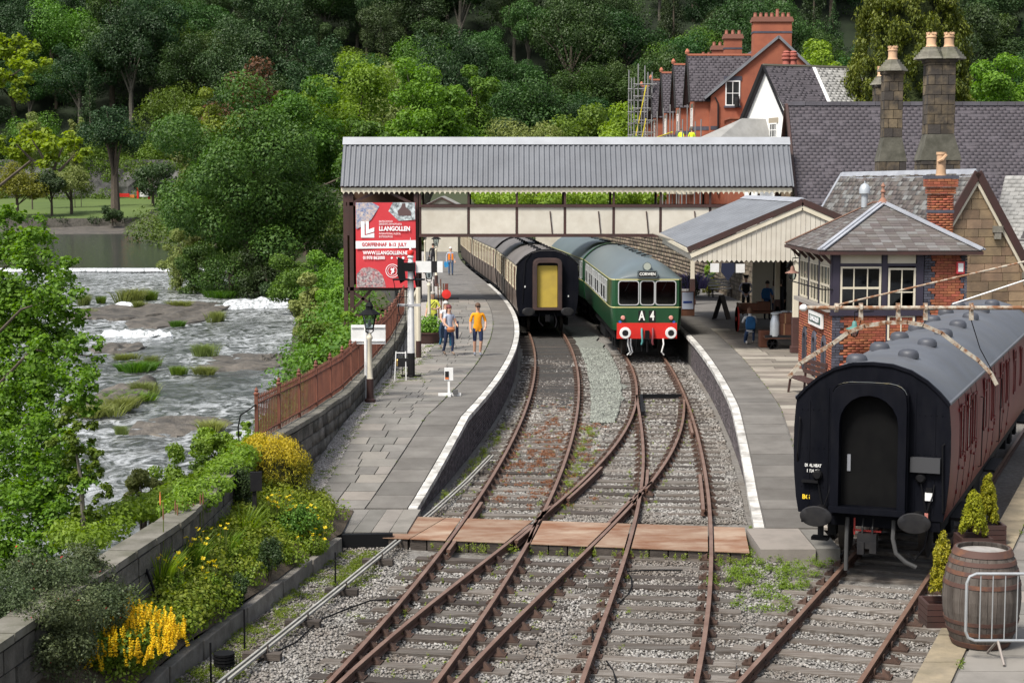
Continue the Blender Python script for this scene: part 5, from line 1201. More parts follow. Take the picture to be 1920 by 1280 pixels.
 b = MB(); b.tube([(-.75, -.05, .8), (-.78, -.1, .35), (-.6, -.1, .3), (-.55, -.05, .8)], .022, 6); b.tube([(-.4, -.05, .8), (-.42, -.1, .35), (-.2, -.1, .32), (-.18, -.05, .8)], .022, 6); b.box(0, -.12, .95, .16, .2, .34); b.tube([(0, -.15, .8), (0, -.18, .3)], .03, 6); kid(b.build('coupling', m_blackiron), t)
 return t
railcar(63.1, 17.5, 'green diesel railcar with whiskerless red buffer beam and three cab windows', True)
railcar(81.2, 17.5, 'green railcar trailer coupled behind the leading green railcar', False)
# roofing and masonry helpers
def V3(*a): return Vector(a)
def slate_slope(parent, eL, eR, rR, rL, sw, sh, mat, cap=120, t=.014, under=True, ridge=True, name='slate', overhang=.0):
 """slates on the plane eave-left, eave-right, ridge-right, ridge-left"""
 eL, eR, rR, rL = map(Vector, (eL, eR, rR, rL)); ux = (eR - eL).normalized(); n = ux.cross(((rL + rR) / 2 - (eL + eR) / 2)).normalized()
 if n.z < 0: n = -n
 uy = n.cross(ux); Hs = ((rL + rR) / 2 - (eL + eR) / 2).dot(uy); rows = max(1, round(Hs / sh)); P = Pieces()
 for r in range(rows):
  f0 = (r + .0) / rows; f1 = (r + 1.0) / rows; fm = (f0 + f1) / 2
  a = (eL + (rL - eL) * fm - eL).dot(ux); b_ = (eR + (rR - eR) * fm - eL).dot(ux); x = a - (sw / 2 if r % 2 else 0)
  while x < b_:
   x0, x1 = max(x, a), min(x + sw, b_)
   if x1 - x0 > .05:
    c = eL + ux * ((x0 + x1) / 2) + uy * (Hs * fm) + n * (.02 + random.uniform(0, .006)); L = Hs / rows * 1.12
    tl = uy * .998 - n * .05; tn = n + uy * .05
    P.put(frame(c, ux * (x1 - x0 - .005), tl.normalized() * L, tn.normalized() * t))
   x += sw
 P.emit(name, mat, parent, cap=cap, key=lambda m: random.random())
 if under:
  b = MB(); b.ext([eL, eR, rR, rL] if (rR - rL).length > .01 else [eL, eR, rR], n * -.06); b.build('roof_deck', m_slate_u, parent)
def wallrow(parent, o, ux, W, H, bw, bh, mat, cap=250, t=.05, gap=.012, clip=None, name='brick', jit=.004, var=.0, key=None, skip=None):
 """coursed masonry on the plane at o: ux across (unit), up = z"""
 ux = Vector(ux).normalized(); n = ux.cross(V3(0, 0, 1)); P = Pieces(); z = 0; k = 0
 while z < H - .02:
  h = min(bh * (1 + random.uniform(-var, var)), H - z); x = -(bw / 2 if k % 2 else 0)
  while x < W:
   w = bw * (1 + random.uniform(-var, var) * 1.5); x0, x1 = max(0, x), min(W, x + w); x += w
   if clip:
    lo, hi = clip(z + h / 2); x0, x1 = max(x0, lo), min(x1, hi)
   if x1 - x0 < .04: continue
   if skip and skip((x0 + x1) / 2, z + h / 2): continue
   c = Vector(o) + ux * ((x0 + x1) / 2) + V3(0, 0, z + h / 2) + n * random.uniform(-jit, jit)
   P.put(frame(c, ux * (x1 - x0 - gap), n * t, V3(0, 0, h - gap)))
  z += h; k += 1
 P.emit(name, mat, parent, cap=cap, key=key)
# covered footbridge
YB = 82.0; XL, XR = -8.45, 13.9
fb = thing('footbridge', (0, YB, 0), 'covered footbridge with grey corrugated roof and cream parapet panels across the tracks', 'footbridge')
z_e, z_r, hw_ = 6.74, 8.98, 1.55
ns = 22; sw = (XR - XL) / ns
for k in range(ns):
 b = MB(); V = []; m_ = 16; x0 = XL + k * sw
 for i in range(m_ + 1):
  ph = (i / 4) % 1.0; a = .03 if ph in (0.25, .5) else -.03
  x = x0 + sw * i / m_
  for (yy, zz) in ((YB - .25, z_e - .12), (YB + hw_, z_r)): V.append((x, yy - a * .8, zz + a * .55))
 b.add(V, [(2 * i, 2 * i + 2, 2 * i + 3, 2 * i + 1) for i in range(m_)]); b.build('roof_sheet', m_corr, fb)
b = MB(); b.add([(XL, YB + hw_, z_r), (XR, YB + hw_, z_r), (XR, YB + 2 * hw_ + .25, z_e - .1), (XL, YB + 2 * hw_ + .25, z_e - .1)], [(0, 1, 2, 3)]); b.build('rear_roof_slope', m_corr, fb)
b = MB(); b.ext([(XL - .03, YB + hw_ - .3, z_r - .28), (XL - .03, YB + hw_, z_r + .1), (XL - .03, YB + hw_ + .3, z_r - .28), (XL - .03, YB + hw_, z_r - .02)], (XR - XL + .06, 0, 0)); b.build('ridge_cap', M('ridge_zinc', (.32, .335, .36), (.27, .28, .3), scale=1, rough=.45), fb)
b = MB(); b.b2(XL, XR, YB - .08, YB + .04, z_e - .26, z_e - .1); b.build('eaves_beam', m_brown, fb)
vb = MB(); w_ = .245; vb.ext([(-w_ / 2, 0, 0), (w_ / 2, 0, 0), (w_ / 2, 0, -.2), (w_ / 4, 0, -.2), (0, 0, -.31), (-w_ / 4, 0, -.2), (-w_ / 2, 0, -.2)], (0, .025, 0)); vme = vb.mesh('valance_board', m_cream)
nv = int((XR - XL) / .25)
for k in range(nv):
 o = bpy.data.objects.new('valance_board', vme); C.objects.link(o); o.location = (XL + .14 + k * .25, YB - .12 + random.uniform(-.003, .003), z_e - .2); par(o, fb)
posts = [-8.1, -4.55, -2.15, .24, 2.62, 5.03, 7.35, 9.8, 12.2]
for x in posts:
 for yy in (YB + .05, YB + 2 * hw_ - .05):
  b = MB(); b.box(x, yy, 5.5, .11, .11, 2.6); b.build('post', m_brown, fb)
 b = MB(); b.bar((x, YB + .05, z_e - .3), (x, YB + hw_, z_r - .4), .09, .12); b.bar((x, YB + 2 * hw_, z_e - .3), (x, YB + hw_, z_r - .4), .09, .12); b.build('rafter', m_brown, fb)
for a, c in zip(posts[1:-1], posts[2:]):
 b = MB(); b.b2(a + .07, c - .07, YB + .0, YB + .04, 4.28, 5.58); b.build('parapet_panel', m_panel, fb)
 b = MB(); b.b2(a + .07, c - .07, YB + 2 * hw_ - .06, YB + 2 * hw_ - .02, 4.28, 5.58); b.build('parapet_panel', m_panel, fb)
 b = MB(); b.box((a + c) / 2 + .5, YB - .03, 4.85, .05, .05, 1.1, ry=-.1); b.build('stay', m_brown, fb) if c > 2.5 else None
for yy in (YB + .02, YB + 2 * hw_ - .04):
 b = MB(); b.b2(-4.6, XR, yy - .1, yy + .1, 5.59, 5.72); b.b2(-4.6, XR, yy - .13, yy + .13, 4.12, 4.26); b.build('girder', m_brown, fb)
b = MB(); b.b2(-4.6, XR, YB + .15, YB + 2 * hw_ - .17, 4.18, 4.27); b.build('deck', m_brown, fb)
# stair tower at the left end
for (x, yy) in ((-8.25, YB + .1), (-7.95, YB + .1), (-4.75, YB + .1), (-8.25, YB + 3.1), (-4.75, YB + 3.1)):
 b = MB(); b.box(x, yy, 2.5, .2, .2, 8.4); b.build('tower_post', m_brown, fb)
b = MB(); b.b2(-8.2, -4.8, YB + 2.9, YB + 2.95, 1.6, 6.6); b.build('tower_back', M('brown_boarding', (.09, .05, .03), rough=.7), fb)
b = MB(); b.b2(-8.32, -8.28, YB + .2, YB + 3.1, 1.2, 6.6); b.build('tower_side', M('gold_boarding', (.25, .17, .08), (.16, .10, .05), scale=1.5, rough=.7), fb)
for z in (5.75, 1.55, .2):
 b = MB(); b.b2(-8.2, -4.8, YB + .0, YB + .12, z - .09, z + .09); b.build('tower_beam', m_brown, fb)
for (a, c) in (((-8.1, 1.5), (-4.8, -.6)), ((-4.8, 1.5), (-8.1, -.6)), ((-8.1, 5.7), (-6.4, 6.5)), ((-4.8, 5.7), (-6.4, 6.5)), ((-7, 1.5), (-8.1, .3))):
 b = MB(); b.bar((a[0], YB + .08, a[1]), (c[0], YB + .08, c[1]), .1, .14); b.build('brace', m_brown, fb)
# banner (flat printed sheet, hung with a slight billow)
bn = thing('festival_banner', (-6.2, YB - .2, 1.6), 'large red festival banner with white lettering hanging on the footbridge tower', 'banner')
BX0, BX1, BZ0, BZ1 = -7.72, -4.76, 1.62, 5.82
m_bred = M('banner_red', (.56, .045, .055), (.50, .035, .045), scale=1, rough=.6)
m_bw = M('banner_white', (.80, .80, .82), rough=.6)
def by(x, z): return YB - .16 - .05 * math.sin((x - BX0) * 1.06) + .015 * math.sin(z * 3 + x * 2)
b = MB(); nx, nz_ = 16, 20
b.add([(BX0 + (BX1 - BX0) * i / nx, by(BX0 + (BX1 - BX0) * i / nx, BZ0 + (BZ1 - BZ0) * j / nz_), BZ0 + (BZ1 - BZ0) * j / nz_) for j in range(nz_ + 1) for i in range(nx + 1)], [(j * (nx + 1) + i, j * (nx + 1) + i + 1, (j + 1) * (nx + 1) + i + 1, (j + 1) * (nx + 1) + i) for j in range(nz_) for i in range(nx)]); b.build('banner_sheet', m_bred, bn, True)
def bpt(a, c): return (BX0 + a * (BX1 - BX0), BZ1 - c * (BZ1 - BZ0))
def bflat(pts, mat, name, d=.07):
 b = MB(); P = [bpt(*q) for q in pts]; b.ext([(x, YB - .16 - d, z) for x, z in P], (0, .004, 0)); return b.build(name, mat, bn)
def btext(s, a, c, size, mat, width=1.0, bold=0.0, align='LEFT'):
 x, z = bpt(a, c); return text('lettering', s, size, mat, frame((x, YB - .245, z), (1, 0, 0), (0, 0, 1), (0, -1, 0)), bn, align=align, width=width, bold=bold)
bflat([(.0, .45), (1, .44), (1, .53), (0, .54)], m_bw, 'date_band')
bflat([(.09, .22), (.15, .22), (.15, .385), (.31, .355), (.31, .41), (.09, .41)], m_bw, 'emblem_stroke'); bflat([(.17, .22), (.22, .22), (.22, .315), (.31, .29), (.31, .34), (.17, .37)], m_bw, 'emblem_stroke')
btext('EISTEDDFOD', .39, .222, .13, m_bw, .9); btext('GERDDOROL RHYNGWLADOL', .39, .252, .13, m_bw, .62)
btext('LLANGOLLEN', .39, .307, .30, m_bw, .82, .012); btext('INTERNATIONAL MUSICAL', .39, .365, .13, m_bw, .68); btext('EISTEDDFOD', .39, .40, .13, m_bw, .9)
btext('GORFFENNAF  8-13  JULY', .10, .492, .25, m_bred, .78, .006)
btext('WWW.LLANGOLLEN.NET', .12, .59, .25, m_bw, .80, .008); btext('01978 862000', .12, .648, .22, m_bw, .85, .006)
bflat(list((.60 + .02 * math.cos(t), .648 + .016 * math.sin(t)) for t in np.linspace(0, 6.28, 5)[:-1]), m_bw, 'icon'); bflat([(.68, .64), (.72, .635), (.73, .655), (.69, .662)], m_bw, 'icon'); bflat(list((.79 + .022 * math.cos(t), .648 + .016 * math.sin(t)) for t in np.linspace(0, 6.28, 12)[:-1]), m_bw, 'icon')
x, z = bpt(.61, .80); b = MB(); k = 28
ring(b, [(x + .34 * math.cos(2 * math.pi * i / k), z + .34 * math.sin(2 * math.pi * i / k)) for i in range(k)], [(x + .31 * math.cos(2 * math.pi * i / k), z + .31 * math.sin(2 * math.pi * i / k)) for i in range(k)], lambda a, c, d: (a, YB - .24 + d, c), 0, .004)
ring(b, [(x + .24 * math.cos(2 * math.pi * i / k), z + .24 * math.sin(2 * math.pi * i / k)) for i in range(k)], [(x + .22 * math.cos(2 * math.pi * i / k), z + .22 * math.sin(2 * math.pi * i / k)) for i in range(k)], lambda a, c, d: (a, YB - .24 + d, c), 0, .004); b.build('round_emblem', m_bw, bn)
bflat([(.585, .835), (.60, .80), (.575, .785), (.59, .765), (.615, .775), (.63, .76), (.645, .775), (.63, .795), (.65, .81), (.625, .815), (.635, .835), (.615, .82), (.60, .84)], m_bw, 'lion_emblem')
m_ph1 = M('printed_photo_crowd', (.10, .16, .32), (.55, .42, .34), scale=7, rough=.6, dirt=.5, dscale=9, dcol=(.62, .62, .6)); m_ph2 = M('printed_photo_choir', (.50, .46, .45), (.10, .06, .08), scale=9, rough=.6, dirt=.6, dscale=7, dcol=(.5, .04, .05)); m_ph3 = M('printed_photo_stage', (.62, .68, .70), (.06, .07, .08), scale=5, rough=.6)
bflat([(.005, .0), (.28, .0), (.40, .045), (.26, .2), (.10, .28), (.02, .31), (.005, .3)], m_ph1, 'printed_photo', .065)
bflat([(.62, .0), (.995, .0), (.995, .2), (.72, .215), (.55, .1)], m_ph3, 'printed_photo', .065); bflat([(.70, .10), (.76, .055), (.78, .01), (.83, .01), (.84, .055), (.92, .10), (.93, .155), (.72, .155)], M('printed_figure', (.10, .06, .06), rough=.6), 'printed_photo', .069)
bflat([(.01, .995), (.01, .84), (.10, .77), (.22, .755), (.36, .79), (.44, .85), (.48, .93), (.50, .995)], m_ph2, 'printed_photo', .065)
# platform canopy
cn = thing('platform_canopy', (9.9, 57, .87), 'cream boarded gable canopy with grey metal roof over the right platform', 'canopy')
def cx(x, y): return x + .033 * (y - 57)
CY0, CY1 = 57.0, 74.5; ZE, ZR, CXL, CXM, CXR = 4.55, 6.13, 6.2, 9.93, 13.66
for k in range(14):    # metal roof sheets on the two slopes
 for s, xe in ((0, CXL - .15), (1, CXR + .15)):
  y0 = CY0 - .3 + (CY1 - CY0 + .3) * k / 14; y1 = CY0 - .3 + (CY1 - CY0 + .3) * (k + 1) / 14 - .015
  b = MB(); b.ext([(cx(xe, y0), y0, ZE - .06), (cx(xe, y1), y1, ZE - .06), (cx(CXM, y1), y1, ZR), (cx(CXM, y0), y0, ZR)], (0, 0, .03)); b.bar((cx(xe, y1), y1, ZE - .04), (cx(CXM, y1), y1, ZR + .02), .03, .03); b.build('roof_sheet', m_leadgrey, cn)
b = MB(); b.ext([(CXM - .28, CY0 - .32, ZR - .06), (CXM, CY0 - .32, ZR + .09), (CXM + .28, CY0 - .32, ZR - .06), (CXM, CY0 - .32, ZR + .03)], (.033 * 17, CY1 - CY0 + .3, 0)); b.build('ridge_cap', m_lead, cn)
for s, xe in ((-1, CXL - .18), (1, CXR + .18)):
 b = MB(); b.bar((xe, CY0 - .33, ZE - .12), (CXM, CY0 - .33, ZR - .05), .05, .2); b.build('barge_board', m_brown, cn)
 b = MB(); b.bar((xe - s * .1, CY0 - .3, ZE - .32), (CXM, CY0 - .3, ZR - .25), .05, .16); b.build('barge_trim', m_cream, cn)
bw_ = .168; x = CXL; ZVB = 4.0
while x < CXR:
 x1 = x + bw_ - .012; zt0 = ZE + (ZR - ZE) * (1 - abs((x - CXM) / (CXM - CXL))) - .18; zt1 = ZE + (ZR - ZE) * (1 - abs((x1 - CXM) / (CXM - CXL))) - .18; xm = (x + x1) / 2
 b = MB(); b.ext([(x, CY0 - .26, ZVB + .08), (xm, CY0 - .26, ZVB), (x1, CY0 - .26, ZVB + .08), (x1, CY0 - .26, zt1), (x, CY0 - .26, zt0)], (0, .03, 0)); b.build('gable_board', m_panel, cn); x += bw_
for k in range(58):
 y0 = CY0 - .2 + k * .3
 b = MB(); xx = cx(CXL - .02, y0); b.ext([(xx, y0, ZE - .2), (xx, y0 + .285, ZE - .2), (xx, y0 + .285, ZVB + .14), (xx, y0 + .14, ZVB + .04), (xx, y0, ZVB + .14)], (.03, 0, 0)); b.build('valance_board', m_panel, cn)
b = MB(); b.bar((cx(CXL - .12, CY0 - .3), CY0 - .3, ZE - .14), (cx(CXL - .12, CY1), CY1, ZE - .14), .14, .12); b.build('gutter', m_cream, cn)
b = MB(); b.b2(CXL + .1, CXR, CY0 + .1, CY1, ZE - .06, ZE - .02); b.build('ceiling', M('canopy_ceiling', (.30, .27, .22), rough=.8), cn)
for (x, y) in ((9.78, 56.9), (8.85, 81.0), (11.3, 75.3), (10.6, 66)):
 zt = 4.5 if y < 76 else 4.4
 b = MB(); b.box(x, y, 2.35 + .87, .2, .2, 2.3); b.build('post', m_cream, cn, bevel=.02)
 b = MB(); b.box(x, y, .87 + .62, .24, .24, 1.24); b.box(x, y, .87 + .12, .32, .32, .24); b.build('post_base', m_brown, cn, bevel=.02)
# signal box
sb = thing('signal_box', (11, 47, .85), 'brick signal box with cream sash windows and hipped slate roof', 'signal box')
SX0, SX1, SY0, SY1, SZ, SE = 9.12, 12.95, 47.0, 52.4, 3.12, 4.76
b = MB(); b.b2(SX0 + .06, SX1 - .06, SY0 + .06, SY1 - .06, .3, SZ - .02); b.build('wall_core', m_brickj, sb)
def quoin(x, z): return False
wallrow(sb, (SX0, SY0 + .035, .85), (1, 0, 0), SX1 - SX0, SZ - .85 - .18, .23, .078, m_brick, cap=130, t=.07, skip=lambda x, z: (x < .25 + (.1 if int(z / .156) % 2 else 0)) or x > 3.6, key=lambda m: -m.translation.z)
wallrow(sb, (SX0, SY0 + .03, .85), (1, 0, 0), .37, SZ - .85 - .18, .23, .078, m_blue, cap=40, t=.07, name='blue_brick', clip=lambda z: (0, .25 + (.1 if int(z / .156) % 2 else 0)), key=lambda m: -m.translation.z)
def arch_skip(y, z): return any(abs(y - c) < .34 and z < 1.42 for c in (1.1, 2.7, 4.25))
wallrow(sb, (SX0 + .035, SY1, .85), (0, -1, 0), SY1 - SY0, SZ - .85 - .1, .23, .078, m_brick, cap=110, t=.07, skip=lambda y, z: arch_skip(SY1 - SY0 - (SY1 - SY0 - y), z), key=lambda m: -m.translation.z)
for c in (1.1, 2.7, 4.25):
 yc = SY1 - c; b = MB(); ring(b, archpts(yc, .9, .66, 1.36, 8), archpts(yc, .9, .4, 1.18, 8), lambda a, z, d: (SX0 - d, a, z), -.05, .03); o = b.build('arched_window', m_blue, sb)
 g = MB(); g.ext([(SX0 + .02, a, z) for a, z in archpts(yc, .9, .4, 1.18, 8)], (.02, 0, 0)); g2 = g.build('pane', m_pane, o)
b = MB(); b.b2(SX0 - .16, SX0 + .1, SY0 - .05, SY1 + .1, SZ - .1, SZ + .02); b.build('sill', M('grey_sill', (.26, .24, .22), rough=.9), sb)
b = MB(); b.b2(SX0 - .06, SX1 - 1.2, SY0 - .06, SY0 + .05, SZ - .2, SZ - .02); b.build('sill_beam', m_purple, sb)
# brick pier at right of the front
wallrow(sb, (11.72, SY0 + .035, SZ - .2), (1, 0, 0), SX1 - 11.72, SE - SZ + .2, .225, .078, m_brick, cap=110, t=.07, skip=lambda x, z: x < .2 + (.11 if int(z / .156) % 2 else 0) or x > 1.04 + (.1 if int(z / .156) % 2 else 0))
wallrow(sb, (11.72, SY0 + .03, SZ - .2), (1, 0, 0), .31, SE - SZ + .2, .225, .078, m_blue, cap=30, t=.07, name='blue_brick', clip=lambda z: (0, .2 + (.11 if int(z / .156) % 2 else 0)))
wallrow(sb, (11.72, SY0 + .03, SZ - .2), (1, 0, 0), SX1 - 11.72, SE - SZ + .2, .225, .078, m_blue, cap=30, t=.07, name='blue_brick', clip=lambda z: (1.04 + (.1 if int(z / .156) % 2 else 0), 1.23))
b = MB(); b.b2(11.75, SX1 - .04, SY0 + .07, SY0 + .3, SZ - .3, SE); b.b2(SX1 - .3, SX1 - .05, SY0 + .1, SY1, SZ - .3, SE); b.b2(SX0 + .2, SX1, SY1 - .2, SY1 - .05, SZ, SE); b.build('upper_core', m_brickj, sb)
b = MB(); b.b2(SX0, SX1 - .1, SY0 + .2, SY1 - .1, SZ - .06, SZ - .01); b.build('upper_floor', m_wood, sb)
# front timber frame and glazing
def fbox(x0, x1, z0, z1, m, nm, d=.05, y=SY0): bb = MB(); bb.b2(x0, x1, y - d + .03, y + .08, z0, z1); return bb.build(nm, m, sb)
for x0, x1 in ((SX0, SX0 + .2), (10.52, 10.66), (11.5, 11.7)): fbox(x0, x1, SZ - .05, SE, m_purple, 'frame_post', .07)
fbox(SX0 + .2, 11.5, 4.33, 4.41, m_purple, 'frame_rail', .06); fbox(SX0 + .2, 11.5, SE - .06, SE + .04, m_purple, 'frame_rail', .06)
fbox(SX0 + .22, 10.5, 4.41, SE - .06, m_cream, 'cream_panel', .03); fbox(10.68, 11.48, 4.41, SE - .06, m_cream, 'cream_panel', .03)
def sash(x0, x1, z0, z1, cols, rows, nm='window', y=SY0, mt=None, ax='x', xs=SX0):
 bb = MB(); w = .055; mt = mt or m_cream
 def B(a0, a1, c0, c1, d):
  if ax == 'x': bb.b2(a0, a1, y - d, y + .05, c0, c1)
  else: bb.b2(xs - d, xs + .05, a0, a1, c0, c1)
 B(x0, x0 + w, z0, z1, .03); B(x1 - w, x1, z0, z1, .03); B(x0 + w, x1 - w, z0, z0 + w, .03); B(x0 + w, x1 - w, z1 - w, z1, .03)
 for i in range(1, cols): xx = x0 + (x1 - x0) * i / cols; B(xx - .015, xx + .015, z0 + w, z1 - w, .02)
 for j in range(1, rows): zz = z0 + (z1 - z0) * j / rows; B(x0 + w, x1 - w, zz - (.03 if j == rows // 2 else .015), zz + (.03 if j == rows // 2 else .015), .024)
 o = bb.build(nm, mt, sb); g = MB()
 if ax == 'x': g.b2(x0 + w, x1 - w, y + .01, y + .02, z0 + w, z1 - w)
 else: g.b2(xs + .01, xs + .02, x0 + w, x1 - w, z0 + w, z1 - w)
 g.build('pane', m_glass, o); return o
sash(SX0 + .22, 10.5, SZ - .02, 4.32, 3, 2); dr = sash(10.70, 11.48, SZ - .9, 4.28, 2, 3, 'door')
fbox(10.66, 10.71, SZ - 1.0, 4.33, m_purple, 'door_frame', .05); fbox(11.47, 11.52, SZ - 1.0, 4.33, m_purple, 'door_frame', .05)
# left side glazing
for k in range(3):
 y0 = SY0 + .28 + k * 1.72; sash(y0, y0 + 1.5, SZ + .03, 4.32, 3, 2, ax='y')
for y0 in (SY0 + .0, SY0 + 1.8, SY0 + 3.52, SY1 - .22):
 b = MB(); b.b2(SX0 - .04, SX0 + .1, y0, y0 + .2, SZ, SE); b.build('frame_post', m_purple, sb)
b = MB(); b.b2(SX0 - .02, SX0 + .08, SY0 + .2, SY1, 4.33, SE); b.build('cream_panel', m_cream, sb)
b = MB(); b.tube([(SX0 - .3, SY0 - .05, SZ + .55), (SX0 - .3, SY1 + .1, SZ + .5)], .02, 6); b.tube([(SX0 - .3, SY0 - .05, SZ + .55), (SX0, SY0 - .05, SZ + .55)], .02, 6); b.build('cleaning_rail', m_blackiron, sb)
for k in range(5):
 y = SY0 + .05 + k * 1.3; b = MB(); b.bar((SX0 - .04, y, SE - .35), (SX0 - .42, y, SE + .02), .06, .09); b.build('eaves_bracket', m_brown, sb)
# interior lever frame glimpsed through the glass
b = MB(); b.b2(SX0 + .5, SX1 - .9, SY0 + .9, SY0 + 1.5, SZ, SZ + .5); b.build('lever_frame', M('red_levers', (.22, .03, .03), (.05, .03, .03), scale=6, rough=.5), sb)
b = MB(); b.b2(SX0 + .4, SX1 - .9, SY0 + 2.6, SY0 + 2.8, SZ + .9, SZ + 1.3); b.build('block_shelf', m_wood, sb)
# roof
ov = .3; e = [V3(SX0 - ov - .1, SY0 - ov, SE), V3(SX1 + ov + .05, SY0 - ov, SE), V3(SX1 + ov + .05, SY1 + ov, SE), V3(SX0 - ov - .1, SY1 + ov, SE)]
r0, r1 = V3(11.02, 49.3, 6.08), V3(11.02, 50.4, 6.08)
slate_slope(sb, e[0], e[1], r0, r0, .3, .16, m_slate_b, cap=190)
slate_slope(sb, e[3], e[0], r0, r1, .3, .16, m_slate_b, cap=100)
for q in ((e[1], e[2], r1, r0), (e[2], e[3], r1, r1)):
 b = MB(); b.ext(list(q) if (q[2] - q[3]).length > .01 else list(q[:3]), (0, 0, -.05)); b.build('roof_deck', m_slate_b, sb)
for a in (e[0], e[1]):
 b = MB(); b.bar(a + V3(0, 0, .05), r0 + V3(0, 0, .05), .26, .035); b.bar(a + V3(0, 0, .075), r0 + V3(0, 0, .075), .07, .06); b.build('hip_flashing', m_lead, sb)
b = MB(); b.bar(e[3] + V3(0, 0, .05), r1 + V3(0, 0, .05), .14, .035); b.bar(r0 + V3(0, 0, .04), r1 + V3(0, 0, .04), .16, .06); b.build('ridge_flashing', M('terracotta_ridge', (.2, .12, .09), rough=.8), sb)
b = MB(); b.lathe([(.16, 0), (.1, .1), (.05, .16), (.05, .3), (.085, .33), (.05, .38), (.04, .45), (.07, .5), (.01, .6)], 10, r0 + V3(0, 0, .02)); b.build('finial', M('rusty_terracotta', (.25, .13, .09), rough=.8), sb, True)
b = MB(); b.lathe([(.1, 0), (.1, .4), (.17, .42), (.17, .56), (.12, .68), (.02, .74), (.02, .8)], 12, V3(10.75, 50.6, 5.95)); b.build('roof_ventilator', M('galvanised_vent', (.40, .43, .46), rough=.4, metal=.3), sb, True)
for (a, c) in ((e[0], e[1]), (e[3], e[0])):
 b = MB(); b.bar(a + V3(0, 0, -.05), c + V3(0, 0, -.05), .1, .09); b.build('gutter', m_brown, sb)
# name board, alarm box, board lamp
b = MB(); b.b2(SX0 - .09, SX0 - .02, 48.15, 50.25, 2.44, 2.86); nb = b.build('name_board', m_white, sb)
b = MB(); b.b2(SX0 - .1, SX0 - .085, 48.3, 50.1, 2.54, 2.76); b.build('name_panel', M('board_green', (.03, .07, .06), rough=.5), nb)
text('lettering', 'LLANGOLLEN', .2, m_bw, frame((SX0 - .105, 49.2, 2.65), (0, -1, 0), (0, 0, 1), (-1, 0, 0)), nb, width=1.15, bold=.006)
b = MB(); b.b2(12.62, 12.84, SY0 - .1, SY0 + .02, 4.12, 4.46); o = b.build('alarm_box', M('alarm_red', (.5, .05, .06), rough=.5), sb); b = MB(); b.b2(12.66, 12.8, SY0 - .125, SY0 - .1, 4.18, 4.42); b.build('alarm_label', m_white, o)
# signal box chimney: corbelled brick stack with pot
ch = thing('brick_chimney', (12.9, 51, 3), 'red brick chimney with cracked buff pot beside the signal box roof', 'chimney')
cyc = 51.2; ccx = ya(1763, 380, cyc).x
def stack(parent, x, y, z0, z1, w, d, mat, bw, bh, gap=.012, nm='brick', cap=200):
 b = MB(); b.b2(x - w / 2 + .03, x + w / 2 - .03, y - d / 2 + .03, y + d / 2 - .03, z0, z1); b.build('core', m_brickj if mat in (m_brick, m_brick_far) else m_dark, parent)
 P = Pieces(); z = z0; k = 0
 while z < z1 - .02:
  h = min(bh, z1 - z)
  for (ox, oy, ux, L) in ((x - w / 2, y - d / 2, V3(1, 0, 0), w), (x - w / 2, y + d / 2, V3(0, -1, 0), d), (x + w / 2, y - d / 2, V3(0, 1, 0), d)):
   n = max(1, round(L / bw)); st = L / n; xx = -(st / 2 if k % 2 else 0); nn = ux.cross(V3(0, 0, 1))
   while xx < L - .01:
    a0, a1 = max(0, xx), min(L, xx + st); xx += st
    if a1 - a0 < .03: continue
    c = V3(ox, oy, z + h / 2) + ux * ((a0 + a1) / 2) - nn * (.035 + random.uniform(-.006, .006)); P.put(frame(c, ux * (a1 - a0 - gap), nn * .09, V3(0, 0, h - gap)))
  z += h; k += 1
 P.emit(nm, mat, parent, cap=cap)
stack(ch, ccx, cyc, 2.8, 6.35, .66, .6, m_brick, .225, .078)
stack(ch, ccx, cyc, 6.36, 6.56, .76, .7, m_brick, .225, .067, cap=60); stack(ch, ccx, cyc, 6.57, 6.82, .86, .8, m_brick, .225, .083, cap=60)
for z, w in ((6.83, .9), (5.78, .7), (4.86, .76)):
 b = MB(); b.b2(ccx - w / 2, ccx + w / 2, cyc - w / 2 + .03, cyc + w / 2 - .03, z, z + .09); b.build('blue_brick_band', m_blue, ch)
b = MB(); b.lathe([(.17, 0), (.15, .1), (.14, .35), (.14, .62), (.16, .64), (.16, .72), (.13, .72), (.13, .1)], 14, (ccx, cyc, 6.92)); b.tube([(ccx - .12, cyc - .1, 7.35), (ccx - .02, cyc - .2, 7.4), (ccx + .12, cyc - .12, 7.55)], .05, 6); b.build('chimney_pot', m_pot, ch, True)
# station building
st = thing('station_building', (18, 84, .85), 'stone station building under a huge steep purple slate roof', 'building')
YR_, ZRR, XA, XB = 86.0, 10.82, 14.2, 38.0; YE_, ZEE = 81.4, 4.2
slate_slope(st, (XA, YE_, ZEE), (XB, YE_, ZEE), (XB, YR_, ZRR), (XA, YR_, ZRR), .34, .2, m_slate_p, cap=260)
b = MB(); b.ext([(XA, YR_, ZRR), (XB, YR_, ZRR), (XB, YR_ + 4, ZEE), (XA, YR_ + 4, ZEE)], (0, 0, -.08)); b.build('rear_roof_slope', m_slate_p, st)
for k in range(26):
 piece('ridge_tile', M('dark_ridge_tile', (.10, .095, .11), (.075, .07, .08), scale=2, rough=.7, rnd=.2), TRS(XA + .45 + k * .9, YR_, ZRR + .04, .88, .3, .2), st)
b = MB(); b.bar((XA - .06, YE_, ZEE - .05), (XA - .06, YR_, ZRR - .03), .14, .26); b.bar((XA - .06, YR_ + 4, ZEE - .05), (XA - .06, YR_, ZRR - .03), .14, .26); b.build('barge_board', m_brown, st)
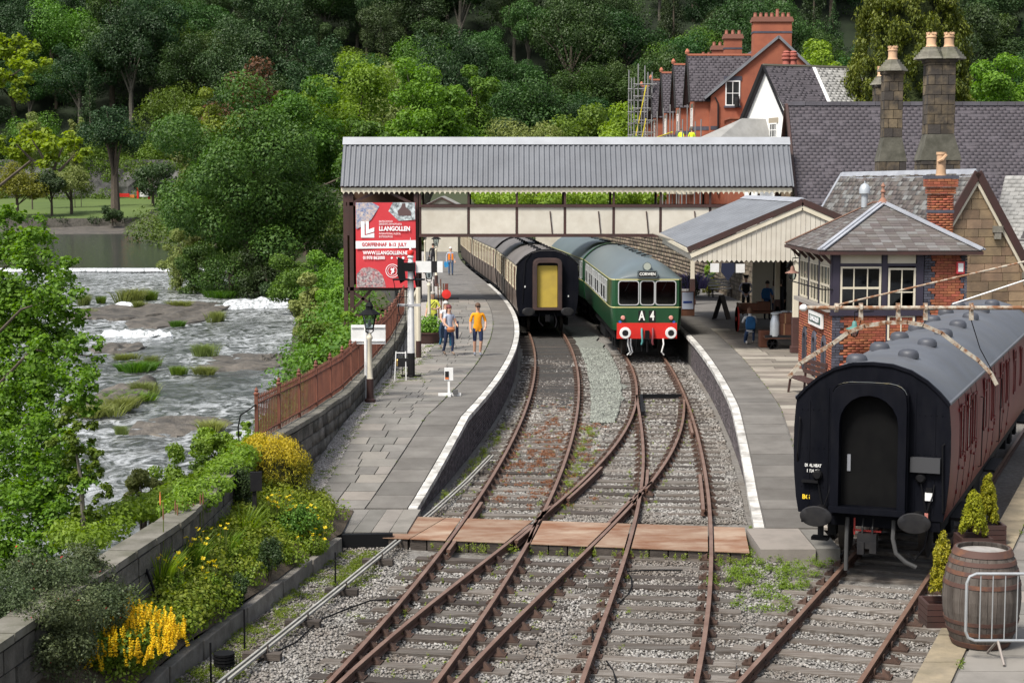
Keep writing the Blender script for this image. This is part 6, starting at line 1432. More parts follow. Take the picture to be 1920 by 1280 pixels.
b = MB(); b.ext([(XA + .15, YE_ + .3, .5), (XA + .15, YR_ + 3.7, .5), (XA + .15, YR_ + 3.7, ZEE), (XA + .15, YR_, ZRR - .3), (XA + .15, YE_ + .3, ZEE)], (.4, 0, 0)); b.b2(XA + .2, XB, YE_ + .3, YE_ + .6, .5, ZEE - .1); b.build('wall', m_sand, st)
for k, (y0, w) in enumerate(((82.5, .9), (84.7, 1.0), (86.9, .9))):
 b = MB(); b.b2(XA + .08, XA + .16, y0, y0 + w, .87, 3.0); o = b.build('doorway', m_dark, st)
 b = MB(); b.b2(XA + .02, XA + .14, y0 - .12, y0, .87, 3.1); b.b2(XA + .02, XA + .14, y0 + w, y0 + w + .12, .87, 3.1); b.build('door_frame', m_cream, o)
for x0 in (10.5, 12.0):   # timber shop front under the canopy
 b = MB(); b.b2(x0, x0 + .9, 72.1, 72.25, .87, 4.2); b.build('boarded_panel', m_cream, st)
b = MB(); b.b2(11.4, 12.6, 72.3, 72.4, .87, 4.2); b.build('dark_opening', m_dark, st)
# gabled wing in front
wg = thing('station_wing', (15.9, 57, .85), 'sandstone gabled wing with mottled slate roof beside the signal box', 'building')
wd = V3(-.175, 1, 0).normalized(); wx = V3(wd.y, -wd.x, 0); AP = V3(15.92, 57.0, 7.12); LW = 12.5
hwid, EZ = 2.35, 3.2
slate_slope(wg, AP + wd * LW - wx * hwid + V3(0, 0, EZ - 7.12), AP - wx * hwid + V3(0, 0, EZ - 7.12), AP.copy(), AP + wd * LW, .36, .2, m_slate_m, cap=270)
b = MB(); b.ext([AP + wx * hwid + V3(0, 0, EZ - 7.12), AP + wd * LW + wx * hwid + V3(0, 0, EZ - 7.12), AP + wd * LW, AP.copy()], (0, 0, -.08)); b.build('right_roof_slope', m_slate_m, wg)
b = MB(); b.ext([AP + V3(0, 0, .0) - wx * .15 + V3(0, 0, -.2), AP + V3(0, 0, .08), AP + wx * .15 + V3(0, 0, -.2), AP + V3(0, 0, .0)], wd * LW); b.build('ridge_flashing', m_lead, wg)
b = MB(); b.bar(AP + wd * LW + V3(0, 0, .04), AP + wd * LW - wx * hwid + V3(0, 0, EZ - 7.08), .2, .05); b.build('verge_flashing', m_lead, wg)
for s in (-1, 1):
 b = MB(); b.bar(AP - wd * .15 + V3(0, 0, -.05), AP - wd * .15 + wx * s * (hwid + .25) + V3(0, 0, EZ - 7.12 - .45), .08, .26); b.build('barge_board', m_brown, wg)
 b = MB(); b.bar(AP - wd * .1 + V3(0, 0, -.38), AP - wd * .1 + wx * s * (hwid) + V3(0, 0, EZ - 7.12 - .35), .06, .12); b.build('barge_trim', m_cream, wg)
GO = AP - wx * (hwid - .15) + V3(0, 0, .85 - 7.12)
gh = 7.12 - .85
wallrow(wg, GO, wx, 2 * hwid - .3, gh - .35, .62, .3, m_sand, cap=200, t=.1, gap=.018, name='stone', var=.22, clip=lambda z: (0, 2 * hwid) if z < EZ - .85 else ((z - (EZ - .85)) / (7.12 - EZ) * hwid - .05, 2 * hwid - .3 - ((z - (EZ - .85)) / (7.12 - EZ) * hwid - .05)))
b = MB(); G2 = AP + wd * .08; b.ext([G2 + wx * -(hwid - .2) + V3(0, 0, -6.4), G2 + wx * (hwid - .2) + V3(0, 0, -6.4), G2 + wx * (hwid - .2) + V3(0, 0, EZ - 7.2), G2 + V3(0, 0, -.3), G2 - wx * (hwid - .2) + V3(0, 0, EZ - 7.2)], wd * .3); b.b2(13.7, 13.9, 57.2, 68, .5, 3.2); b.build('gable_core', m_sandj, wg)
for s_, z in ((.66, -2.15), (1.6, -3.75)):
 b = MB(); c = AP - wd * .1 + wx * s_ * 1.2 + V3(0, 0, z); b.box(c.x, c.y, c.z + .16, .34, .2, .22); b.box(c.x, c.y, c.z - .06, .22, .16, .24); b.build('stone_corbel', m_cap, wg)
# second dormer gable at the far right edge
dg = thing('station_gable', (20.3, 62, .85), 'pale slate roofed gable partly seen right of the sandstone wing', 'building')
p0 = ya(1925, 360, 63); slate_slope(dg, (p0.x - 1.6, 63, 3.2), (p0.x - 1.6 + 3, 60.5, 3.2), (p0.x + 2.2, 63.5, 7.0), (p0.x + .2, 66, 7.0), .36, .2, m_slate_pale, cap=60)
b = MB(); b.b2(p0.x - 1.2, p0.x + 3, 62.5, 66, .8, 3.2); b.build('wall', m_sand, dg)
# tall stone chimneys
def stone_chimney(u, Y, vcap, w, d, vsh, vbase, zbase, pots, label):
 x = ya(u, vcap, Y).x; zt = ya(u, vcap, Y).z; zs = ya(u, vsh, Y).z; zb = ya(u, vbase, Y).z
 c = thing('stone_chimney', (x, Y, zbase), label, 'chimney'); stack(c, x, Y, zs, zt, w, d, m_soot, .42, .36, gap=.02, nm='stone', cap=200)
 wb_ = w * 1.55; db = d * 1.3
 b = MB(); b.add([(x + sx * (w if q else wb_) / 2, Y + sy * (d if q else db) / 2, zs if q else zb) for q in (0, 1) for sx, sy in ((-1, -1), (1, -1), (1, 1), (-1, 1))], [(0, 1, 5, 4), (1, 2, 6, 5), (2, 3, 7, 6), (3, 0, 4, 7), (4, 5, 6, 7), (3, 2, 1, 0)]); b.build('weathering', M('weathering_stone', (.11, .105, .085), (.06, .058, .046), scale=2, rough=.95, dirt=.5, dscale=1, dcol=(.045, .045, .03), bump=.5, bscale=14), c)
 stack(c, x, Y, zbase, zb, wb_ * .94, db * .94, m_soot, .5, .4, gap=.02, nm='stone', cap=80)
 b = MB(); b.b2(x - w * .56, x + w * .56, Y - d * .58, Y + d * .58, zt + .002, zt + .12); b.build('neck', m_soot, c)
 for px in pots:
  pw_ = .5 if len(pots) > 1 else w * .66
  for k_, (r, h, z) in enumerate(((1.28, .1, .22), (1.12, .1, .31), (.96, .1, .4), (.8, .1, .49), (.64, .1, .58))):
   b = MB(); b.lathe([(pw_ * r, z), (pw_ * r * .97, z + h * .85)], 8, (x + px, Y, zt - .1), a0=math.pi / 8); b.build('cap_course', m_mossy, c)
  b = MB(); b.lathe([(.21, .58), (.19, .62), (.175, .68), (.175, .9), (.2, .92), (.2, .96), (.175, .97), (.175, 1.04), (.14, 1.04), (.13, .7)], 16, (x + px, Y, zt)); p = b.build('chimney_pot', m_pot, c, True)
  for k in range(8):
   b = MB(); a = 2 * math.pi * k / 8; b.box(x + px + .165 * math.cos(a), Y + .165 * math.sin(a), zt + 1.07, .06, .06, .08, a); b.build('pot_tooth', m_pot, p)
stone_chimney(1673, 66.0, 140, .72, .66, 258, 303, 5.2, [0], 'slim tall sooty stone chimney with one buff pot')
stone_chimney(1762, 62.0, 118, 1.0, .76, 252, 301, 5.0, [-.33, .33], 'wide tall sooty stone chimney with twin buff pots')
stone_chimney(1651, 89.5, 164, .68, .7, 230, 250, 6.0, [0], 'short stone chimney standing behind the purple ridge')
# white cottage and brick terrace on the rise behind
wc = thing('white_cottage', (17.5, 115, 3), 'whitewashed gabled cottage behind the footbridge roof', 'house')
cr = R(20); cdx, cdy = V3(math.cos(cr), math.sin(cr), 0), V3(math.sin(cr), -math.cos(cr), 0)
A = V3(17.55, 115, 14.9); hwc, ez = 3.05, 11.3
gz = [A + cdy * hwc + V3(0, 0, 3 - A.z), A + cdy * hwc + V3(0, 0, ez - A.z), A + V3(0, 0, -.12), A - cdy * hwc + V3(0, 0, ez - A.z), A - cdy * hwc + V3(0, 0, 3 - A.z)]
b = MB(); b.ext(gz, cdx * 12); b.build('wall', m_limewash, wc)
slate_slope(wc, A + cdy * (hwc + .3) + V3(0, 0, ez - .35 - A.z), A + cdy * (hwc + .3) + cdx * 3.6 + V3(0, 0, ez - .35 - A.z), A + cdx * 3.6, A - cdx * .25, .34, .22, m_slate_p, cap=120)
slate_slope(wc, A + cdy * (hwc + .3) + cdx * 3.65 + V3(0, 0, ez - .35 - A.z), A + cdy * (hwc + .3) + cdx * 12 + V3(0, 0, ez - .35 - A.z), A + cdx * 12, A + cdx * 3.65, .36, .24, m_slate_pale, cap=120)
b = MB(); b.ext([A - cdy * (hwc + .3) - cdx * .25 + V3(0, 0, ez - .35 - A.z), A - cdy * (hwc + .3) + cdx * 12 + V3(0, 0, ez - .35 - A.z), A + cdx * 12, A - cdx * .25], V3(0, 0, -.1)); b.build('rear_roof_slope', m_slate_p, wc)
b = MB(); b.bar(A - cdx * .3, A - cdx * .3 - cdy * (hwc + .5) + V3(0, 0, ez - .5 - A.z), .16, .3); b.bar(A - cdx * .3, A - cdx * .3 + cdy * (hwc + .4) + V3(0, 0, ez - .45 - A.z), .1, .18); b.build('barge_board', m_black, wc)
b = MB(); b.bar(A - cdx * .3 + V3(0, 0, .06), A + cdx * 12 + V3(0, 0, .06), .22, .12); b.build('ridge_tiles', M('lichen_ridge', (.16, .15, .12), rough=.9), wc)
b = MB(); b.bar(A + cdx * 3.62 + V3(0, 0, .05), A + cdy * (hwc + .3) + cdx * 3.62 + V3(0, 0, ez - .28 - A.z), .25, .06); b.build('verge_flashing', m_white, wc)
def wall_window(parent, c, ux, w, h, rows, cols, fm=m_white, lintel=None, sill=None, nrm=None):
 """sash window on a wall: c centre, ux across"""
 ux = Vector(ux).normalized(); n = nrm or ux.cross(V3(0, 0, 1)); b = MB(); fw = .09
 def q(a0, a1, z0, z1, d0, d1): b.boxm(frame(Vector(c) + ux * ((a0 + a1) / 2) + V3(0, 0, (z0 + z1) / 2) + n * ((d0 + d1) / 2), ux * (a1 - a0), n * (d1 - d0), V3(0, 0, z1 - z0)))
 q(-w / 2, -w / 2 + fw, -h / 2, h / 2, 0, .07); q(w / 2 - fw, w / 2, -h / 2, h / 2, 0, .07); q(-w / 2 + fw, w / 2 - fw, -h / 2, -h / 2 + fw, 0, .07); q(-w / 2 + fw, w / 2 - fw, h / 2 - fw, h / 2, 0, .07)
 for i in range(1, cols): q(-w / 2 + w * i / cols - .025, -w / 2 + w * i / cols + .025, -h / 2 + fw, h / 2 - fw, 0, .055)
 for j in range(1, rows): q(-w / 2 + fw, w / 2 - fw, -h / 2 + h * j / rows - .025, -h / 2 + h * j / rows + .025, 0, .05)
 o = b.build('window', fm, parent); b = MB(); q(-w / 2 + fw, w / 2 - fw, -h / 2 + fw, h / 2 - fw, .005, .02); b.build('pane', m_pane, o)
 if lintel: b = MB(); q(-w / 2 - .14, w / 2 + .14, h / 2, h / 2 + .36, -.01, .04); b.build('lintel', lintel, o)
 if sill: b = MB(); q(-w / 2 - .1, w / 2 + .1, -h / 2 - .16, -h / 2, -.01, .14); b.build('sill', sill, o)
gn = -cdx
wall_window(wc, A + cdy * 1.05 + V3(0, 0, 10.0 - A.z) - cdx * .01, cdy, 1.0, 1.9, 4, 3, m_white, M('buff_lintel', (.30, .26, .2), rough=.9), None, gn)
lt = MB(); lt.ext([ya(1312, 258, 112), ya(1392, 222, 114), ya(1392, 300, 112), ya(1300, 300, 110)], (2.5, 1.5, 0)); tag(lt.build('lean_to_roof', m_slate_pale), 'low pale slate lean-to roof against the white cottage', 'roof')
# terrace: five gabled brick houses running away from the station
def terrace_house(k, label):
 Y0 = 134.5 + k * 10.5; t = thing('brick_house', (16, Y0, 3), label, 'house', 'gabled brick houses of the terrace'); x0 = 15.75 - k * .12; L = 10.4; xb = 25.2; xm = 21.4; zr, ze = 18.7, 13.9
 b = MB(); b.ext([(x0, Y0, 2), (xb, Y0, 2), (xb, Y0, ze + 1.2), (xm, Y0, zr - .15), (x0 + .3, Y0, ze)], (0, L, 0)); b.build('wall', m_brick_far, t)
 b = MB(); b.ext([(x0 - .25, Y0 - (.25 if k == 0 else 0), ze - .15), (xm, Y0 - (.25 if k == 0 else 0), zr), (xm, Y0 - (.25 if k == 0 else 0), zr - .14), (x0 - .2, Y0 - (.25 if k == 0 else 0), ze - .3)], (0, L + (.25 if k == 0 else 0), 0)); b.build('roof', m_slate_p, t)
 b = MB(); b.ext([(xb + .3, Y0 - (.25 if k == 0 else 0), ze + .95), (xm, Y0 - (.25 if k == 0 else 0), zr), (xm, Y0 - (.25 if k == 0 else 0), zr - .14), (xb + .25, Y0 - (.25 if k == 0 else 0), ze + .8)], (0, L + (.25 if k == 0 else 0), 0)); b.build('rear_roof', m_slate_p, t)
 # projecting front gable
 yc = Y0 + 2.9; hw = 2.4; za = 17.35; xg = x0 - .9; zg = 13.6
 b = MB(); b.ext([(xg, yc - hw + .3, 2), (xg, yc + hw - .3, 2), (xg, yc + hw - .3, zg + .4), (xg, yc, za - .3), (xg, yc - hw + .3, zg + .4)], (4.2, 0, 0)); b.build('gable_wall', m_brick_far, t)
 slate_slope(t, (xg - .45, yc - hw, zg - .1), (20.4, yc - hw, zg - .1), (20.4, yc, za), (xg - .45, yc, za), .36, .25, m_slate_p, cap=60 if k < 2 else 0)
 b = MB(); b.ext([(xg - .45, yc + hw, zg - .1), (20.4, yc + hw, zg - .1), (20.4, yc, za), (xg - .45, yc, za)], (0, 0, -.1)); b.build('gable_roof', m_slate_p, t)
 for s in (-1, 1):
  b = MB(); b.bar((xg - .5, yc + s * (hw + .05), zg - .25), (xg - .5, yc, za - .05), .1, .32); b.build('barge_board', m_black, t)
 b = MB(); b.bar((xg - .45, yc, za + .06), (20.4, yc, za + .06), .24, .16); b.lathe([(.14, 0), (.2, .2), (.06, .45)], 6, (xg - .45, yc, za + .1)); b.build('ridge_tiles', M('red_ridge', (.36, .13, .08), rough=.85), t)
 b = MB(); b.b2(xg - .03, x0 + .32, yc - hw + .27, yc + hw - .27, 11.2, 11.5); b.build('blue_brick_band', m_blue, t)
 if k == 0:
  b = MB(); b.b2(x0 + .28, x0 + .9, Y0 - .02, Y0 + .2, 11.2, 11.5); b.build('blue_brick_band', m_blue, t)
 for zz, h in ((9.2, 2.0), (12.3, 1.5)):
  wall_window(t, V3(xg - .01, yc, zz), V3(0, -1, 0), 1.3, h, 2, 2, m_white, m_cap, m_cap, V3(-1, 0, 0))
  wall_window(t, V3(x0 - .01, yc + 4.8, zz), V3(0, -1, 0), 1.1, h, 2, 2, m_white, m_cap, m_cap, V3(-1, 0, 0))
 b = MB(); b.b2(xg - .9, xg, yc - 1.4, yc + 1.4, 6, 10.0); b.build('bay_window', m_cream, t); b = MB(); b.b2(xg - 1.1, xg + .02, yc - 1.7, yc + 1.7, 10.0, 10.35); b.build('bay_roof', m_leadgrey, t)
 # chimney
 cx_, w, d, h = ((xm - .3, 3.1, 1.1, 20.3) if k == 0 else (xm - 2.4 + .2 * k, 1.5, .9, 19.9 - .1 * k)); yy = Y0 + (1.6 if k == 0 else .6)
 b = MB(); b.b2(cx_ - w / 2, cx_ + w / 2, yy - d / 2, yy + d / 2, 15.5, h - .4); o = b.build('chimney', m_brick_far, t)
 b = MB(); b.b2(cx_ - w / 2 - .12, cx_ + w / 2 + .12, yy - d / 2 - .12, yy + d / 2 + .12, h - .4, h - .16); b.b2(cx_ - w / 2 - .05, cx_ + w / 2 + .05, yy - d / 2 - .05, yy + d / 2 + .05, h - .16, h); b.build('chimney_cap', M('dark_brick_cap', (.2, .09, .065), rough=.9), o)
 b = MB(); b.b2(cx_ - w / 2 - .03, cx_ + w / 2 + .03, yy - d / 2 - .03, yy + d / 2 + .03, h - 1.3, h - 1.15); b.build('blue_brick_band', m_blue, o)
 for i in range(7 if k == 0 else 3):
  px = cx_ - w / 2 + .2 + i * (w - .4) / (6 if k == 0 else 2); b = MB(); b.lathe([(.15, 0), (.13, .3 + (.3 if i == 4 else 0)), (.16, .33 + (.3 if i == 4 else 0)), (.1, .36 + (.3 if i == 4 else 0))], 8, (px, yy, h)); b.build('chimney_pot', M('red_pot', (.30, .12, .085), rough=.85), o)
 return t
H0 = terrace_house(0, 'end brick house of the terrace, its tall gable wall facing the station')
wall_window(H0, V3(ya(1374, 175, 134.4).x, 134.48, ya(1374, 175, 134.4).z), V3(1, 0, 0), 1.18, 2.0, 2, 2, m_white, m_blue, m_blue)
b = MB(); b.tube([(16.35, 134.35, 13.8), (16.6, 134.35, 13.3), (16.65, 134.35, 6)], .07, 6); b.build('downpipe', m_black, H0)
b = MB(); b.lathe([(.2, 0), (.22, .5), (.18, .8), (.2, .85)], 10, (18.1, 134.2, 13.0)); b.build('cowl', m_black, H0)
b = MB(); b.bar((15.5, 134.3, 13.72), (21.4, 134.3, 18.62), .12, .2); b.bar((25.5, 134.3, 14.8), (21.4, 134.3, 18.62), .12, .2); b.build('barge_board', m_leadgrey, H0)
b = MB(); b.b2(17.2, 20.2, 130.5, 134.4, 3, 11.9); b.b2(17.05, 20.3, 130.4, 134.4, 11.9, 12.05); b.build('rear_extension', m_brick_far, H0)
terrace_house(1, 'brick terrace house next to the end house, seen between scaffold poles'); terrace_house(2, 'middle brick house of the five house terrace'); terrace_house(3, 'fourth brick terrace house, its gable beside the high scaffold'); terrace_house(4, 'far brick terrace house wrapped in tall scaffolding')
for p, lab in (((1340, 100, 139), 'pair of ribbed red chimney pots beside the cottage ridge'),):
 pass
tw = thing('roof_pots', (0, 0, 0), 'two ribbed red chimney pots on the cottage ridge', 'chimney pots');
for u in (1474, 1487):
 q = ya(u, 125, 119); b = MB(); b.lathe([(.3, -.4), (.28, .0), (.24, .4), (.34, .5), (.34, .62), (.24, .66), (.33, .75), (.33, .85), (.24, .9), (.28, 1.0), (.12, 1.1)], 12, q); b.build('chimney_pot', M('red_ribbed_pot', (.33, .10, .075), rough=.8), tw, True)
tw.location = (0, 0, 0)
# scaffold
sc = thing('scaffolding', (14, 172, 3), 'grey tube scaffolding with plank lifts around the far terrace house', 'scaffolding'); m_tube = M('scaffold_tube', (.22, .22, .22), rough=.5, metal=.3)
for (x, y) in ((12.6, 172), (14.0, 172), (12.6, 176), (14.0, 176), (12.6, 180), (14.0, 180), (12.7, 168), (14.1, 168)):
 b = MB(); b.tube([(x, y, 3), (x, y, 18.2 + random.uniform(-.8, 1.6))], .07, 6); b.build('standard', m_tube, sc)
for z in (6, 8, 10, 12, 13.2, 14.4, 15.6, 16.8):
 for x in (12.6, 14.05): b = MB(); b.tube([(x, 167, z), (x, 181, z)], .06, 6); b.build('ledger', m_tube, sc)
 b = MB(); b.tube([(12.2, 168, z + .1), (14.6, 168, z + .1)], .06, 6); b.tube([(12.2, 176, z + .1), (14.6, 176, z + .1)], .06, 6); b.build('transom', m_tube, sc)
for z in (8.1, 11.2): b = MB(); b.b2(12.2, 14.6, 166.5, 181.5, z, z + .22); b.build('plank_lift', M('scaffold_plank', (.30, .26, .2), rough=.9), sc)
for z0 in (8.5, 11.8): b = MB(); b.bar((12.5, 168, z0), (13.5, 168, z0 + 5), .1, .1); b.build('yellow_ladder', M('safety_yellow', (.6, .5, .03), rough=.6), sc)
s2 = thing('scaffolding', (14, 140, 3), 'low scaffold walkway along the near terrace fronts where two workers stand', 'scaffolding')
for y in (126, 130, 136, 142, 148, 154):
 for x in (12.9, 14.3): b = MB(); b.tube([(x, y, 2.5), (x, y, 13.3 - (y < 134) * 1.6)], .05, 6); b.build('standard', m_tube, s2)
for z in (9.2,): b = MB(); b.b2(12.8, 14.9, 125.5, 158, z, z + .1); b.build('plank_lift', M('scaffold_plank', (.30, .26, .2), rough=.9), s2)
for z, mt in ((10.3, m_tube), (11.0, M('safety_yellow', (.6, .5, .03), rough=.6))): b = MB(); b.tube([(12.9, 134, z), (12.9, 158, z)], .05, 6); b.build('guard_rail', mt, s2)
# small huts and hedges behind the bridge
for i, (u, Y, w, lab) in enumerate(((828, 165, 3.6, 'small gabled hut roof framed left under the footbridge'), (1037, 176, 4.0, 'small gabled shed roof framed mid bridge'), (1115, 178, 4.6, 'pale gabled shed roof right of the mid one'))):
 q = ya(u, 368, Y); t = thing('gabled_hut', (q.x, Y, 0), lab, 'hut'); h = q.z
 b = MB(); b.ext([(q.x - w / 2 + .2, Y, -.3), (q.x + w / 2 - .2, Y, -.3), (q.x + w / 2 - .2, Y, h - .85), (q.x, Y, h - .1), (q.x - w / 2 + .2, Y, h - .85)], (0, 8, 0)); b.build('wall', m_panel, t)
 for s in (-1, 1): b = MB(); b.ext([(q.x, Y - .3, h), (q.x + s * w / 2, Y - .3, h - .9), (q.x + s * w / 2, Y - .3, h - 1.0), (q.x, Y - .3, h - .1)], (0, 8.5, 0)); b.build('roof_slope', m_slate_pale, t); b = MB(); b.bar((q.x, Y - .34, h - .14), (q.x + s * w / 2, Y - .34, h - 1.04), .05, .14); b.build('barge_board', m_brown, t)
# rubble retaining wall behind the right platform
rwl = thing('retaining_wall', (11, 90, .85), 'rough rubble stone wall curving behind the right platform', 'wall'); RWp = [(11.75, 77.5), (11.6, 84), (11.2, 94), (10.6, 106), (9.4, 122), (7.2, 142)]
rfx = lambda y: float(np.interp(y, [p[1] for p in RWp], [p[0] for p in RWp]))
m_rub = M('rubble_stone', (.20, .16, .115), (.115, .094, .072), scale=2, rough=.95, rnd=.4, hue=.015, dirt=.4, dscale=1, dcol=(.06, .055, .04))
b = MB(); b.sweep([(.02, -.2), (.5, -.2), (.5, 3.5), (.02, 3.5)], [Vector((rfx(y), y, 0)) for y in np.linspace(77.5, 142, 30)]); b.build('wall_core', M('rubble_mortar', (.13, .11, .085), rough=.95), rwl)
P = Pieces(); z = .8
while z < 3.45:
 y = 77.5; h = random.uniform(.2, .3)
 while y < 140:
  L = random.uniform(.25, .7) * (1 if y < 105 else 2); P.put(TRS(rfx(y + L / 2) + .01, y + L / 2, z + h / 2, .1 * random.uniform(.6, 1.4), L - .03, h - .03, -slope(rfx, y + L / 2))); y += L
 z += h
P.emit('stone', m_rub, rwl, cap=290, key=lambda m: m.translation.y)
b = MB(); b.bar((10.2, 84.5, .9), (10.1, 84.5, 3.9), .3, .05); b.bar((10.45, 84.5, .9), (10.35, 84.5, 3.9), .04, .06); b.bar((10.0, 84.5, .9), (9.9, 84.5, 3.9), .04, .06)
# people: one continuous skinned body each
def person(loc, rz, label, cloth, pose=None, height=1.72, hair=None, hairlen=0.0, group=None, cap=None, build=1.0, extra=None):
 """cloth: dict of materials torso, arm (upper), fore, leg, shin, foot; pose overrides joints (metres at 1.72, facing -y)"""
 J = dict(pelvis=(0, 0, .95), waist=(0, 0, 1.08), chest=(0, .0, 1.28), neck=(0, .0, 1.46), head0=(0, -.01, 1.54), head1=(0, -.015, 1.64), head2=(0, -.01, 1.70),
   shL=(.17, 0, 1.40), elL=(.25, .02, 1.13), wrL=(.26, -.06, .90), haL=(.26, -.09, .83), shR=(-.17, 0, 1.40), elR=(-.25, .02, 1.13), wrR=(-.26, -.06, .90), haR=(-.26, -.09, .83),
   hiL=(.10, 0, .90), knL=(.11, -.02, .50), anL=(.11, .02, .09), toL=(.12, -.14, .035), hiR=(-.10, 0, .90), knR=(-.11, -.02, .50), anR=(-.11, .02, .09), toR=(-.12, -.14, .035))
 if pose: J.update(pose)
 Rd = dict(pelvis=(.15, .115), waist=(.135, .105), chest=(.155, .115), neck=(.055, .055), head0=(.068, .08), head1=(.078, .095), head2=(.055, .065), shL=(.07, .065), elL=(.046, .046), wrL=(.03, .035), haL=(.028, .042),
   hiL=(.098, .098), knL=(.062, .062), anL=(.042, .045), toL=(.042, .03))
 E = [('pelvis', 'waist', 'torso'), ('waist', 'chest', 'torso'), ('chest', 'neck', 'torso'), ('neck', 'head0', 'skin'), ('head0', 'head1', 'skin'), ('head1', 'head2', 'skin')]
 for s in 'LR': E += [('chest', 'sh' + s, 'torso'), ('sh' + s, 'el' + s, 'arm'), ('el' + s, 'wr' + s, 'fore'), ('wr' + s, 'ha' + s, 'skin'), ('pelvis', 'hi' + s, 'leg'), ('hi' + s, 'kn' + s, 'leg'), ('kn' + s, 'an' + s, 'shin'), ('an' + s, 'to' + s, 'foot')]
 # five short fingers on each hand
 for s, sg in (('L', 1), ('R', -1)):
  h = Vector(J['ha' + s]); w = Vector(J['wr' + s]); d = (h - w).normalized(); sd = d.cross(Vector((0, 1, .2))).normalized()
  for i in range(5):
   off = (i - 1.5) * .019; n = 'f%s%d' % (s, i); L = (.075, .085, .08, .065, .05)[i]
   J[n] = tuple(h + sd * off + d * (L if i < 4 else .02) + (Vector((0, -.035, 0)) if i == 4 else Vector((0, -.015, 0)))); Rd[n] = (.0095, .0095); E.append(('ha' + s, n, 'skin'))
 k = height / 1.72; names = list(J); me = bpy.data.meshes.new('person_body'); me.from_pydata([Vector(J[n]) * k for n in names], [(names.index(a), names.index(b)) for a, b, _ in E], [])
 o = bpy.data.objects.new('person_tmp', me); C.objects.link(o); m_ = o.modifiers.new('skin', 'SKIN'); m_.use_smooth_shade = True; m_.branch_smoothing = .35
 for i, n in enumerate(names):
  r = Rd.get(n) or Rd.get(n[:-1] + 'L') or (.05, .05); q = build if n in ('pelvis', 'waist', 'chest', 'hiL', 'hiR') else 1
  me.skin_vertices[0].data[i].radius = (r[0] * k * q, r[1] * k * q); me.skin_vertices[0].data[i].use_root = n == 'pelvis'
 sd_ = o.modifiers.new('sub', 'SUBSURF'); sd_.levels = 1; sd_.render_levels = 1
 bpy.context.view_layer.update()
 em = bpy.data.meshes.new_from_object(o.evaluated_get(bpy.context.evaluated_depsgraph_get())); bpy.data.objects.remove(o)
 keys = ['skin', 'torso', 'arm', 'fore', 'leg', 'shin', 'foot']; em.materials.clear()
 for q in keys: em.materials.append(m_skin if q == 'skin' else cloth.get(q, m_skin))
 segs = [(Vector(J[a]) * k, Vector(J[b]) * k, c) for a, b, c in E]
 for p in em.polygons:
  c = p.center; best = None
  for a, b, nm in segs:
   ab = b - a; t = max(0, min(1, (c - a).dot(ab) / max(1e-9, ab.length_squared))); dd = (c - a - ab * t).length
   rr = .12 if nm == 'torso' else .05
   if best is None or dd - rr < best[0]: best = (dd - rr, nm, t)
  nm = best[1]
  if nm == 'torso' and c.z > 1.455 * k and abs(c.x) < .09: nm = 'skin'
  p.material_index = keys.index(nm); p.use_smooth = True
 t = thing('person', loc, label, 'person', group, rz)
 b = bpy.data.objects.new('body', em); C.objects.link(b); b.parent = t
 hd = Vector(J['head1']) * k
 def add(mb, name, mat): q = mb.build(name, mat, smooth=True); q.parent = t; return q
 if hair:
  hb = MB(); V = []; na, nr = 14, 6
  for i in range(nr + 1):
   a = math.pi * .56 * i / nr
   for j in range(na):
    ph = 2 * math.pi * j / na; r = .098 * math.sin(a); z = .118 * math.cos(a); y = r * math.sin(ph) * 1.12; x = r * math.cos(ph)
    if i == nr and math.sin(ph) < -.3: z += .045; y *= .9
    if i >= nr - 1 and math.sin(ph) > .1: z -= hairlen * (1 if i == nr else .4)
    V.append((hd.x + x, hd.y + y + .012, hd.z + z + .012))
  hb.add(V, [(i * na + j, i * na + (j + 1) % na, (i + 1) * na + (j + 1) % na, (i + 1) * na + j) for i in range(nr) for j in range(na)]); add(hb, 'hair', hair)
 fb_ = MB();
 for s in (-1, 1): fb_.lathe([(.012, -.012), (.016, 0), (.012, .012)], 6, hd + Vector((s * .084, .01, -.03)))
 fb_.add([hd + Vector(v) for v in ((-.013, -.088, -.045), (.013, -.088, -.045), (0, -.118, -.05), (0, -.092, .005))], [(0, 1, 2), (0, 2, 3), (1, 3, 2)]); add(fb_, 'ears_and_nose', m_skin)
 eb = MB()
 for s in (-1, 1): eb.box(hd.x + s * .032, hd.y - .09, hd.z - .008, .022, .012, .010)
 eb.box(hd.x, hd.y - .088, hd.z - .078, .045, .012, .008); add(eb, 'eyes_and_mouth', M('face_dark', (.09, .04, .035), rough=.6))
 if extra: extra(t, J, k, add)
 return t
def cl(c, n, r=.85): return M('cloth_' + n, c, tuple(x * .8 for x in c), scale=6, rough=r)
navy, denim, dkb = cl((.018, .028, .075), 'navy'), cl((.055, .10, .19), 'denim'), cl((.012, .012, .015), 'black')
def G(u, v, z=.89): return gp(u, v, z)
def shades(t, J, k, add):
 hd = Vector(J['head1']) * k; b = MB(); b.box(hd.x, hd.y - .092, hd.z - .005, .145, .03, .038); add(b, 'sunglasses', m_black)
 b = MB(); w = Vector(J['wrL']) * k; b.lathe([(.036, -.012), (.036, .012)], 10, w); add(b, 'wristwatch', m_black)
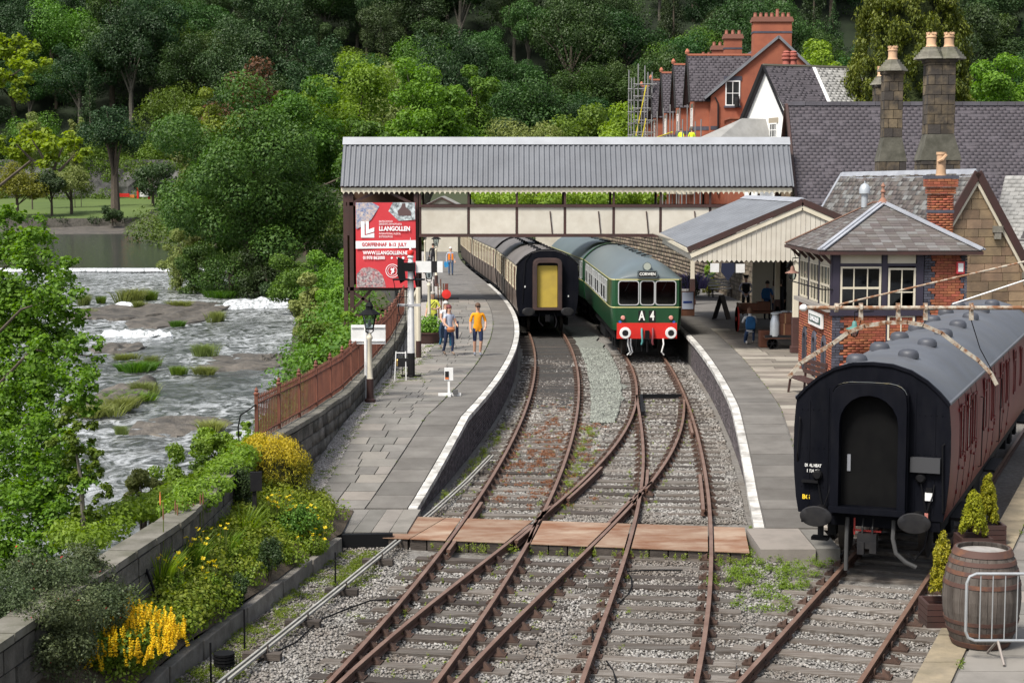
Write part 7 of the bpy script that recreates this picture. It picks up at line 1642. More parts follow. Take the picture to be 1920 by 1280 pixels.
person(G(896, 667), R(12), 'man in bright orange-yellow t-shirt and navy shorts walking on the platform', dict(torso=cl((.84, .32, .008), 'amber'), arm=cl((.84, .32, .008), 'amber'), leg=navy, foot=cl((.16, .18, .22), 'trainer')),
 dict(knL=(.10, -.06, .50), anL=(.08, .04, .10), toL=(.08, -.13, .035), knR=(-.10, .02, .50), anR=(-.09, .12, .10), toR=(-.1, -.04, .04), elL=(.27, .03, 1.14), wrL=(.24, -.1, .95), haL=(.2, -.14, .90)), 1.76, M('brown_hair', (.09, .05, .03), rough=.7), extra=shades)
def bag1(t, J, k, add):
 b = MB(); h = Vector(J['haR']) * k; b.ext([(h.x - .1, h.y - .06, h.z + .05), (h.x + .12, h.y - .06, h.z + .1), (h.x + .2, h.y - .02, h.z - .15), (h.x + .15, h.y, h.z - .5), (h.x - .12, h.y - .03, h.z - .48), (h.x - .16, h.y - .05, h.z - .2)], (0, .14, 0)); add(b, 'carried_jacket', cl((.02, .045, .085), 'jacketblue'))
person(G(836, 654), R(30), 'grey-haired woman in white sleeveless top and teal trousers carrying a jacket', dict(torso=cl((.66, .66, .68), 'white'), leg=cl((.03, .14, .24), 'teal'), shin=cl((.03, .14, .24), 'teal'), foot=cl((.2, .14, .1), 'sandal')),
 dict(knL=(.10, -.16, .52), anL=(.09, -.2, .10), toL=(.09, -.36, .05), knR=(-.10, .1, .5), anR=(-.1, .28, .13), toR=(-.1, .16, .04), elR=(-.24, -.06, 1.14), wrR=(-.22, -.22, .98), haR=(-.22, -.27, .93)), 1.66, M('grey_hair', (.42, .41, .39), rough=.7), extra=bag1)
def bag2(t, J, k, add):
 b = MB(); h = Vector(J['elL']) * k; b.ext([(h.x - .05, h.y - .1, h.z + .02), (h.x + .1, h.y + .1, h.z + .05), (h.x + .12, h.y + .14, h.z - .5), (h.x - .02, h.y - .05, h.z - .55), (h.x - .1, h.y - .12, h.z - .3)], (.08, 0, 0)); add(b, 'carried_coat', navy)
 b = MB(); h = Vector(J['haR']) * k; b.lathe([(.02, -.09), (.12, -.08), (.15, 0), (.1, .07), (.02, .08)], 10, h + Vector((0, -.05, -.03))); add(b, 'tan_handbag', cl((.36, .13, .05), 'tan'))
 b = MB(); b.lathe([(.02, -.2), (.15, -.17), (.17, .0), (.13, .14), (.02, .18)], 10, Vector((.06, .2, 1.2)) * k); add(b, 'pale_rucksack', cl((.50, .42, .48), 'pinkgrey'))
person(G(842, 666), R(35), 'red-haired woman in striped top with dark trousers, coat over her arm', dict(torso=cl((.42, .47, .58), 'stripe'), leg=cl((.018, .03, .075), 'navytrouser'), shin=cl((.018, .03, .075), 'navytrouser'), foot=cl((.22, .16, .12), 'sandal2')),
 dict(knL=(.10, -.1, .5), anL=(.09, -.06, .12), toL=(.09, -.22, .05), knR=(-.10, .06, .5), anR=(-.1, .2, .13), toR=(-.1, .06, .04), elR=(-.24, -.08, 1.12), wrR=(-.18, -.26, 1.0), haR=(-.15, -.3, .97), elL=(.26, -.04, 1.12), wrL=(.2, -.22, 1.05), haL=(.17, -.28, 1.04)), 1.68, M('red_hair', (.13, .028, .03), rough=.6), .16, extra=bag2)
def strap(t, J, k, add):
 b = MB(); b.tube([(.15, -.1, 1.42), (0, -.17, 1.25), (-.16, -.13, 1.0)], .018, 5); add(b, 'bag_strap', dkb)
person(G(812, 634), R(-25), 'man in lime yellow shirt with a dark strap behind the lamp post', dict(torso=cl((.44, .45, .06), 'lime'), arm=cl((.44, .45, .06), 'lime'), leg=cl((.02, .025, .05), 'indigo'), shin=cl((.02, .025, .05), 'indigo'), foot=dkb), dict(elL=(.3, .0, 1.16), wrL=(.22, -.2, 1.1), haL=(.17, -.26, 1.12)), 1.74, M('grey_hair2', (.3, .28, .25), rough=.7), build=1.18, extra=strap)
def hivis(t, J, k, add):
 b = MB(); h = Vector(J['haR']) * k; b.ext([(h.x - .12, h.y - .05, h.z + .02), (h.x + .1, h.y - .05, h.z + .02), (h.x + .13, h.y - .05, h.z - .3), (h.x - .1, h.y - .05, h.z - .36), (h.x - .17, h.y - .05, h.z - .15)], (0, .16, 0)); add(b, 'blue_bag', cl((.03, .26, .55), 'brightblue'))
 b = MB()
 for s in (-1, 1): b.ext([(s * .05, -.135, 1.42), (s * .165, -.13, 1.40), (s * .175, -.125, 1.0), (s * .05, -.15, 1.0)], (0, .02, 0))
 b.ext([(-.165, .12, 1.42), (.165, .12, 1.42), (.17, .12, 1.0), (-.17, .12, 1.0)], (0, .02, 0)); add(b, 'orange_vest', cl((.80, .22, .02), 'hivis'))
person(G(845, 516), R(5), 'man in orange safety vest and jeans carrying a blue bag', dict(torso=cl((.35, .36, .42), 'greyshirt'), arm=cl((.42, .42, .46), 'palesleeve'), fore=cl((.42, .42, .46), 'palesleeve'), leg=denim, shin=denim, foot=dkb), dict(knR=(-.1, -.1, .5), anR=(-.1, -.04, .1), toR=(-.1, -.2, .04)), 1.8, M('white_hair', (.6, .58, .54), rough=.7), extra=hivis)
def pack(t, J, k, add):
 b = MB(); c = (Vector(J['chest']) + Vector(J['waist'])) / 2 * k
 V = [];
 for z, w, d in ((-.24, .13, .1), (-.2, .17, .15), (.0, .18, .17), (.18, .165, .14), (.25, .1, .08)): V += [(c.x + sx * w, c.y + .1 + (d if sy > 0 else -.02), c.z + z) for sx, sy in ((-1, -1), (1, -1), (1, 1), (-1, 1))]
 b.add(V, [(4 * i + j, 4 * i + (j + 1) % 4, 4 * i + 4 + (j + 1) % 4, 4 * i + 4 + j) for i in range(4) for j in range(4)] + [(3, 2, 1, 0), (16, 17, 18, 19)]); q = add(b, 'blue_backpack', cl((.015, .085, .21), 'backpack')); q.modifiers.new('b', 'BEVEL').width = .03
kneel = dict(pelvis=(0, .05, .52), waist=(0, .0, .66), chest=(0, -.07, .86), neck=(0, -.1, 1.03), head0=(0, -.14, 1.1), head1=(0, -.17, 1.2), head2=(0, -.17, 1.26), shL=(.17, -.07, .98), elL=(.25, -.2, .76), wrL=(.12, -.38, .88), haL=(.07, -.42, .92), shR=(-.17, -.07, .98), elR=(-.25, -.2, .76), wrR=(-.12, -.38, .88), haR=(-.07, -.42, .92),
   hiL=(.11, .03, .48), knL=(.14, -.3, .06), anL=(.13, .12, .1), toL=(.13, .2, .03), hiR=(-.11, .03, .48), knR=(-.17, -.36, .5), anR=(-.16, -.3, .1), toR=(-.16, -.44, .035))
person(G(1406, 645, .87), R(178), 'person crouching in white top and jeans with a blue backpack', dict(torso=cl((.55, .56, .57), 'whitetop'), arm=cl((.55, .56, .57), 'whitetop'), fore=cl((.55, .56, .57), 'whitetop'), leg=cl((.025, .05, .11), 'jeans'), shin=cl((.025, .05, .11), 'jeans'), foot=cl((.5, .47, .42), 'trainers')), kneel, 1.75, M('brown_hair2', (.12, .06, .035), rough=.7), .1, extra=pack)
def guard(t, J, k, add):
 b = MB(); b.ext([(-.165, .11, 1.44), (.165, .11, 1.44), (.17, .115, 1.0), (-.17, .115, 1.0)], (0, .025, 0)); b.ext([(-.165, -.13, 1.42), (.165, -.13, 1.42), (.165, -.13, 1.0), (-.165, -.13, 1.0)], (0, .02, 0)); add(b, 'waistcoat', dkb)
 hd = Vector(J['head1']) * k; b = MB(); b.lathe([(.1, .03), (.105, .06), (.13, .11), (.125, .125), (.02, .13)], 14, hd); b.box(hd.x, hd.y - .12, hd.z + .035, .14, .1, .012); add(b, 'peaked_cap', dkb)
person(G(1398, 592, .87), R(175), 'station guard in peaked cap and black waistcoat, hands behind his back', dict(torso=cl((.5, .48, .56), 'lilacshirt'), arm=cl((.5, .48, .56), 'lilacshirt'), fore=cl((.5, .48, .56), 'lilacshirt'), leg=dkb, shin=dkb, foot=dkb), dict(elL=(.29, .1, 1.14), wrL=(.08, .16, .96), haL=(.02, .17, .93), elR=(-.29, .1, 1.14), wrR=(-.08, .16, .96), haR=(-.02, .17, .92)), 1.78, M('dark_hair', (.03, .02, .015), rough=.7), extra=guard)
person(G(1438, 600, .87), R(150), 'person in blue top with rucksack standing under the canopy', dict(torso=cl((.03, .13, .34), 'bluetop'), arm=cl((.03, .13, .34), 'bluetop'), leg=dkb, shin=dkb, foot=dkb), None, 1.66, M('dark_hair', (.03, .02, .015), rough=.7), extra=pack)
person(G(1462, 603, .87), R(200), 'tall person dressed in black standing in the canopy shade', dict(torso=dkb, arm=dkb, fore=dkb, leg=dkb, shin=dkb, foot=dkb), None, 1.8, M('dark_hair', (.03, .02, .015), rough=.7), .1)
person(G(1452, 598, .87), R(120), 'person in pale top beside the black-clad one under the canopy', dict(torso=cl((.45, .43, .42), 'paletop'), arm=cl((.45, .43, .42), 'paletop'), leg=navy, shin=navy, foot=dkb), None, 1.68, M('brown_hair', (.09, .05, .03), rough=.7), .15)
person(G(1507, 640, .87), R(90), 'person in violet-blue shirt half hidden by the signal box', dict(torso=cl((.12, .11, .25), 'violet'), arm=cl((.12, .11, .25), 'violet'), fore=cl((.12, .11, .25), 'violet'), leg=denim, shin=denim, foot=dkb), None, 1.75, M('dark_hair', (.03, .02, .015), rough=.7))
person(G(812, 502), R(170), 'dark-clothed person beyond the lamps near the signal arm', dict(torso=dkb, arm=dkb, fore=dkb, leg=dkb, shin=dkb, foot=dkb), None, 1.7, M('dark_hair', (.03, .02, .015), rough=.7))
hv = cl((.62, .80, .03), 'hivisyellow')
for u, lab in ((1277, 'worker in yellow safety jacket leaning on the scaffold rail'), (1297, 'worker in yellow safety jacket with his back turned')):
 p = ya(u, 262, 129); person((p.x, 129, 9.31), R(180 if u > 1290 else 140), lab, dict(torso=hv, arm=hv, fore=m_skin, leg=navy, shin=navy, foot=dkb), None, 1.78, M('brown_hair', (.09, .05, .03), rough=.7), build=1.15)
# lamps
m_lglass = glassmat('lantern_glass', (.62, .68, .70), .08)
def lamp_post(loc, h, label, base=m_brown):
 t = thing('platform_lamp', loc, label, 'lamp', 'cream gas lamps on the left platform'); x, y, z = loc; hb = h - .78
 b = MB(); b.lathe([(.09, .62), (.075, .66), (.065, .9), (.055, hb - .2), (.08, hb - .16), (.08, hb - .1), (.05, hb - .06), (.05, hb)], 12, (x, y, z)); b.build('post', m_cream, t, True)
 b = MB(); b.lathe([(.15, 0), (.15, .06), (.1, .1), (.095, .62)], 12, (x, y, z)); b.build('post_base', base, t, True)
 b = MB()
 for k in range(4):
  a = math.pi / 4 + k * math.pi / 2; c_, s_ = math.cos(a), math.sin(a); b.tube([(x + .03 * c_, y + .03 * s_, z + hb - .02), (x + .14 * c_, y + .14 * s_, z + hb + .04), (x + .13 * c_, y + .13 * s_, z + hb + .12)], .012, 5); b.bar((x + .13 * c_, y + .13 * s_, z + hb + .1), (x + .235 * c_, y + .235 * s_, z + hb + .48), .018, .018)
 b.lathe([(.15, .09), (.15, .115)], 4, (x, y, z + hb), a0=math.pi / 4); b.lathe([(.3, .48), (.3, .5), (.12, .62), (.1, .62), (.1, .7), (.12, .71), (.06, .8), (.02, .82), (.03, .86), (.005, .95)], 8, (x, y, z + hb), a0=math.pi / 8); b.build('lantern_frame', m_blackiron, t)
 b = MB(); b.add([(x + r * math.cos(math.pi / 4 + k * math.pi / 2), y + r * math.sin(math.pi / 4 + k * math.pi / 2), z + hb + zz) for r, zz in ((.125, .12), (.225, .475)) for k in range(4)], [(k, (k + 1) % 4, 4 + (k + 1) % 4, 4 + k) for k in range(4)]); b.build('lantern_glass', m_lglass, t)
 b = MB(); b.lathe([(.03, .15), (.045, .22), (.02, .34), (.01, .36)], 8, (x, y, z + hb)); b.build('mantle', m_white, t); return t
q = G(694, 753); lamp_post(q, 2.62, 'cream lamp post standing before the blank white board')
q = G(805, 640); lamp_post(q, 3.0, 'cream lamp post beside the green planter tub')
q = G(818, 536); lamp_post(q, 3.0, 'cream lamp post just beyond the semaphore arm')
q = G(797, 512); lamp_post(q, 3.0, 'farthest cream lamp post close to the footbridge')
sg = thing('blank_sign_board', G(689, 748), 'blank white sign board on a white post behind the nearest lamp', 'sign'); q = G(687, 745)
b = MB(); b.tube([q, q + V3(0, 0, 2.0)], .05, 10); b.build('post', m_white, sg, True)
b = MB(); b.box(q.x + .06, q.y + .06, 1.98 + .62, .93, .05, .52, .06); o = b.build('board', m_white, sg)
for dz in (.2, -.17): b = MB(); b.box(q.x + .06, q.y + .02, 1.98 + .62 + dz, .9, .03, .03, .06); b.build('batten', m_white, o)
# semaphore signal and platform oddments
q = G(771, 706); sp_ = thing('semaphore_signal', q, 'white semaphore signal post with a black and white arm and red finial', 'signal'); px, py, pz = q; sc_ = 3100 * 0 + 1
pxm = FPX / (py * 1.0)
def zpx(v): return ya(771, v, py).z
b = MB(); b.tube([(px, py, pz + .7), (px, py, zpx(490))], [.11, .085], 12); b.build('post', m_white, sp_, True)
b = MB(); b.tube([(px, py, pz), (px, py, pz + .72)], .115, 12); b.box(px, py, pz + .03, .6, .1, .06); b.box(px, py, pz + .03, .1, .5, .06); b.build('post_base', m_black, sp_)
b = MB(); b.lathe([(.09, 0), (.06, .1), (.1, .16), (.05, .24), (.02, .5), (.005, .75)], 10, (px, py, zpx(492))); b.build('finial', m_white, sp_, True)
b = MB(); b.lathe([(.02, -.1), (.09, -.06), (.11, 0), (.09, .06), (.02, .1)], 12, (px, py, zpx(474))); b.build('finial_ball', m_red, sp_, True)
za = zpx(500); a1 = ya(829, 500, py).x
b = MB(); b.b2(px + .16, px + .62, py - .1, py - .08, za - .17, za + .17); b.b2(px + .80, a1 - .0 + .02, py - .1, py - .08, za - .17, za + .17); arm = b.build('signal_arm', m_white, sp_)
b = MB(); b.b2(px + .62, px + .80, py - .1, py - .08, za - .17, za + .17); b.build('arm_stripe', m_black, arm)
b = MB(); b.box(px - .02, py - .12, za + .0, .34, .12, .26); b.ext([(px - .38, py - .1, za + .3), (px - .2, py - .1, za + .22), (px - .14, py - .1, za - .4), (px - .3, py - .1, za - .5), (px - .4, py - .1, za - .2)], (0, .06, 0)); b.tube([(px + .1, py - .1, za - .1), (px + .18, py - .1, za - .55)], .03, 6); b.build('spectacle', m_blackiron, sp_)
zl = zpx(524); b = MB(); b.box(px - .05, py, zl, .95, .5, .03); b.tube([(px - .5, py - .2, zl), (px - .3, py - .2, zl - 1.15)], .012, 5); b.build('lamp_platform', m_blackiron, sp_)
b = MB(); b.box(px - .05, py, zpx(572), .7, .22, .07); b.build('bracket', M('grey_bracket', (.35, .35, .36), rough=.6), sp_)
b = MB()
for s in (-1, 1): b.tube([(px - .42 + s * .17, py - .35, pz), (px - .2 + s * .09, py - .12, zpx(540))], .012, 5)
b.build('ladder_stile', m_blackiron, sp_)
for k in range(13):
 z = pz + .25 + k * .27; b = MB(); f = (z - pz) / (zpx(540) - pz); b.tube([(px - .42 + .22 * f - .15, py - .35 + .23 * f, z), (px - .42 + .22 * f + .15, py - .35 + .23 * f, z)], .01, 4); b.build('rung', m_blackiron, sp_)
q2 = G(748, 712); sm = thing('signal_lever_stand', q2, 'small white lever stand with black box at the signal foot', 'lever stand')
b = MB(); b.tube([q2 + V3(-.12, -.1, 0), q2 + V3(-.08, 0, .85)], .018, 5); b.tube([q2 + V3(.22, -.1, 0), q2 + V3(.2, 0, .85)], .018, 5); b.tube([q2 + V3(-.08, 0, .8), q2 + V3(.2, 0, .8)], .018, 5); b.build('stand', m_white, sm)
b = MB(); b.box(q2.x + .12, q2.y + .05, q2.z + .52, .3, .2, .26); b.build('box', m_black, sm); b = MB(); b.lathe([(.05, 0), (.05, .16), (.02, .2)], 8, q2 + V3(-.03, 0, .42)); b.build('lamp', M('brass', (.45, .30, .1), rough=.4, metal=.6), sm)
# tall cream posts with brown feet carrying a timber arm (old sign frame)
fr_ = thing('sign_frame', G(785, 670), 'cream timber frame with brown foot beside the semaphore', 'frame'); q = G(785, 670)
b = MB(); b.tube([q + V3(0, 0, .55), q + V3(0, 0, 2.35)], .085, 8); b.build('post', m_cream, fr_); b = MB(); b.tube([q, q + V3(0, 0, .56)], .09, 8); b.build('post_base', m_brown, fr_)
b = MB(); b.bar(q + V3(-.02, 0, 2.25), q + V3(-.25, 1.6, 1.9), .1, .14); b.bar(q + V3(-.2, 1.5, 0), q + V3(-.2, 1.5, 1.95), .1, .1); b.build('timber_arm', m_cream, fr_)
def planter(loc, w, label, mat=m_brown, nleaf=1500, lm=lf_bright, h=.35, sp=.45):
 t = thing('planter', loc, label, 'planter'); x, y, z = loc; b = MB(); b.lathe([(w * .42, 0), (w * .5, h), (w * .53, h), (w * .53, h + .05), (w * .46, h + .05), (w * .44, h - .05)], 14, loc); b.build('tub', mat, t, True)
 rng = np.random.default_rng(int(abs(x * 100))); V, F, rn = leaves([(x, y, z + h + sp * .6), (x - w * .25, y, z + h + sp * .4), (x + w * .25, y, z + h + sp * .45)], [(w * .4, w * .4, sp)] * 3, nleaf, .1, rng); npobj('plants', V, F, lm, rn, t); return t
planter(G(804, 642) + V3(0, 0, 0), 1.0, 'dark tub planter full of bright green leaves beside the lamp')
# lever frame with red disc
lf = thing('lever_frame', G(828, 596), 'dark iron ground frame levers with a red disc on the gravel', 'levers'); q = G(828, 596)
for i, dx in enumerate((-.42, -.3, -.12, .0, .12)):
 b = MB(); b.tube([q + V3(dx, 0, 0), q + V3(dx - .04, .1, 1.5 + .2 * (i % 2))], .03, 6); b.build('lever', m_blackiron if i < 2 else m_wood, lf)
b = MB(); b.box(q.x + .22, q.y, q.z + .75, .14, .14, 1.5); b.build('post', M('oxide_post', (.13, .035, .025), rough=.6), lf); b = MB(); b.lathe([(.02, 0), (.2, .02), (.2, .05), (.02, .07)], 16, q + V3(.22, -.12, 1.05), Matrix.Rotation(math.pi / 2, 4, 'X')); b.build('red_disc', m_red, lf); b = MB(); b.box(q.x + .2, q.y, q.z + .85, 1.1, .04, .05); b.build('cross_bar', m_blackiron, lf)
# white shunt disc stand on the platform
gs = thing('ground_signal', G(843, 742), 'small white ground signal on a cross base standing on the paving', 'ground signal'); q = G(843, 742)
b = MB(); b.box(q.x, q.y, q.z + .04, .62, .09, .07); b.box(q.x, q.y, q.z + .04, .09, .5, .07); b.build('base', m_white, gs); b = MB(); b.box(q.x - .02, q.y, q.z + .3, .06, .05, .5); b.build('stem', m_white, gs)
b = MB(); b.box(q.x - .02, q.y, q.z + .6, .24, .08, .34); o = b.build('plate', m_white, gs); b = MB(); b.box(q.x - .07, q.y - .045, q.z + .6, .1, .02, .16); b.build('black_face', m_black, o); b = MB(); b.box(q.x - .07, q.y - .045, q.z + .49, .1, .02, .05); b.build('orange_strip', M('orange_strip', (.6, .16, .04), rough=.6), o)
b = MB(); b.box(q.x + .16, q.y - .05, q.z + .12, .14, .12, .12); b.build('counterweight', M('dark_grey', (.09, .09, .09), rough=.7), gs)
# right platform things
def bench(loc, rz, mat, fm, label, L=1.5):
 t = thing('platform_bench', loc, label, 'bench', rz=rz)
 for k in range(3): b = MB(); b.box(0, -.06 - .15 * k, .44, L, .12, .035); kid(b.build('seat_slat', mat), t)
 for k in range(3): b = MB(); b.box(0, .06 + .03 * k, .6 + .14 * k, L, .03, .11); kid(b.build('back_slat', mat), t)
 for s in (-1, 1): b = MB(); b.bar((s * L * .45, -.4, 0), (s * L * .45, -.34, .44), .05, .06); b.bar((s * L * .45, .06, 0), (s * L * .45, .12, .95), .05, .06); b.bar((s * L * .45, -.42, .42), (s * L * .45, .06, .42), .05, .05); kid(b.build('leg', fm), t)
 return t
bench(G(1352, 556, .87), R(20), M('bench_white', (.5, .5, .5), rough=.6), m_black, 'slatted grey bench against the stone wall')
bench((9.0 - .75, 45.2, .87), R(-80), m_brown, m_brown, 'brown timber bench below the signal box windows', 1.7)
ab = thing('chalk_board', G(1352, 598, .87), 'black A-frame chalkboard standing open on the platform', 'chalkboard'); q = G(1352, 598, .87)
for s in (-1, 1):
 b = MB(); b.boxm(TRS(q.x + .22 * s, q.y + .1 * s, q.z + .52, .62, .04, 1.06, R(18), 0, R(13) * s * 0) @ Matrix.Rotation(0, 4, 'X'));
 bb = MB(); A_ = V3(q.x + .0, q.y, q.z + 1.05); ft = V3(q.x + .3 * s, q.y - .1 * s, q.z); sd = V3(.26, .55, 0).normalized() * .3
 bb.ext([A_ - sd, A_ + sd, ft + sd, ft - sd], V3(.03, -.01, 0)); bb.build('board', m_black, ab)
pb_ = thing('poster_stand', G(1288, 590, .87), 'brown framed poster stand with pale blue notice beside the railcar', 'poster stand'); q = G(1289, 592, .87)
b = MB(); b.box(q.x, q.y, q.z + .55, .62, .08, 1.1); b.build('frame', m_wood, pb_); b = MB(); b.box(q.x, q.y - .05, q.z + .68, .5, .02, .75); o = b.build('notice', M('pale_blue_notice', (.45, .5, .62), rough=.6), pb_); b = MB(); b.box(q.x, q.y - .065, q.z + .62, .4, .01, .09); b.build('notice_band', M('deep_blue', (.02, .05, .25), rough=.6), o)
# luggage trolleys with trunks and churns
def wheel(parent, c, r, mat, ax='X'):
 b = MB(); k = 16; Mr = Matrix.Rotation(math.pi / 2, 4, 'Y') if ax == 'X' else Matrix.Rotation(math.pi / 2, 4, 'X')
 ring_ = [(r, -.03), (r, .03), (r * .86, .03), (r * .86, -.03), (r, -.03)]
 b.lathe(ring_, k, c, Mr); b.lathe([(r * .18, -.05), (r * .18, .05)], 8, c, Mr)
 for i in range(6): a = math.pi * i / 3; d = Mr @ Vector((math.cos(a) * r * .9, math.sin(a) * r * .9, 0)); b.bar(c, Vector(c) + d, .03, .03)
 return b.build('wheel', mat, parent)
tq = gp(1467, 655, .87); tr1 = thing('luggage_trolley', tq, 'flat timber luggage trolley with black spoked wheels', 'trolley'); tx, ty, tz = tq
b = MB(); b.box(tx + .35, ty + .55, tz + .42, 1.9, 1.15, .08); b.build('deck', m_wood, tr1); b = MB(); b.box(tx + .35, ty + .0, tz + .46, 1.95, .06, .1); b.build('edge_rail', m_black, tr1)
for c in ((tx - .35, ty + .05, tz + .2), (tx - .35, ty + 1.05, tz + .2), (tx + .95, ty + .05, tz + .2), (tx + .95, ty + 1.05, tz + .2)): wheel(tr1, c, .2, m_blackiron, 'Y')
m_trunk = M('leather_trunk', (.17, .065, .035), (.12, .045, .026), scale=3, rough=.5, rnd=.12)
for i, (dx, dz, w, h, lab) in enumerate(((.42, .46, 1.15, .44, 'brown leather trunk lying lowest on the flat trolley'), (.44, .905, 1.1, .36, 'brown suitcase stacked on the trunk on the flat trolley'))):
 t = thing('travel_trunk', (tx + dx, ty + .4, tz + dz), lab, 'trunk'); b = MB(); b.box(tx + dx, ty + .45, tz + dz + h / 2, w, .6, h); b.build('case', m_trunk, t, bevel=.02)
 for s in (-.3, .3): b = MB(); b.box(tx + dx + s * w, ty + .45, tz + dz + h / 2, .05, .62, h + .012); b.build('strap', M('strap_tan', (.30, .17, .09), rough=.6), t)
 b = MB(); b.box(tx + dx, ty + .14, tz + dz + h * .7, .09, .02, .06); b.build('lock', m_alu, t)
m_churn = M('milk_churn_tin', (.52, .55, .58), (.42, .45, .48), scale=2, rough=.4, metal=.4)
for i, (dx, dy, dz) in enumerate(((-.27, .1, .46), (-.12, .35, .46), (.2, .85, .46), (.5, .9, .46), (.8, .88, .46))):
 t = MB(); t.lathe([(.16, 0), (.165, .02), (.165, .5), (.13, .62), (.1, .7), (.1, .76), (.15, .79), (.15, .83), (.05, .86)], 14, (tx + dx, ty + dy, tz + dz)); tag(t.build('milk_churn', m_churn, smooth=True), ['milk churn at the open corner of the flat trolley', 'milk churn touching the stacked trunks end', 'milk churn behind the trunks, next to the corner pair', 'milk churn in the middle of the row behind the trunks', 'milk churn at the post end of the row behind the trunks'][i], 'milk churn')
t2 = gp(1392, 622, .87); hc = thing('hand_cart', t2, 'old hand cart with red rimmed wheel piled with luggage', 'cart'); cx2, cy2, cz2 = t2
b = MB(); b.box(cx2 + .6, cy2 + .6, cz2 + .75, 1.5, 1.0, .08); b.b2(cx2 - .1, cx2 - .04, cy2 + .1, cy2 + 1.1, cz2 + .79, cz2 + 1.1); b.build('deck', m_wood, hc); wheel(hc, (cx2 - .2, cy2 + .1, cz2 + .5), .5, M('cart_red', (.38, .03, .025), rough=.5)); wheel(hc, (cx2 + 1.4, cy2 + .1, cz2 + .5), .5, m_blackiron)
for i, (dx, w, h) in enumerate(((.3, .7, .3), (.9, .5, .36))):
 b = MB(); b.box(cx2 + dx, cy2 + .6, cz2 + .8 + h / 2, w, .5, h); tag(b.build('suitcase', m_trunk, bevel=.02), ['long flat suitcase on the red wheeled hand cart', 'shorter upright suitcase on the red wheeled hand cart'][i], 'suitcase')
b = MB(); b.box(tx - .45, ty + .9, tz + .3, .5, .4, .6); tag(b.build('floor_trunk', m_trunk, bevel=.02), 'brown trunk standing on the paving between the two trolleys', 'trunk')
# hanging lamps and totem
def hang_lamp(p, label, col):
 t = thing('hanging_lamp', p, label, 'lamp'); x, y, z = p; b = MB(); b.tube([(x + .6, y + .3, z + .5), (x, y, z + .5), (x, y, z + .25)], .018, 6); b.tube([(x + .1, y, z + .5), (x + .02, y, z + .72)], .012, 5); b.build('bracket', m_blackiron, t)
 b = MB(); b.lathe([(.03, .25), (.06, .22), (.08, .1), (.24, .03), (.24, .015), (.06, .02)], 14, p); b.build('lamp_shade', col, t, True); b = MB(); b.lathe([(.02, -.22), (.09, -.18), (.13, -.06), (.12, .02)], 12, p); b.build('globe', m_lglass, t, True)
hang_lamp(ya(1486, 513, 53), 'rusty bell shaped lamp hanging at the canopy corner', M('rusty_shade', (.24, .13, .1), rough=.7)); hang_lamp(ya(1602, 618, 46.5), 'green shaded lamp hanging on the signal box front', M('verdigris', (.08, .20, .18), rough=.6))
b = MB(); q = ya(1365, 505, 78); b.ext([(q.x - .3, 78, q.z + .3), (q.x + .3, 78, q.z + .3), (q.x + .32, 78, q.z - .1), (q.x, 78, q.z - .55), (q.x - .32, 78, q.z - .1)], (0, .06, 0)); tag(b.build('hanging_sign', M('dark_blue_sign', (.02, .025, .05), rough=.5)), 'dark shield shaped sign hanging beneath the canopy', 'sign')
for u, v in ((1340, 502), (1388, 503)):
 b = MB(); q = ya(u, v, 79); b.box(q.x, 79, q.z, .42, .04, .42); tag(b.build('notice_board', m_white), 'white square notice on the stone wall ' + ('left of' if u < 1360 else 'right of') + ' the shield sign', 'notice')
# loading gauge over the siding
lg = thing('loading_gauge', (14, 24.5, ZB), 'rusty white loading gauge with a curved bar hung over the siding coach', 'loading gauge'); LY = 25.2
def L_(u, v): return ya(u, v, LY)
b = MB(); b.tube([L_(1512, 577), L_(2010, 577)], .032, 10); b.build('arm', m_rust, lg, True); b = MB(); b.lathe([(.03, -.06), (.055, -.02), (.055, .02), (.02, .06)], 10, L_(1507, 577), Matrix.Rotation(math.pi / 2, 4, 'Y')); b.build('arm_finial', m_white, lg, True)
pt = [(1478, 708), (1500, 681), (1530, 662), (1560, 645), (1590, 623), (1620, 611), (1660, 605), (1700, 604), (1730, 609), (1765, 624), (1800, 651), (1835, 676), (1858, 700), (1868, 720)]
b = MB(); P = [L_(*p) for p in pt]
for a, c in zip(P[:-1], P[1:]): b.bar(a, c + (c - a).normalized() * .012, .06, .03, (0, 1, 0))
b.build('gauge_bar', m_rust, lg)
for u in (1614, 1684, 1735, 1821): b = MB(); b.bar(L_(u, 568), L_(u, 600), .05, .06); b.lathe([(.065, -.02), (.065, .02)], 10, L_(u, 577), Matrix.Rotation(math.pi / 2, 4, 'Y')); b.build('hanger', m_rust, lg)
for u in (1568,): b = MB(); b.lathe([(.07, -.025), (.07, .025)], 10, L_(u, 577), Matrix.Rotation(math.pi / 2, 4, 'Y')); b.build('clamp', m_rust, lg)
b = MB(); b.tube([L_(1568, 572), L_(2010, 470)], .016, 7); b.build('tie_rod', m_rust, lg); b = MB(); b.tube([L_(1786, 570), L_(2010, 496)], .012, 7); b.build('tie_rod', m_white, lg)
for u0, v0, u1, v1 in ((1614, 600, 1614, 613), (1735, 600, 1735, 611), (1821, 600, 1860, 695)): b = MB(); b.tube([L_(u0, v0), L_((u0 + u1) / 2 - 3, (v0 + v1) / 2 + 6), L_(u1, v1)], .008, 5); b.build('chain', m_blackiron, lg)
pp = L_(2010, 577); b = MB(); b.tube([(pp.x, LY, 0), (pp.x, LY, pp.z + 1.3)], .13, 12); b.build('post', m_white, lg, True)
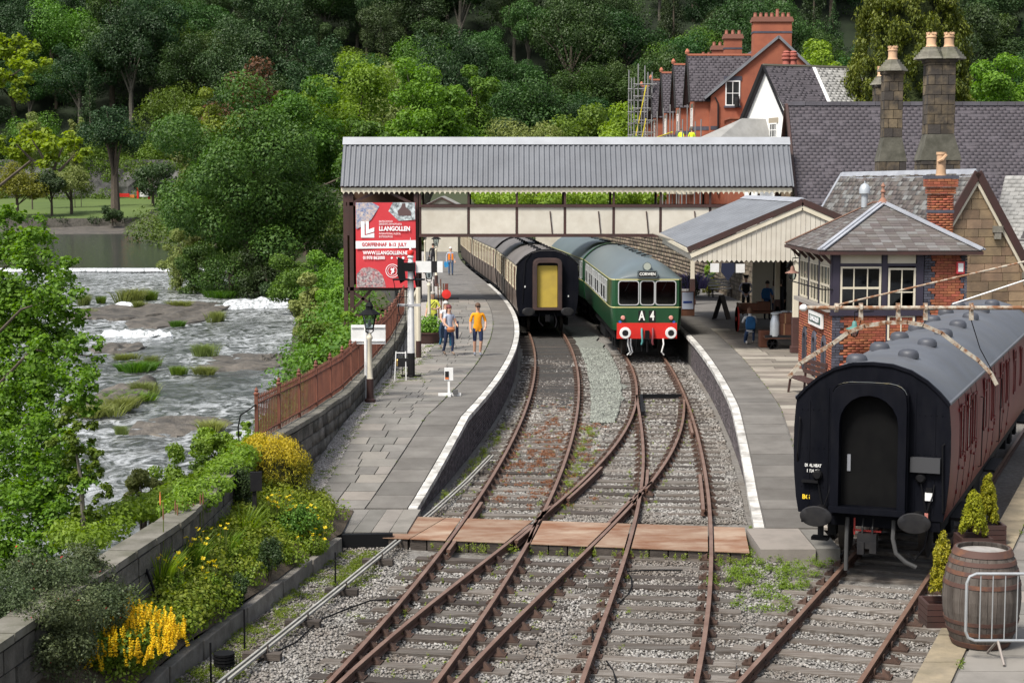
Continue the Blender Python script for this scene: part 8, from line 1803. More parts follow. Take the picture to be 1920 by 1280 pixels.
# barrel, barrier, planters by the siding
bq = gp(1838, 1206, ZB); ba = thing('wooden_barrel', bq, 'weathered grey oak barrel with rusty hoops by the siding', 'barrel'); Hb = 1.32; RB = lambda z: .36 + .155 * math.sin(math.pi * clamp(z / Hb)) ** .8
m_stave = M('oak_stave', (.115, .098, .085), (.055, .045, .038), scale=3, rough=.85, rnd=.2, stretch=(3, 3, .5), dirt=.5, dscale=1.5, dcol=(.05, .035, .028), bump=.4, bscale=20)
m_hoop = M('rusty_hoop', (.075, .04, .032), (.16, .07, .035), scale=4, rough=.75, lo=.5, hi=.75)
nst = 26
for i in range(nst):
 a0, a1 = 2 * math.pi * i / nst + .006, 2 * math.pi * (i + 1) / nst - .006; b = MB(); V = []; zs = [Hb * k / 8 for k in range(9)]
 for z in zs:
  r = RB(z)
  for a, q in ((a0, r), (a1, r), (a1, r - .03), (a0, r - .03)): V.append((bq.x + q * math.cos(a), bq.y + q * math.sin(a), bq.z + z))
 b.add(V, [(4 * k + j, 4 * k + (j + 1) % 4, 4 * k + 4 + (j + 1) % 4, 4 * k + 4 + j) for k in range(8) for j in range(4)] + [(3, 2, 1, 0), (32, 33, 34, 35)]); b.build('stave', m_stave, ba)
for z, h in ((.02, .07), (.2, .05), (.34, .05), (.84, .055), (1.0, .055), (1.13, .055), (1.24, .085)):
 b = MB(); b.lathe([(RB(z) - .01, z), (RB(z) + .008, z), (RB(z + h) + .008, z + h), (RB(z + h) - .01, z + h)], 36, bq, cap=False); b.build('hoop', m_hoop, ba, True)
b = MB(); b.lathe([(.01, 1.24), (.345, 1.24), (.345, 1.26), (.01, 1.26)], 30, bq); b.build('barrel_head', M('barrel_top', (.30, .285, .27), (.2, .185, .17), scale=6, rough=.9), ba)
bz_ = bq + V3(0, -.78, 0); br = thing('crowd_barrier', bz_, 'galvanised steel crowd barrier in front of the barrel', 'barrier')
x0, x1, z0, z1, yy = bz_.x - .42, bz_.x + 1.7, ZB + .26, ZB + 1.14, bz_.y; r = .12
pts = [(x0, yy, z0 + r), (x0, yy, z1 - r), (x0 + r * .3, yy, z1 - r * .3), (x0 + r, yy, z1), (x1, yy, z1)]; m_gal = M('galvanised_tube', (.42, .44, .45), (.36, .37, .38), scale=3, rough=.4, metal=.5)
b = MB(); b.tube(pts, .02, 8); b.tube([(x0, yy, z0 + r), (x0 + r * .3, yy, z0 + r * .3), (x0 + r, yy, z0), (x1, yy, z0)], .02, 8); b.build('frame', m_gal, br, True)
for k in range(12): xx = x0 + .18 + k * .16; b = MB(); b.tube([(xx, yy, z0), (xx, yy, z1)], .008, 6); b.build('bar', m_gal, br)
b = MB(); b.tube([(x0 + .42, yy, z0), (x0 + .42, yy - .3, ZB + .02)], .018, 7); b.tube([(x0 + .42, yy, z0), (x0 + .38, yy + .3, ZB + .02)], .018, 7); b.build('foot', M('rusty_tube', (.25, .22, .2), rough=.6, metal=.3), br)
lf_gold = leafmat('leaf_gold_conifer', (.20, .21, .012), (.42, .37, .02), .3)
def gold_conifer(loc, h, w, label, box=True):
 t = thing('golden_conifer', loc, label, 'shrub'); x, y, z = loc; rng = np.random.default_rng(int(x * 97) % 1000 + 3); hb = .32 if box else .05; Cs = []; Rs = []
 for i in range(60):
  f = rng.random(); r = w * .5 * (1 - f) ** .55; a = rng.uniform(0, 6.28); Cs.append((x + r * .75 * math.cos(a), y + r * .75 * math.sin(a), z + hb + .08 + f * (h - .1))); Rs.append((w * .13, w * .13, w * .2))
 V, F, rn = leaves(Cs, Rs, 5200, .045, rng, up=.5, droop=-.6, asp=.4); npobj('foliage', V, F, lf_gold, rn, t)
 if box:
  for k in range(4):
   for s in (-1, 1): b = MB(); b.box(x, y + s * .24, z + .04 + k * .085, .52, .04, .075); b.build('box_slat', m_brown, t); b = MB(); b.box(x + s * .24, y, z + .04 + k * .085, .04, .44, .075); b.build('box_slat', m_brown, t)
 return t
gold_conifer(gp(1764, 1168, ZB), .95, .42, 'golden conifer in a slatted box left of the barrel'); gold_conifer(gp(1824, 1040, ZB), .72, .5, 'rounded golden conifer behind the barrel'); gold_conifer(gp(1850, 1015, ZB), .85, .4, 'pointed golden conifer farthest behind the barrel')
# garden strip, bank plants, weeds
lf_fresh = leafmat('leaf_fresh_garden', (.12, .205, .02), (.26, .37, .04), .42, hue=.01)
lf_lime = leafmat('leaf_lime', (.13, .20, .022), (.24, .31, .04), .42)
lf_grey = leafmat('leaf_grey_shrub', (.035, .052, .02), (.09, .118, .045), .2)
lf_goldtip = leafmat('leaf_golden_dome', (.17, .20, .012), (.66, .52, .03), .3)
lf_alder = leafmat('leaf_alder', (.065, .135, .012), (.16, .255, .024), .42)
lf_alder_l = leafmat('leaf_alder_sunny', (.17, .27, .015), (.31, .40, .03), .45)
lf_redweed = leafmat('leaf_red_weed', (.16, .06, .03), (.26, .14, .06), .25)
m_petal = leafmat('petal_yellow', (.72, .55, .02), (.85, .72, .06), .35, hue=.005, objvar=.05)
m_petal_o = leafmat('petal_orange_yellow', (.74, .48, .012), (.86, .66, .03), .35, hue=.005, objvar=.05)
m_stem = M('plant_stem', (.10, .12, .03), rough=.8)
m_seed = M('brown_seed_head', (.20, .10, .05), (.13, .065, .035), scale=9, rough=.9)
kerbX = lambda y: float(np.interp(y, [p[1] for p in kp], [p[0] for p in kp]))
def gk(y): return kerbX(y) if y < 30.3 else -3.15
def soil(x, y): return .06 + .8 * clamp((gk(y) - x) / max(.3, gk(y) - wallX(y))) ** .8 * (1 if y < 31 else max(0, 1 - (y - 31) / 3))
def gs(u, v):
 z = .1
 for _ in range(12): p = gp(u, v, z); z = .5 * z + .5 * soil(p.x, p.y)
 return Vector((p.x, p.y, soil(p.x, p.y)))
ribbon('garden_soil', m_soil, lambda y: wallX(y) + .1, lambda y: gk(y) - .05, list(np.arange(17, 33.3, .4)), lambda x, y: soil(x, y) - .02 + .04 * nz3(x, y, 1.5), nx=8)
def blades(P, h, w, rng, n, spread=.25, lean=.35):
 """n grass blades rooted around points P; two quads each"""
 P = np.asarray(P, float); i = rng.integers(0, len(P), n); B = P[i, :3].copy(); r = P[i, 3] if P.shape[1] > 3 else np.full(n, spread)
 a = rng.uniform(0, 6.283, n); q = r * np.sqrt(rng.random(n)); B[:, 0] += q * np.cos(a); B[:, 1] += q * np.sin(a)
 hh = h * rng.uniform(.6, 1.15, n); d = np.stack([np.cos(a), np.sin(a), np.zeros(n)], 1) * (lean * (q / (r + 1e-6) * .8 + .3) * hh)[:, None]
 b = rng.uniform(0, 6.283, n); s = np.stack([np.cos(b), np.sin(b), np.zeros(n)], 1) * (w * .5)
 up = np.zeros((n, 3)); up[:, 2] = hh
 m = B + d * .35 + up * .6; t = B + d + up * (1 - .18 * lean)
 V = np.stack([B - s, B + s, m + s * .8, m - s * .8, t + s * .1, t - s * .1], 1).reshape(-1, 3); k = np.arange(n)[:, None] * 6
 F = np.concatenate([k + np.array([[0, 1, 2, 3]]), k + np.array([[3, 2, 4, 5]])]); rn = np.tile(rng.random(n), 2)
 return V, F, rn
def plant(name, label, cat, base, parts):
 """parts: list of (part name, V, F, rn, mat)"""
 t = thing(name, base, label, cat)
 for nm, V, F, rn, mt in parts: npobj(nm, V, F, mt, rn, t)
 return t
rg = np.random.default_rng(21)
P_ = [(wallX(y) + random.uniform(-.3, .25), y, ZT + random.uniform(-.1, .12)) for y in [25.6 + 6.6 * random.random() for _ in range(60)]]
patch('wall_ivy', 33, P_, [random.uniform(.12, .28) for _ in P_], 9000, .06, lf_fresh, 'green ivy tumbling over the garden wall capping', cat='ivy')
# grass tufts on the river rocks
tuft = {}
for kk, (mt, hh) in enumerate(((lf_pale, 1.0), (lf_mid, .8))):
 V, F, rn = blades([(rg.uniform(-.5, .5), rg.uniform(-.4, .4), -.1, rg.uniform(.12, .35)) for _ in range(8)], hh * .8, .035, rg, 650, lean=.6); tuft[kk] = npmesh('grass_tuft', V, F, mt, rn)
tl = [(240, 560, 2.6, 1.6, 0, 'large bright reed clump on the long rock ledge'), (282, 556, 1.2, 1.5, 1, 'grey-green reed clump right beside the large bright one'), (155, 566, 1.2, 1.2, 0, 'tuft of grass alone on the left end of the ledge'), (190, 563, .8, 1.1, 1, 'small tuft between the lone tuft and the large reed clump'), (262, 572, 1.0, .8, 0, 'low grass mound in front of the reed clump'), (410, 552, 2.6, 1.2, 1, 'wide grassy mound by the head of the rapids'), (440, 548, 1.2, 1.2, 0, 'small grass tuft right of the wide grassy mound'), (335, 570, 1.6, .7, 0, 'low grass strip on the brown rock shelf'), (402, 597, 1.1, 1.1, 0, 'grass tuft at the foot of the rapids'), (333, 607, .8, .8, 1, 'dark tuft at the corner of the brown shelf'), (163, 584, 1.0, .6, 0, 'mossy tuft under the ledge'), (386, 660, 1.0, 1.0, 0, 'grass tuft at the upper edge of the sandy shelf'), (383, 694, 1.1, .6, 0, 'low grass cushion on the sandy shelf'), (335, 694, .7, .8, 1, 'small tuft at the tip of the sandy shelf'), (258, 688, 1.6, .9, 1, 'dense tall grass tuft on the small rock'), (288, 680, .8, .9, 0, 'small tuft joined to the dense tall one'), (240, 668, 1.1, .5, 0, 'mossy cushion behind the dense tall tuft'), (215, 760, 1.6, .8, 0, 'bright green growth on the mossy island'), (190, 772, 1.4, .7, 0, 'bright grass at the near end of the mossy island'), (245, 742, 1.8, .7, 1, 'shaggy growth along the mossy island'), (272, 730, 1.0, .8, 0, 'leafy tuft on the far tip of the mossy island'), (400, 795, 1.2, .5, 0, 'green cushion on the pale cracked rock'), (228, 806, .4, .5, 0, 'tiny tuft at the end of the pale cracked rock')]
for (u, v, s, hs, kk, lab) in tl:
 o = bpy.data.objects.new('grass_tuft', tuft[kk]); C.objects.link(o); p = gp(u, v, ZW + .3); o.location = p + V3(0, 0, -.15); o.scale = (s, s * .8, hs); o.rotation_euler = (0, 0, random.uniform(0, 6)); tag(o, lab, 'grass tuft', 'grass tufts on the river rocks')
# golden dome bush
c = gs(503, 940); z0 = c.z
Cs = []; Rs = []
for i in range(150):
 d = rg.normal(size=3); d /= np.linalg.norm(d); d[2] = abs(d[2]); Cs.append((c.x + d[0] * .74, c.y + .2 + d[1] * .68, z0 + .34 + d[2] * .76)); Rs.append((.17, .17, .16))
for i in range(50):
 a = rg.uniform(0, 6.28); Cs.append((c.x + .76 * math.cos(a), c.y + .2 + .7 * math.sin(a), z0 + rg.uniform(.05, .4))); Rs.append((.16, .16, .2))
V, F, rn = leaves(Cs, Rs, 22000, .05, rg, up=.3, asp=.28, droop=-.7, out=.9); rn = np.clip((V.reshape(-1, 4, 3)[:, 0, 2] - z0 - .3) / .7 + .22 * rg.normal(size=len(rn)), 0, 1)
dm = MB(); dm.lathe([(.55, .05), (.62, .4), (.5, .75), (.2, .95), (.02, 1.0)], 16, (c.x, c.y + .2, z0))  # plain dark dome filling the inside of the foliage
t = plant('golden_bush', 'clipped golden dome bush at the end of the rusty railings', 'bush', (c.x, c.y, .1), [('foliage', V, F, rn, lf_goldtip)]); dm.build('inner_core', M('bush_core', (.03, .03, .008), rough=1), t, True)
# black notice post
q = gs(478, 985); np_ = thing('notice_post', q, 'small black notice board on a post among yellow flowers', 'sign post'); b = MB(); b.box(q.x, q.y, q.z + .45, .07, .07, .95); b.build('post', m_black, np_); b = MB(); b.box(q.x + .04, q.y - .05, q.z + .8, .2, .04, .34, .25); b.build('board', m_black, np_)
# ground cover of the garden
P = []; rad = []
for i in range(330):
 y = random.uniform(20.5, 32.0); a, b_ = wallX(y) + .25, (kerbX(y) if y < 30.3 else -3.2) - .1; x = random.uniform(a, b_); P.append((x, y, soil(x, y) + .04 + .1 * random.random())); rad.append(random.uniform(.14, .32))
patch('garden_ground_cover', 31, P, rad, 36000, .055, lf_fresh, 'mixed fresh green ground cover filling the garden bed', cat='ground cover', flat=.75)
P = [p for p in P if random.random() < .5]; rad = [random.uniform(.15, .3) for _ in P]
patch('garden_lime_cover', 32, [(x, y, z + .12) for x, y, z in P], rad, 15000, .06, lf_lime, 'lime green leafy patches among the garden plants', cat='ground cover', flat=.75)
def shrub(u, v, w, h, n, size, mat, label, z=.1, cat='shrub', name='garden_shrub', k=26, asp=.55, up=.4):
 c = gs(u, v); z = c.z; Cs = []; Rs = []
 for i in range(k):
  d = rg.normal(size=3); d /= np.linalg.norm(d); q = rg.uniform(.3, .78); Cs.append((c.x + d[0] * w * .5 * q, c.y + d[1] * w * .5 * q, z + h * .5 + d[2] * h * .5 * q)); r = w * rg.uniform(.13, .22); Rs.append((r, r, r * 1.1))
 V, F, rn = leaves(Cs, Rs, n, size, rg, asp=asp, up=up); t = plant(name, label, cat, (c.x, c.y, z), [('foliage', V, F, rn, mat)])
 b = MB()
 for i in range(6): e = Cs[i * 3 % len(Cs)]; b.tube([(c.x, c.y, z - .1), ((c.x + e[0]) / 2, (c.y + e[1]) / 2, z + h * .3), e], [.018, .012, .006], 5)
 b.build('stems', m_bark, t); return t
shrub(505, 1088, .55, .78, 5200, .034, lf_dark, 'dark upright evergreen shrub among the primroses'); shrub(447, 1136, .42, .6, 3600, .034, lf_dark, 'smaller dark evergreen shrub near the timber edging')
shrub(448, 960, .8, .9, 4200, .045, lf_dark, 'dark shrub pressed against the golden dome bush'); shrub(560, 1010, 1.0, .6, 4200, .05, lf_mid, 'leafy green clump under the primrose flowers')
def fuchsia(x, y, z, w, h, lab):
 Cs = []; Rs = []
 for i in range(46): d = rg.normal(size=3); d /= np.linalg.norm(d); q = rg.uniform(.3, .85); Cs.append((x + d[0] * w * .5 * q, y + d[1] * w * .5 * q, z + h * .5 + d[2] * h * .5 * q)); Rs.append((w * .14, w * .14, w * .13))
 V, F, rn = leaves(Cs, Rs, 13000, .036, rg); V2, F2, r2 = leaves(Cs, Rs, 26, .045, rg, shell=.1); plant('fuchsia_shrub', lab, 'shrub', (x, y, z), [('foliage', V, F, rn, lf_grey), ('flowers', V2, F2, r2, M('fuchsia_red', (.42, .012, .02), rough=.6))])
fuchsia(-5.35, 20.9, .5, 1.25, 1.15, 'sprawling grey-green fuchsia shrub hiding the wall end'); fuchsia(-5.75, 21.6, .9, 1.2, 1.0, 'grey-green fuchsia shrub leaning over the wall capping'); fuchsia(-5.7, 20.0, .5, 1.3, 1.3, 'dark fuchsia shrub at the garden end'); fuchsia(-6.05, 20.7, .9, 1.5, 1.1, 'broad fuchsia shrub outside the wall end'); fuchsia(-5.45, 19.5, .4, 1.4, 1.5, 'tall fuchsia shrub nearest the bridge'); fuchsia(-6.2, 19.6, .7, 1.5, 1.3, 'fuchsia shrub behind the tall one on the river side')
# loosestrife: orange-yellow flower spikes
sv, sf, srn = leaves([(0, 0, .05 * i) for i in range(7)], [(.032 - .003 * i, .032 - .003 * i, .03) for i in range(7)], 110, .03, rg, shell=.5); spike_me = npmesh('flower_spike', sv, sf, m_petal_o, srn)
c0 = gs(205, 1240); ls = thing('loosestrife_clump', c0, 'big clump of orange-yellow flower spikes by the edging', 'flowers')
Cs = [(c0.x + rg.uniform(-.6, .5), c0.y + rg.uniform(-.4, .9), c0.z + .26) for _ in range(40)]; V, F, rn = leaves(Cs, [(.2, .2, .24)] * 40, 9000, .06, rg); npobj('foliage', V, F, lf_mid, rn, ls)
for i in range(280):
 a = rg.uniform(0, 6.28); r = math.sqrt(rg.random()); x = c0.x + .05 + .9 * r * math.cos(a); y = c0.y + .3 + .9 * r * math.sin(a)
 o = bpy.data.objects.new('flower_spike', spike_me); C.objects.link(o); o.location = (x, y, c0.z + .12 + .34 * (1 - r * r) + rg.uniform(-.08, .08)); s = rg.uniform(.75, 1.1); o.scale = (s, s, s * .72); o.rotation_euler = (rg.uniform(-.3, .3), rg.uniform(-.3, .3), rg.uniform(0, 6)); par(o, ls)
# evening primroses
fb2 = MB();
for k in range(4):
 a = k * math.pi / 2; c_, s_ = math.cos(a), math.sin(a); fb2.add([(0, 0, 0), (.03 * c_ - .022 * s_, .03 * s_ + .022 * c_, .016), (.05 * c_, .05 * s_, .02), (.03 * c_ + .022 * s_, .03 * s_ - .022 * c_, .016)], [(0, 1, 2, 3)])
fl_me = fb2.mesh('flower', m_petal)
for (u, v, w, nf, h, lab) in ((522, 955, .5, 16, .55, 'tall yellow primroses beside the black notice board'), (565, 975, .7, 20, .5, 'spread of yellow primroses before the golden bush'), (590, 1000, .6, 10, .35, 'low yellow primroses at the paving corner'), (372, 1040, .35, 9, .55, 'primrose stem with a tight bunch of yellow blooms'), (395, 1090, .4, 9, .5, 'yellow primrose group at mid garden'), (325, 1085, .4, 9, .5, 'yellow primrose group near the stone wall'), (415, 1020, .3, 5, .5, 'sparse yellow primroses behind the sword leaves')):
 c = gs(u, v + 36); t = thing('primrose_plant', c, lab, 'flowers'); b = MB()
 V, F, rn = leaves([(c.x, c.y, c.z + h * .4)], [(w * .45, w * .4, h * .5)], 900, .07, rg, asp=.35); npobj('foliage', V, F, lf_fresh, rn, t)
 for i in range(int(nf * 1.7)):
  x, y, z = c.x + rg.uniform(-w, w) * .5, c.y + rg.uniform(-w, w) * .5, c.z + h + rg.uniform(-.12, .14); b.tube([(c.x + (x - c.x) * .5, c.y + (y - c.y) * .5, c.z), (x, y, z)], .005, 4)
  o = bpy.data.objects.new('flower', fl_me); C.objects.link(o); o.location = (x, y, z); o.rotation_euler = (rg.uniform(-.2, .9), rg.uniform(-.5, .5), rg.uniform(0, 6)); s = rg.uniform(.55, .9); o.scale = (s, s, s); par(o, t)
 b.build('stems', m_stem, t)
# spent poker stalks and sword leaves
for i, (u, v, h) in enumerate(((300, 1005, 1.05), (306, 1060, 1.3), (328, 1010, .95), (342, 1000, .95), (352, 1000, .85), (362, 998, .8), (375, 1000, 1.0), (380, 1002, 1.05), (332, 1012, .9))):
 c = gs(u, v + 30); b = MB(); b.tube([c, c + V3(.02, 0, h * .72)], .009, 5); t = thing('poker_stalk', c, 'thin faded poker stalk with a brown seed head', 'flower stalk', 'faded poker stalks by the wall'); b.build('stem', m_stem, t); b = MB(); b.lathe([(.006, 0), (.013, .05), (.012, .15), (.003, h * .22)], 6, c + V3(.02, 0, h * .7)); b.build('seed_head', m_seed if i else M('poker_orange', (.6, .2, .06), rough=.7), t)
for (u, v, n, h, w, mt, lab) in ((455, 985, 120, .6, .22, lf_fresh, 'sword leaved iris clump behind the notice post'), (300, 1075, 170, .6, .25, lf_fresh, 'arching sword leaved clump under the poker stalks'), (345, 1040, 170, .55, .3, lf_mid, 'dark arching leaves at the foot of the stone wall'), (215, 1150, 60, .62, .16, lf_lime, 'bright iris leaves standing in the loosestrife'), (410, 1010, 140, .4, .3, lf_lime, 'soft lime grass clump in the mid garden')):
 c = gs(u, v + 25); V, F, rn = blades([(c.x, c.y, c.z - .03, w)], h, .028, rg, n, lean=.55); plant('sword_leaf_plant', lab, 'plant', c, [('leaves', V, F, rn, mt)])
b = MB(); q = gs(275, 1120); b.bar(q + V3(-.08, 0, 0), q + V3(-.0, 0, .42), .03, .03); b.bar(q + V3(.16, -.05, 0), q + V3(.0, 0, .42), .03, .03); tag(b.build('metal_hoop', m_blackiron), 'small dark metal A shaped hoop standing in the garden', 'hoop')
# bank outside the wall
def bank(name, seed, spots, n, size, mat, label, **k):
 P = [ (ya(u, v, Y).x, Y, ya(u, v, Y).z) for u, v, Y, r in spots]; return patch(name, seed, P, [s[3] for s in spots], n, size, mat, label, cat='bank plants', **k)
bank('bank_ivy', 41, [(150 + 22 * i + random.uniform(-8, 8), 1018 - 11.5 * i + random.uniform(-10, 8), 25 + .55 * i, .3) for i in range(14)] + [(120 + 25 * i, 1000 - 9 * i, 26.5 + .5 * i, .35) for i in range(10)] + [(330 + 9 * i, 985 - 9 * i + random.uniform(-8, 8), 26.5 + .45 * i, .28) for i in range(12)], 13000, .07, lf_fresh, 'bright ivy and nettles spilling over the river side of the wall')
for i, (u, v, Y, w, h, mt, n, sz, lab) in enumerate(((265, 925, 33, 1.0, 1.1, lf_pale, 5000, .06, 'olive leafed bush beyond the wall near the water'), (350, 880, 35, 1.6, 1.6, lf_lime, 6000, .07, 'airy bright shrub beyond the wall beside the golden bush'), (395, 900, 33.5, 1.2, 1.3, lf_mid, 4500, .06, 'branching green shrub right behind the wall'), (305, 945, 31.5, 1.1, .8, lf_fresh, 4500, .07, 'low fresh green bush over the wall capping'), (400, 830, 40, 1.4, 1.2, lf_fresh, 4000, .08, 'light green shrub standing above the near river'), (465, 815, 37, .6, .9, lf_lime, 1500, .07, 'climbing green shoots at the first railing post'))):
 c = ya(u, v, Y); Cs = []; Rs = []
 for k in range(24): d = rg.normal(size=3); d /= np.linalg.norm(d); q = rg.uniform(.4, .85); Cs.append((c.x + d[0] * w * .5 * q, Y + d[1] * w * .5 * q, c.z + d[2] * h * .5 * q)); Rs.append((w * .12, w * .12, w * .1))
 V, F, rn = leaves(Cs, Rs, n, sz, rg); t = plant('bank_shrub', lab, 'shrub', (c.x, Y, c.z - h), [('foliage', V, F, rn, mt)]); b = MB()
 for k in range(9): e = Cs[k * 2]; b.tube([(c.x, Y, c.z - h * 1.6), ((c.x + e[0]) / 2 + .1, (Y + e[1]) / 2, c.z - h * .3), e], [.03, .02, .006], 5)
 b.build('stems', m_bark, t)
P = []; rad = []
for i in range(160):
 y = random.uniform(38, 70); a, b_ = bankX(y) - .5, wallX(y) - .3; x = random.uniform(a, b_); P.append((x, y, bz(x, y, bankX(y) - 2.5, wallX(y) - .2) + .2)); rad.append(random.uniform(.4, .8))
patch('bank_scrub', 42, P, rad, 16000, .12, lf_mid, 'tangled green scrub on the slope below the railings', cat='scrub')
P = []; rad = []
for i in range(120):
 y = random.uniform(70, 140); x = random.uniform(bankX(y) - .5, wallX(y) - 1); P.append((x, y, bz(x, y, bankX(y) - 2.5, wallX(y) - .2) + .5)); rad.append(random.uniform(.7, 1.5))
patch('bank_scrub', 43, P, rad, 16000, .2, lf_mid, 'rough green scrub on the far bank slope by the footbridge', cat='scrub')
# alder leaning in from the left, sapling
def alder():
 t = thing('alder_tree', (-11.5, 29, -3.6), 'leafy alder at left reaching over the river in front of the water', 'tree'); Cs = []; Rs = []; lit = []
 spots = []
 for (u, v, Y, r) in ((20, 470, 30, .8), (70, 500, 29, .6), (40, 560, 30, .9), (100, 560, 28, .55), (25, 640, 30, 1.0), (110, 640, 28, .6), (155, 680, 27.5, .45), (60, 700, 29, .8), (20, 760, 30, .8), (90, 780, 28, .6), (150, 720, 27, .4), (40, 850, 29, .85), (110, 880, 28, .6), (60, 940, 28, .75), (150, 900, 27, .35), (20, 1000, 28, .8), (90, 1000, 27.5, .5), (170, 760, 27, .25), (130, 830, 27.5, .4), (10, 900, 29, .7), (130, 600, 28, .35), (70, 430, 29.5, .45), (20, 410, 30, .5), (5, 540, 31, .8), (160, 500, 28.5, .0), (5, 1060, 27.5, .6), (60, 620, 30, .8), (100, 720, 28.5, .55), (15, 700, 30, .8), (70, 860, 28.5, .7), (30, 940, 29, .8), (120, 960, 27.5, .5), (60, 1040, 27.5, .5), (120, 500, 28.5, .3), (170, 640, 27.5, .3), (15, 600, 30, .8), (95, 920, 28, .6)):
  if r: spots.append((u, v, Y, r, 0))
 for (u, v, Y, r) in ((20, 110, 31, .55), (55, 125, 30.5, .35), (15, 160, 31, .4), (10, 85, 31, .3), (70, 270, 29.5, .4), (110, 262, 29, .38), (145, 285, 28.5, .3), (40, 285, 30, .4), (15, 275, 30, .35), (90, 290, 29, .3), (60, 250, 30, .25)): spots.append((u, v, Y, r, 1))
 for grp, mt, nm, n in ((0, lf_alder, 'crown', 46000), (1, lf_alder_l, 'top_sprays', 5200)):
  Cs = []; Rs = []
  for (u, v, Y, r, g) in spots:
   if g != grp: continue
   c = ya(u, v, Y)
   for k in range(13 if g == 0 else 8):
    d = rg.normal(size=3); d /= np.linalg.norm(d); q = rg.uniform(.25, .95) * r; Cs.append((c.x + d[0] * q, Y + d[1] * q, c.z + d[2] * q * .8)); s = r * rg.uniform(.22, .45); Rs.append((s, s, s * .7))
  V, F, rn = leaves(Cs, Rs, n, .078, rg, up=.7, asp=.75, out=.5, shell=.9); npobj(nm, V, F, mt, rn, t)
 b = MB(); b.tube([(-11.6, 30, -4.5), (-11.3, 30, 0), (-11.2, 30, 4), (-11, 30.5, 8)], [.4, .33, .25, .1], 10)
 for (u0, v0, Y0, z0, mids) in ((175, 668, 27.5, 1.0, (60, 655)), (112, 320, 29, 5.0, (60, 300)), (40, 130, 30.5, 6.4, (10, 150)), (90, 780, 28.5, -.3, (40, 800)), (60, 950, 28.5, -1.6, (10, 960)), (100, 560, 28.5, 2.0, (40, 580)), (60, 480, 29.5, 3.0, (10, 500))):
  e = ya(u0, v0, Y0); m_ = ya(*mids, Y0 + .6); b.tube([(-11.3, 30, z0), m_, e], [.05, .022, .01], 6)
 for (u0, v0, u1, v1) in ((112, 320, 140, 290), (90, 310, 60, 262), (60, 300, 30, 270), (100, 318, 120, 270)): b.tube([ya(u0, v0, 29), ya(u1, v1, 28.8)], [.03, .01], 5)
 b.build('trunk', m_bark, t, True)
alder()
sp0 = thing('sapling', (-7, 28, -1), 'slim sapling rising between the alder and the wall', 'sapling'); b = MB(); b.tube([ya(160, 1040, 27), ya(152, 900, 27), ya(140, 830, 27)], [.05, .035, .012], 6); b.build('trunk', m_bark_pale, sp0, True)
Cs = []; Rs = []
for (u, v, r) in ((140, 790, .3), (185, 860, .22), (120, 850, .25), (190, 920, .2), (165, 960, .22), (130, 900, .25), (150, 840, .2), (175, 890, .18)):
 c = ya(u, v, 27)
 for k in range(6): d = rg.normal(size=3) * .5; Cs.append((c.x + d[0] * r, 27 + d[1] * r, c.z + d[2] * r)); Rs.append((r * .4, r * .4, r * .3))
V, F, rn = leaves(Cs, Rs, 2600, .075, rg, up=.7, asp=.75, shell=.9); npobj('crown', V, F, lf_alder, rn, sp0)
# weeds in the ballast
def weeds(name, seed, pts, n, size, mat, label, h=.12, asp=.35):
 rng = np.random.default_rng(seed); Cs = np.array([(x, y, z + hh * .5) for x, y, z, r, hh in pts]); Rs = np.array([(r, r, hh * .5) for x, y, z, r, hh in pts]); V, F, rn = leaves(Cs, Rs, n, size, rng, shell=1.0, up=.5, asp=asp, out=.5); return tag(npobj(name, V, F, mat, rn), label, 'weeds', kind='stuff')
pts = []
for _ in range(90):
 u, v = random.gauss(1445, 58), random.gauss(1085, 34); p = gp(u, v, BED + .03)
 if p.x < ER(p.y) - 2.0: pts.append((p.x, p.y, BED, random.uniform(.08, .2), random.uniform(.1, .22)))
for _ in range(40): p = gp(random.uniform(1350, 1560), random.uniform(1030, 1060), BED); pts.append((p.x, p.y, BED, random.uniform(.06, .14), random.uniform(.08, .18)))
weeds('bright_weeds', 51, pts, 15000, .04, lf_lime, 'bright yellow-green feathery weeds before the maroon coach')
pts = []
for _ in range(560):
 y = 21 + 32 * random.random(); k = random.random()
 if k < .5: x = random.choice([AL, AR, CR, DL])(min(y, 50)) + random.gauss(0, .25)
 else: x = random.uniform(AL(y) - .6, max(AR(y), CR(min(y, 50))) + .3)
 if 29.6 < y < 33: continue
 pts.append((x, y, BED, random.uniform(.02, .07), random.uniform(.05, .14)))
for _ in range(60): x = random.uniform(-1.5, 4.3); pts.append((x, yf(x) - .12, BED, random.uniform(.03, .08), random.uniform(.1, .25)))
for _ in range(130): y = random.uniform(34, 46); pts.append((random.choice([PE(y) + .15 + random.random() * .3, AR(y) + .35 + random.gauss(0, .15)]), y, BED, random.uniform(.05, .14), random.uniform(.08, .25)))
weeds('track_weeds', 52, pts, 20000, .035, lf_lime, 'small bright weeds dotted along the rails')
pts = []
for _ in range(360):
 y = random.uniform(34, 51); x = random.uniform(AL(y) + .12, AR(y) - .1) if random.random() < .8 else random.uniform(AR(y) + .1, AR(y) + .9); w = max(.1, 1 - abs(y - 41) / 9)
 if random.random() < w: pts.append((x, y, BED + .02, random.uniform(.08, .2), random.uniform(.04, .1)))
weeds('red_weeds', 53, pts, 15000, .04, lf_redweed, 'rusty red low weeds between the rails of the coach track')
pts = []
for _ in range(280):
 y = random.uniform(20, 30); x = kerbX(y) + random.uniform(.1, .9); pts.append((x, y, BED + .02, random.uniform(.06, .18), random.uniform(.03, .08)))
for _ in range(70): y = random.uniform(27.5, 30.3); pts.append((random.uniform(-3.0, -2.4), y, BED, random.uniform(.08, .2), random.uniform(.03, .07)))
weeds('stonecrop', 54, pts, 20000, .034, lf_lime, 'yellow-green stonecrop creeping along the timber edging')
pts = []
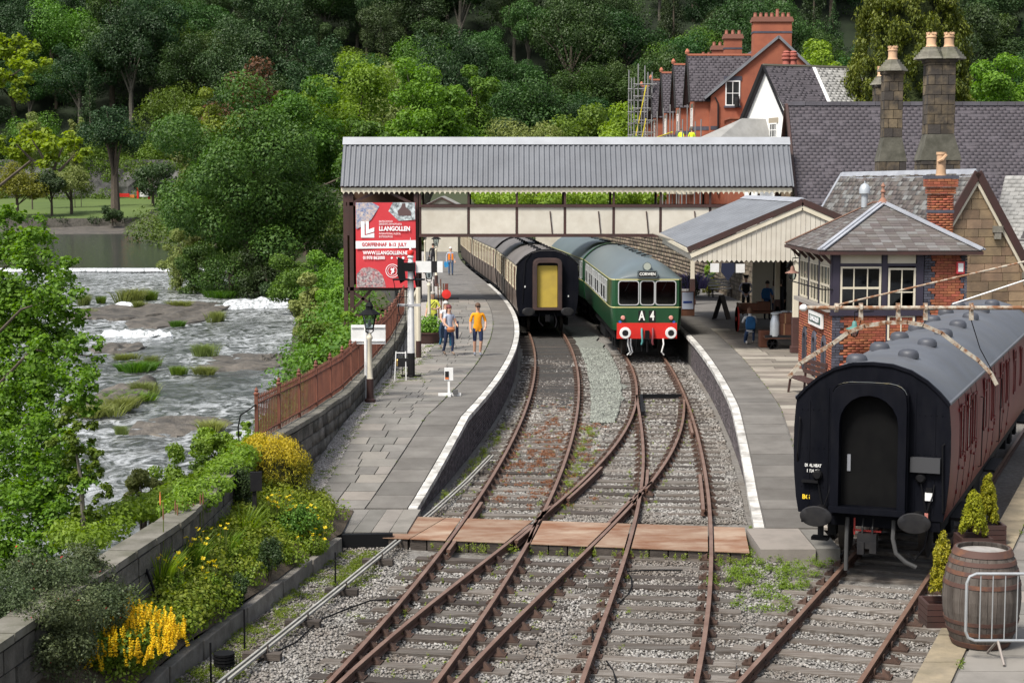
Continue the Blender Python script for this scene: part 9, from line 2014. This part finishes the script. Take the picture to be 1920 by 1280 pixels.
for _ in range(260):
 y = 34.5 + 60 * random.random() ** 1.4; pts.append((SLf(y) + random.gauss(-.1, .14), y, zPL(y) - .01, random.uniform(.05, .16), random.uniform(.02, .06)))
for _ in range(40): p = gp(random.uniform(740, 800), random.uniform(670, 720), .87); pts.append((p.x, p.y, .86, random.uniform(.1, .25), .06))
for _ in range(60): y = random.uniform(36, 70); pts.append((PE(y) - 1.06, y, zPL(y), random.uniform(.02, .06), .04))
for _ in range(30): y = random.uniform(33, 60); pts.append((PER(y) + 1.26, y, zPR(y), random.uniform(.02, .06), .04))
for _ in range(60): y = random.uniform(18, 30); pts.append((EX(y) + .52 + random.choice([0, 0, .9, 1.8]), y, ZB, random.uniform(.03, .09), .08))
weeds('paving_moss', 55, pts, 12000, .035, lf_lime, 'moss and grass growing along paving joints and gravel edges')
# right platform garden by the wall
def bush_at(u, v, w, h, mat, n, lab, sz=.08, name='wall_shrub', z=.87):
 c = gp(u, v, z); Cs = []; Rs = []
 for k in range(22): d = rg.normal(size=3); d /= np.linalg.norm(d); q = rg.uniform(.3, .8); Cs.append((c.x + d[0] * w * .5 * q, c.y + d[1] * w * .5 * q, z + h * .5 + d[2] * h * .5 * q)); Rs.append((w * .17, w * .17, w * .17))
 V, F, rn = leaves(Cs, Rs, n, sz, rg); return plant(name, lab, 'shrub', c, [('foliage', V, F, rn, mat)])
bush_at(1332, 552, 1.1, 1.0, lf_yellow, 2600, 'golden leafed shrub at the foot of the stone wall'); bush_at(1330, 548, .7, 2.1, lf_fresh, 2600, 'tall green climber above the golden shrub'); t = bush_at(1300, 556, 1.6, 1.3, lf_grey, 3000, 'lavender bush with purple spikes beside the wall')
c = t.location; V, F, rn = blades([(c.x, c.y, 1.3, .7)], .9, .05, rg, 260, lean=.6); npobj('lavender_spikes', V, F, M('lavender', (.20, .17, .36), rough=.8), rn, t)
# hedges and playground across the river / behind the bridge
bank('line_side_hedge', 61, [(900 + 22 * i + random.uniform(-10, 10), 372 + random.uniform(-6, 10), 150 + random.uniform(-4, 8), 1.3) for i in range(16)], 9000, .28, lf_fresh, 'mixed green hedge seen between bridge roof and parapet')
pg = thing('playground_frame', (-84, 440, 2), 'small orange and white playground climbing frame on the lawn', 'playground');
for i, (u, v, w, h, mt) in enumerate(((230, 366, 3.6, 1.0, m_red), (258, 362, .5, 3.0, m_red), (270, 362, 2.6, 2.0, m_white), (278, 366, .5, 2.2, m_red), (245, 368, 1.5, .8, M('play_orange', (.6, .2, .05), rough=.6)))):
 p = ya(u, v, 445); b = MB(); b.box(p.x, 445 + i * .3, p.z, w, .6, h); b.build('play_panel', mt, pg)
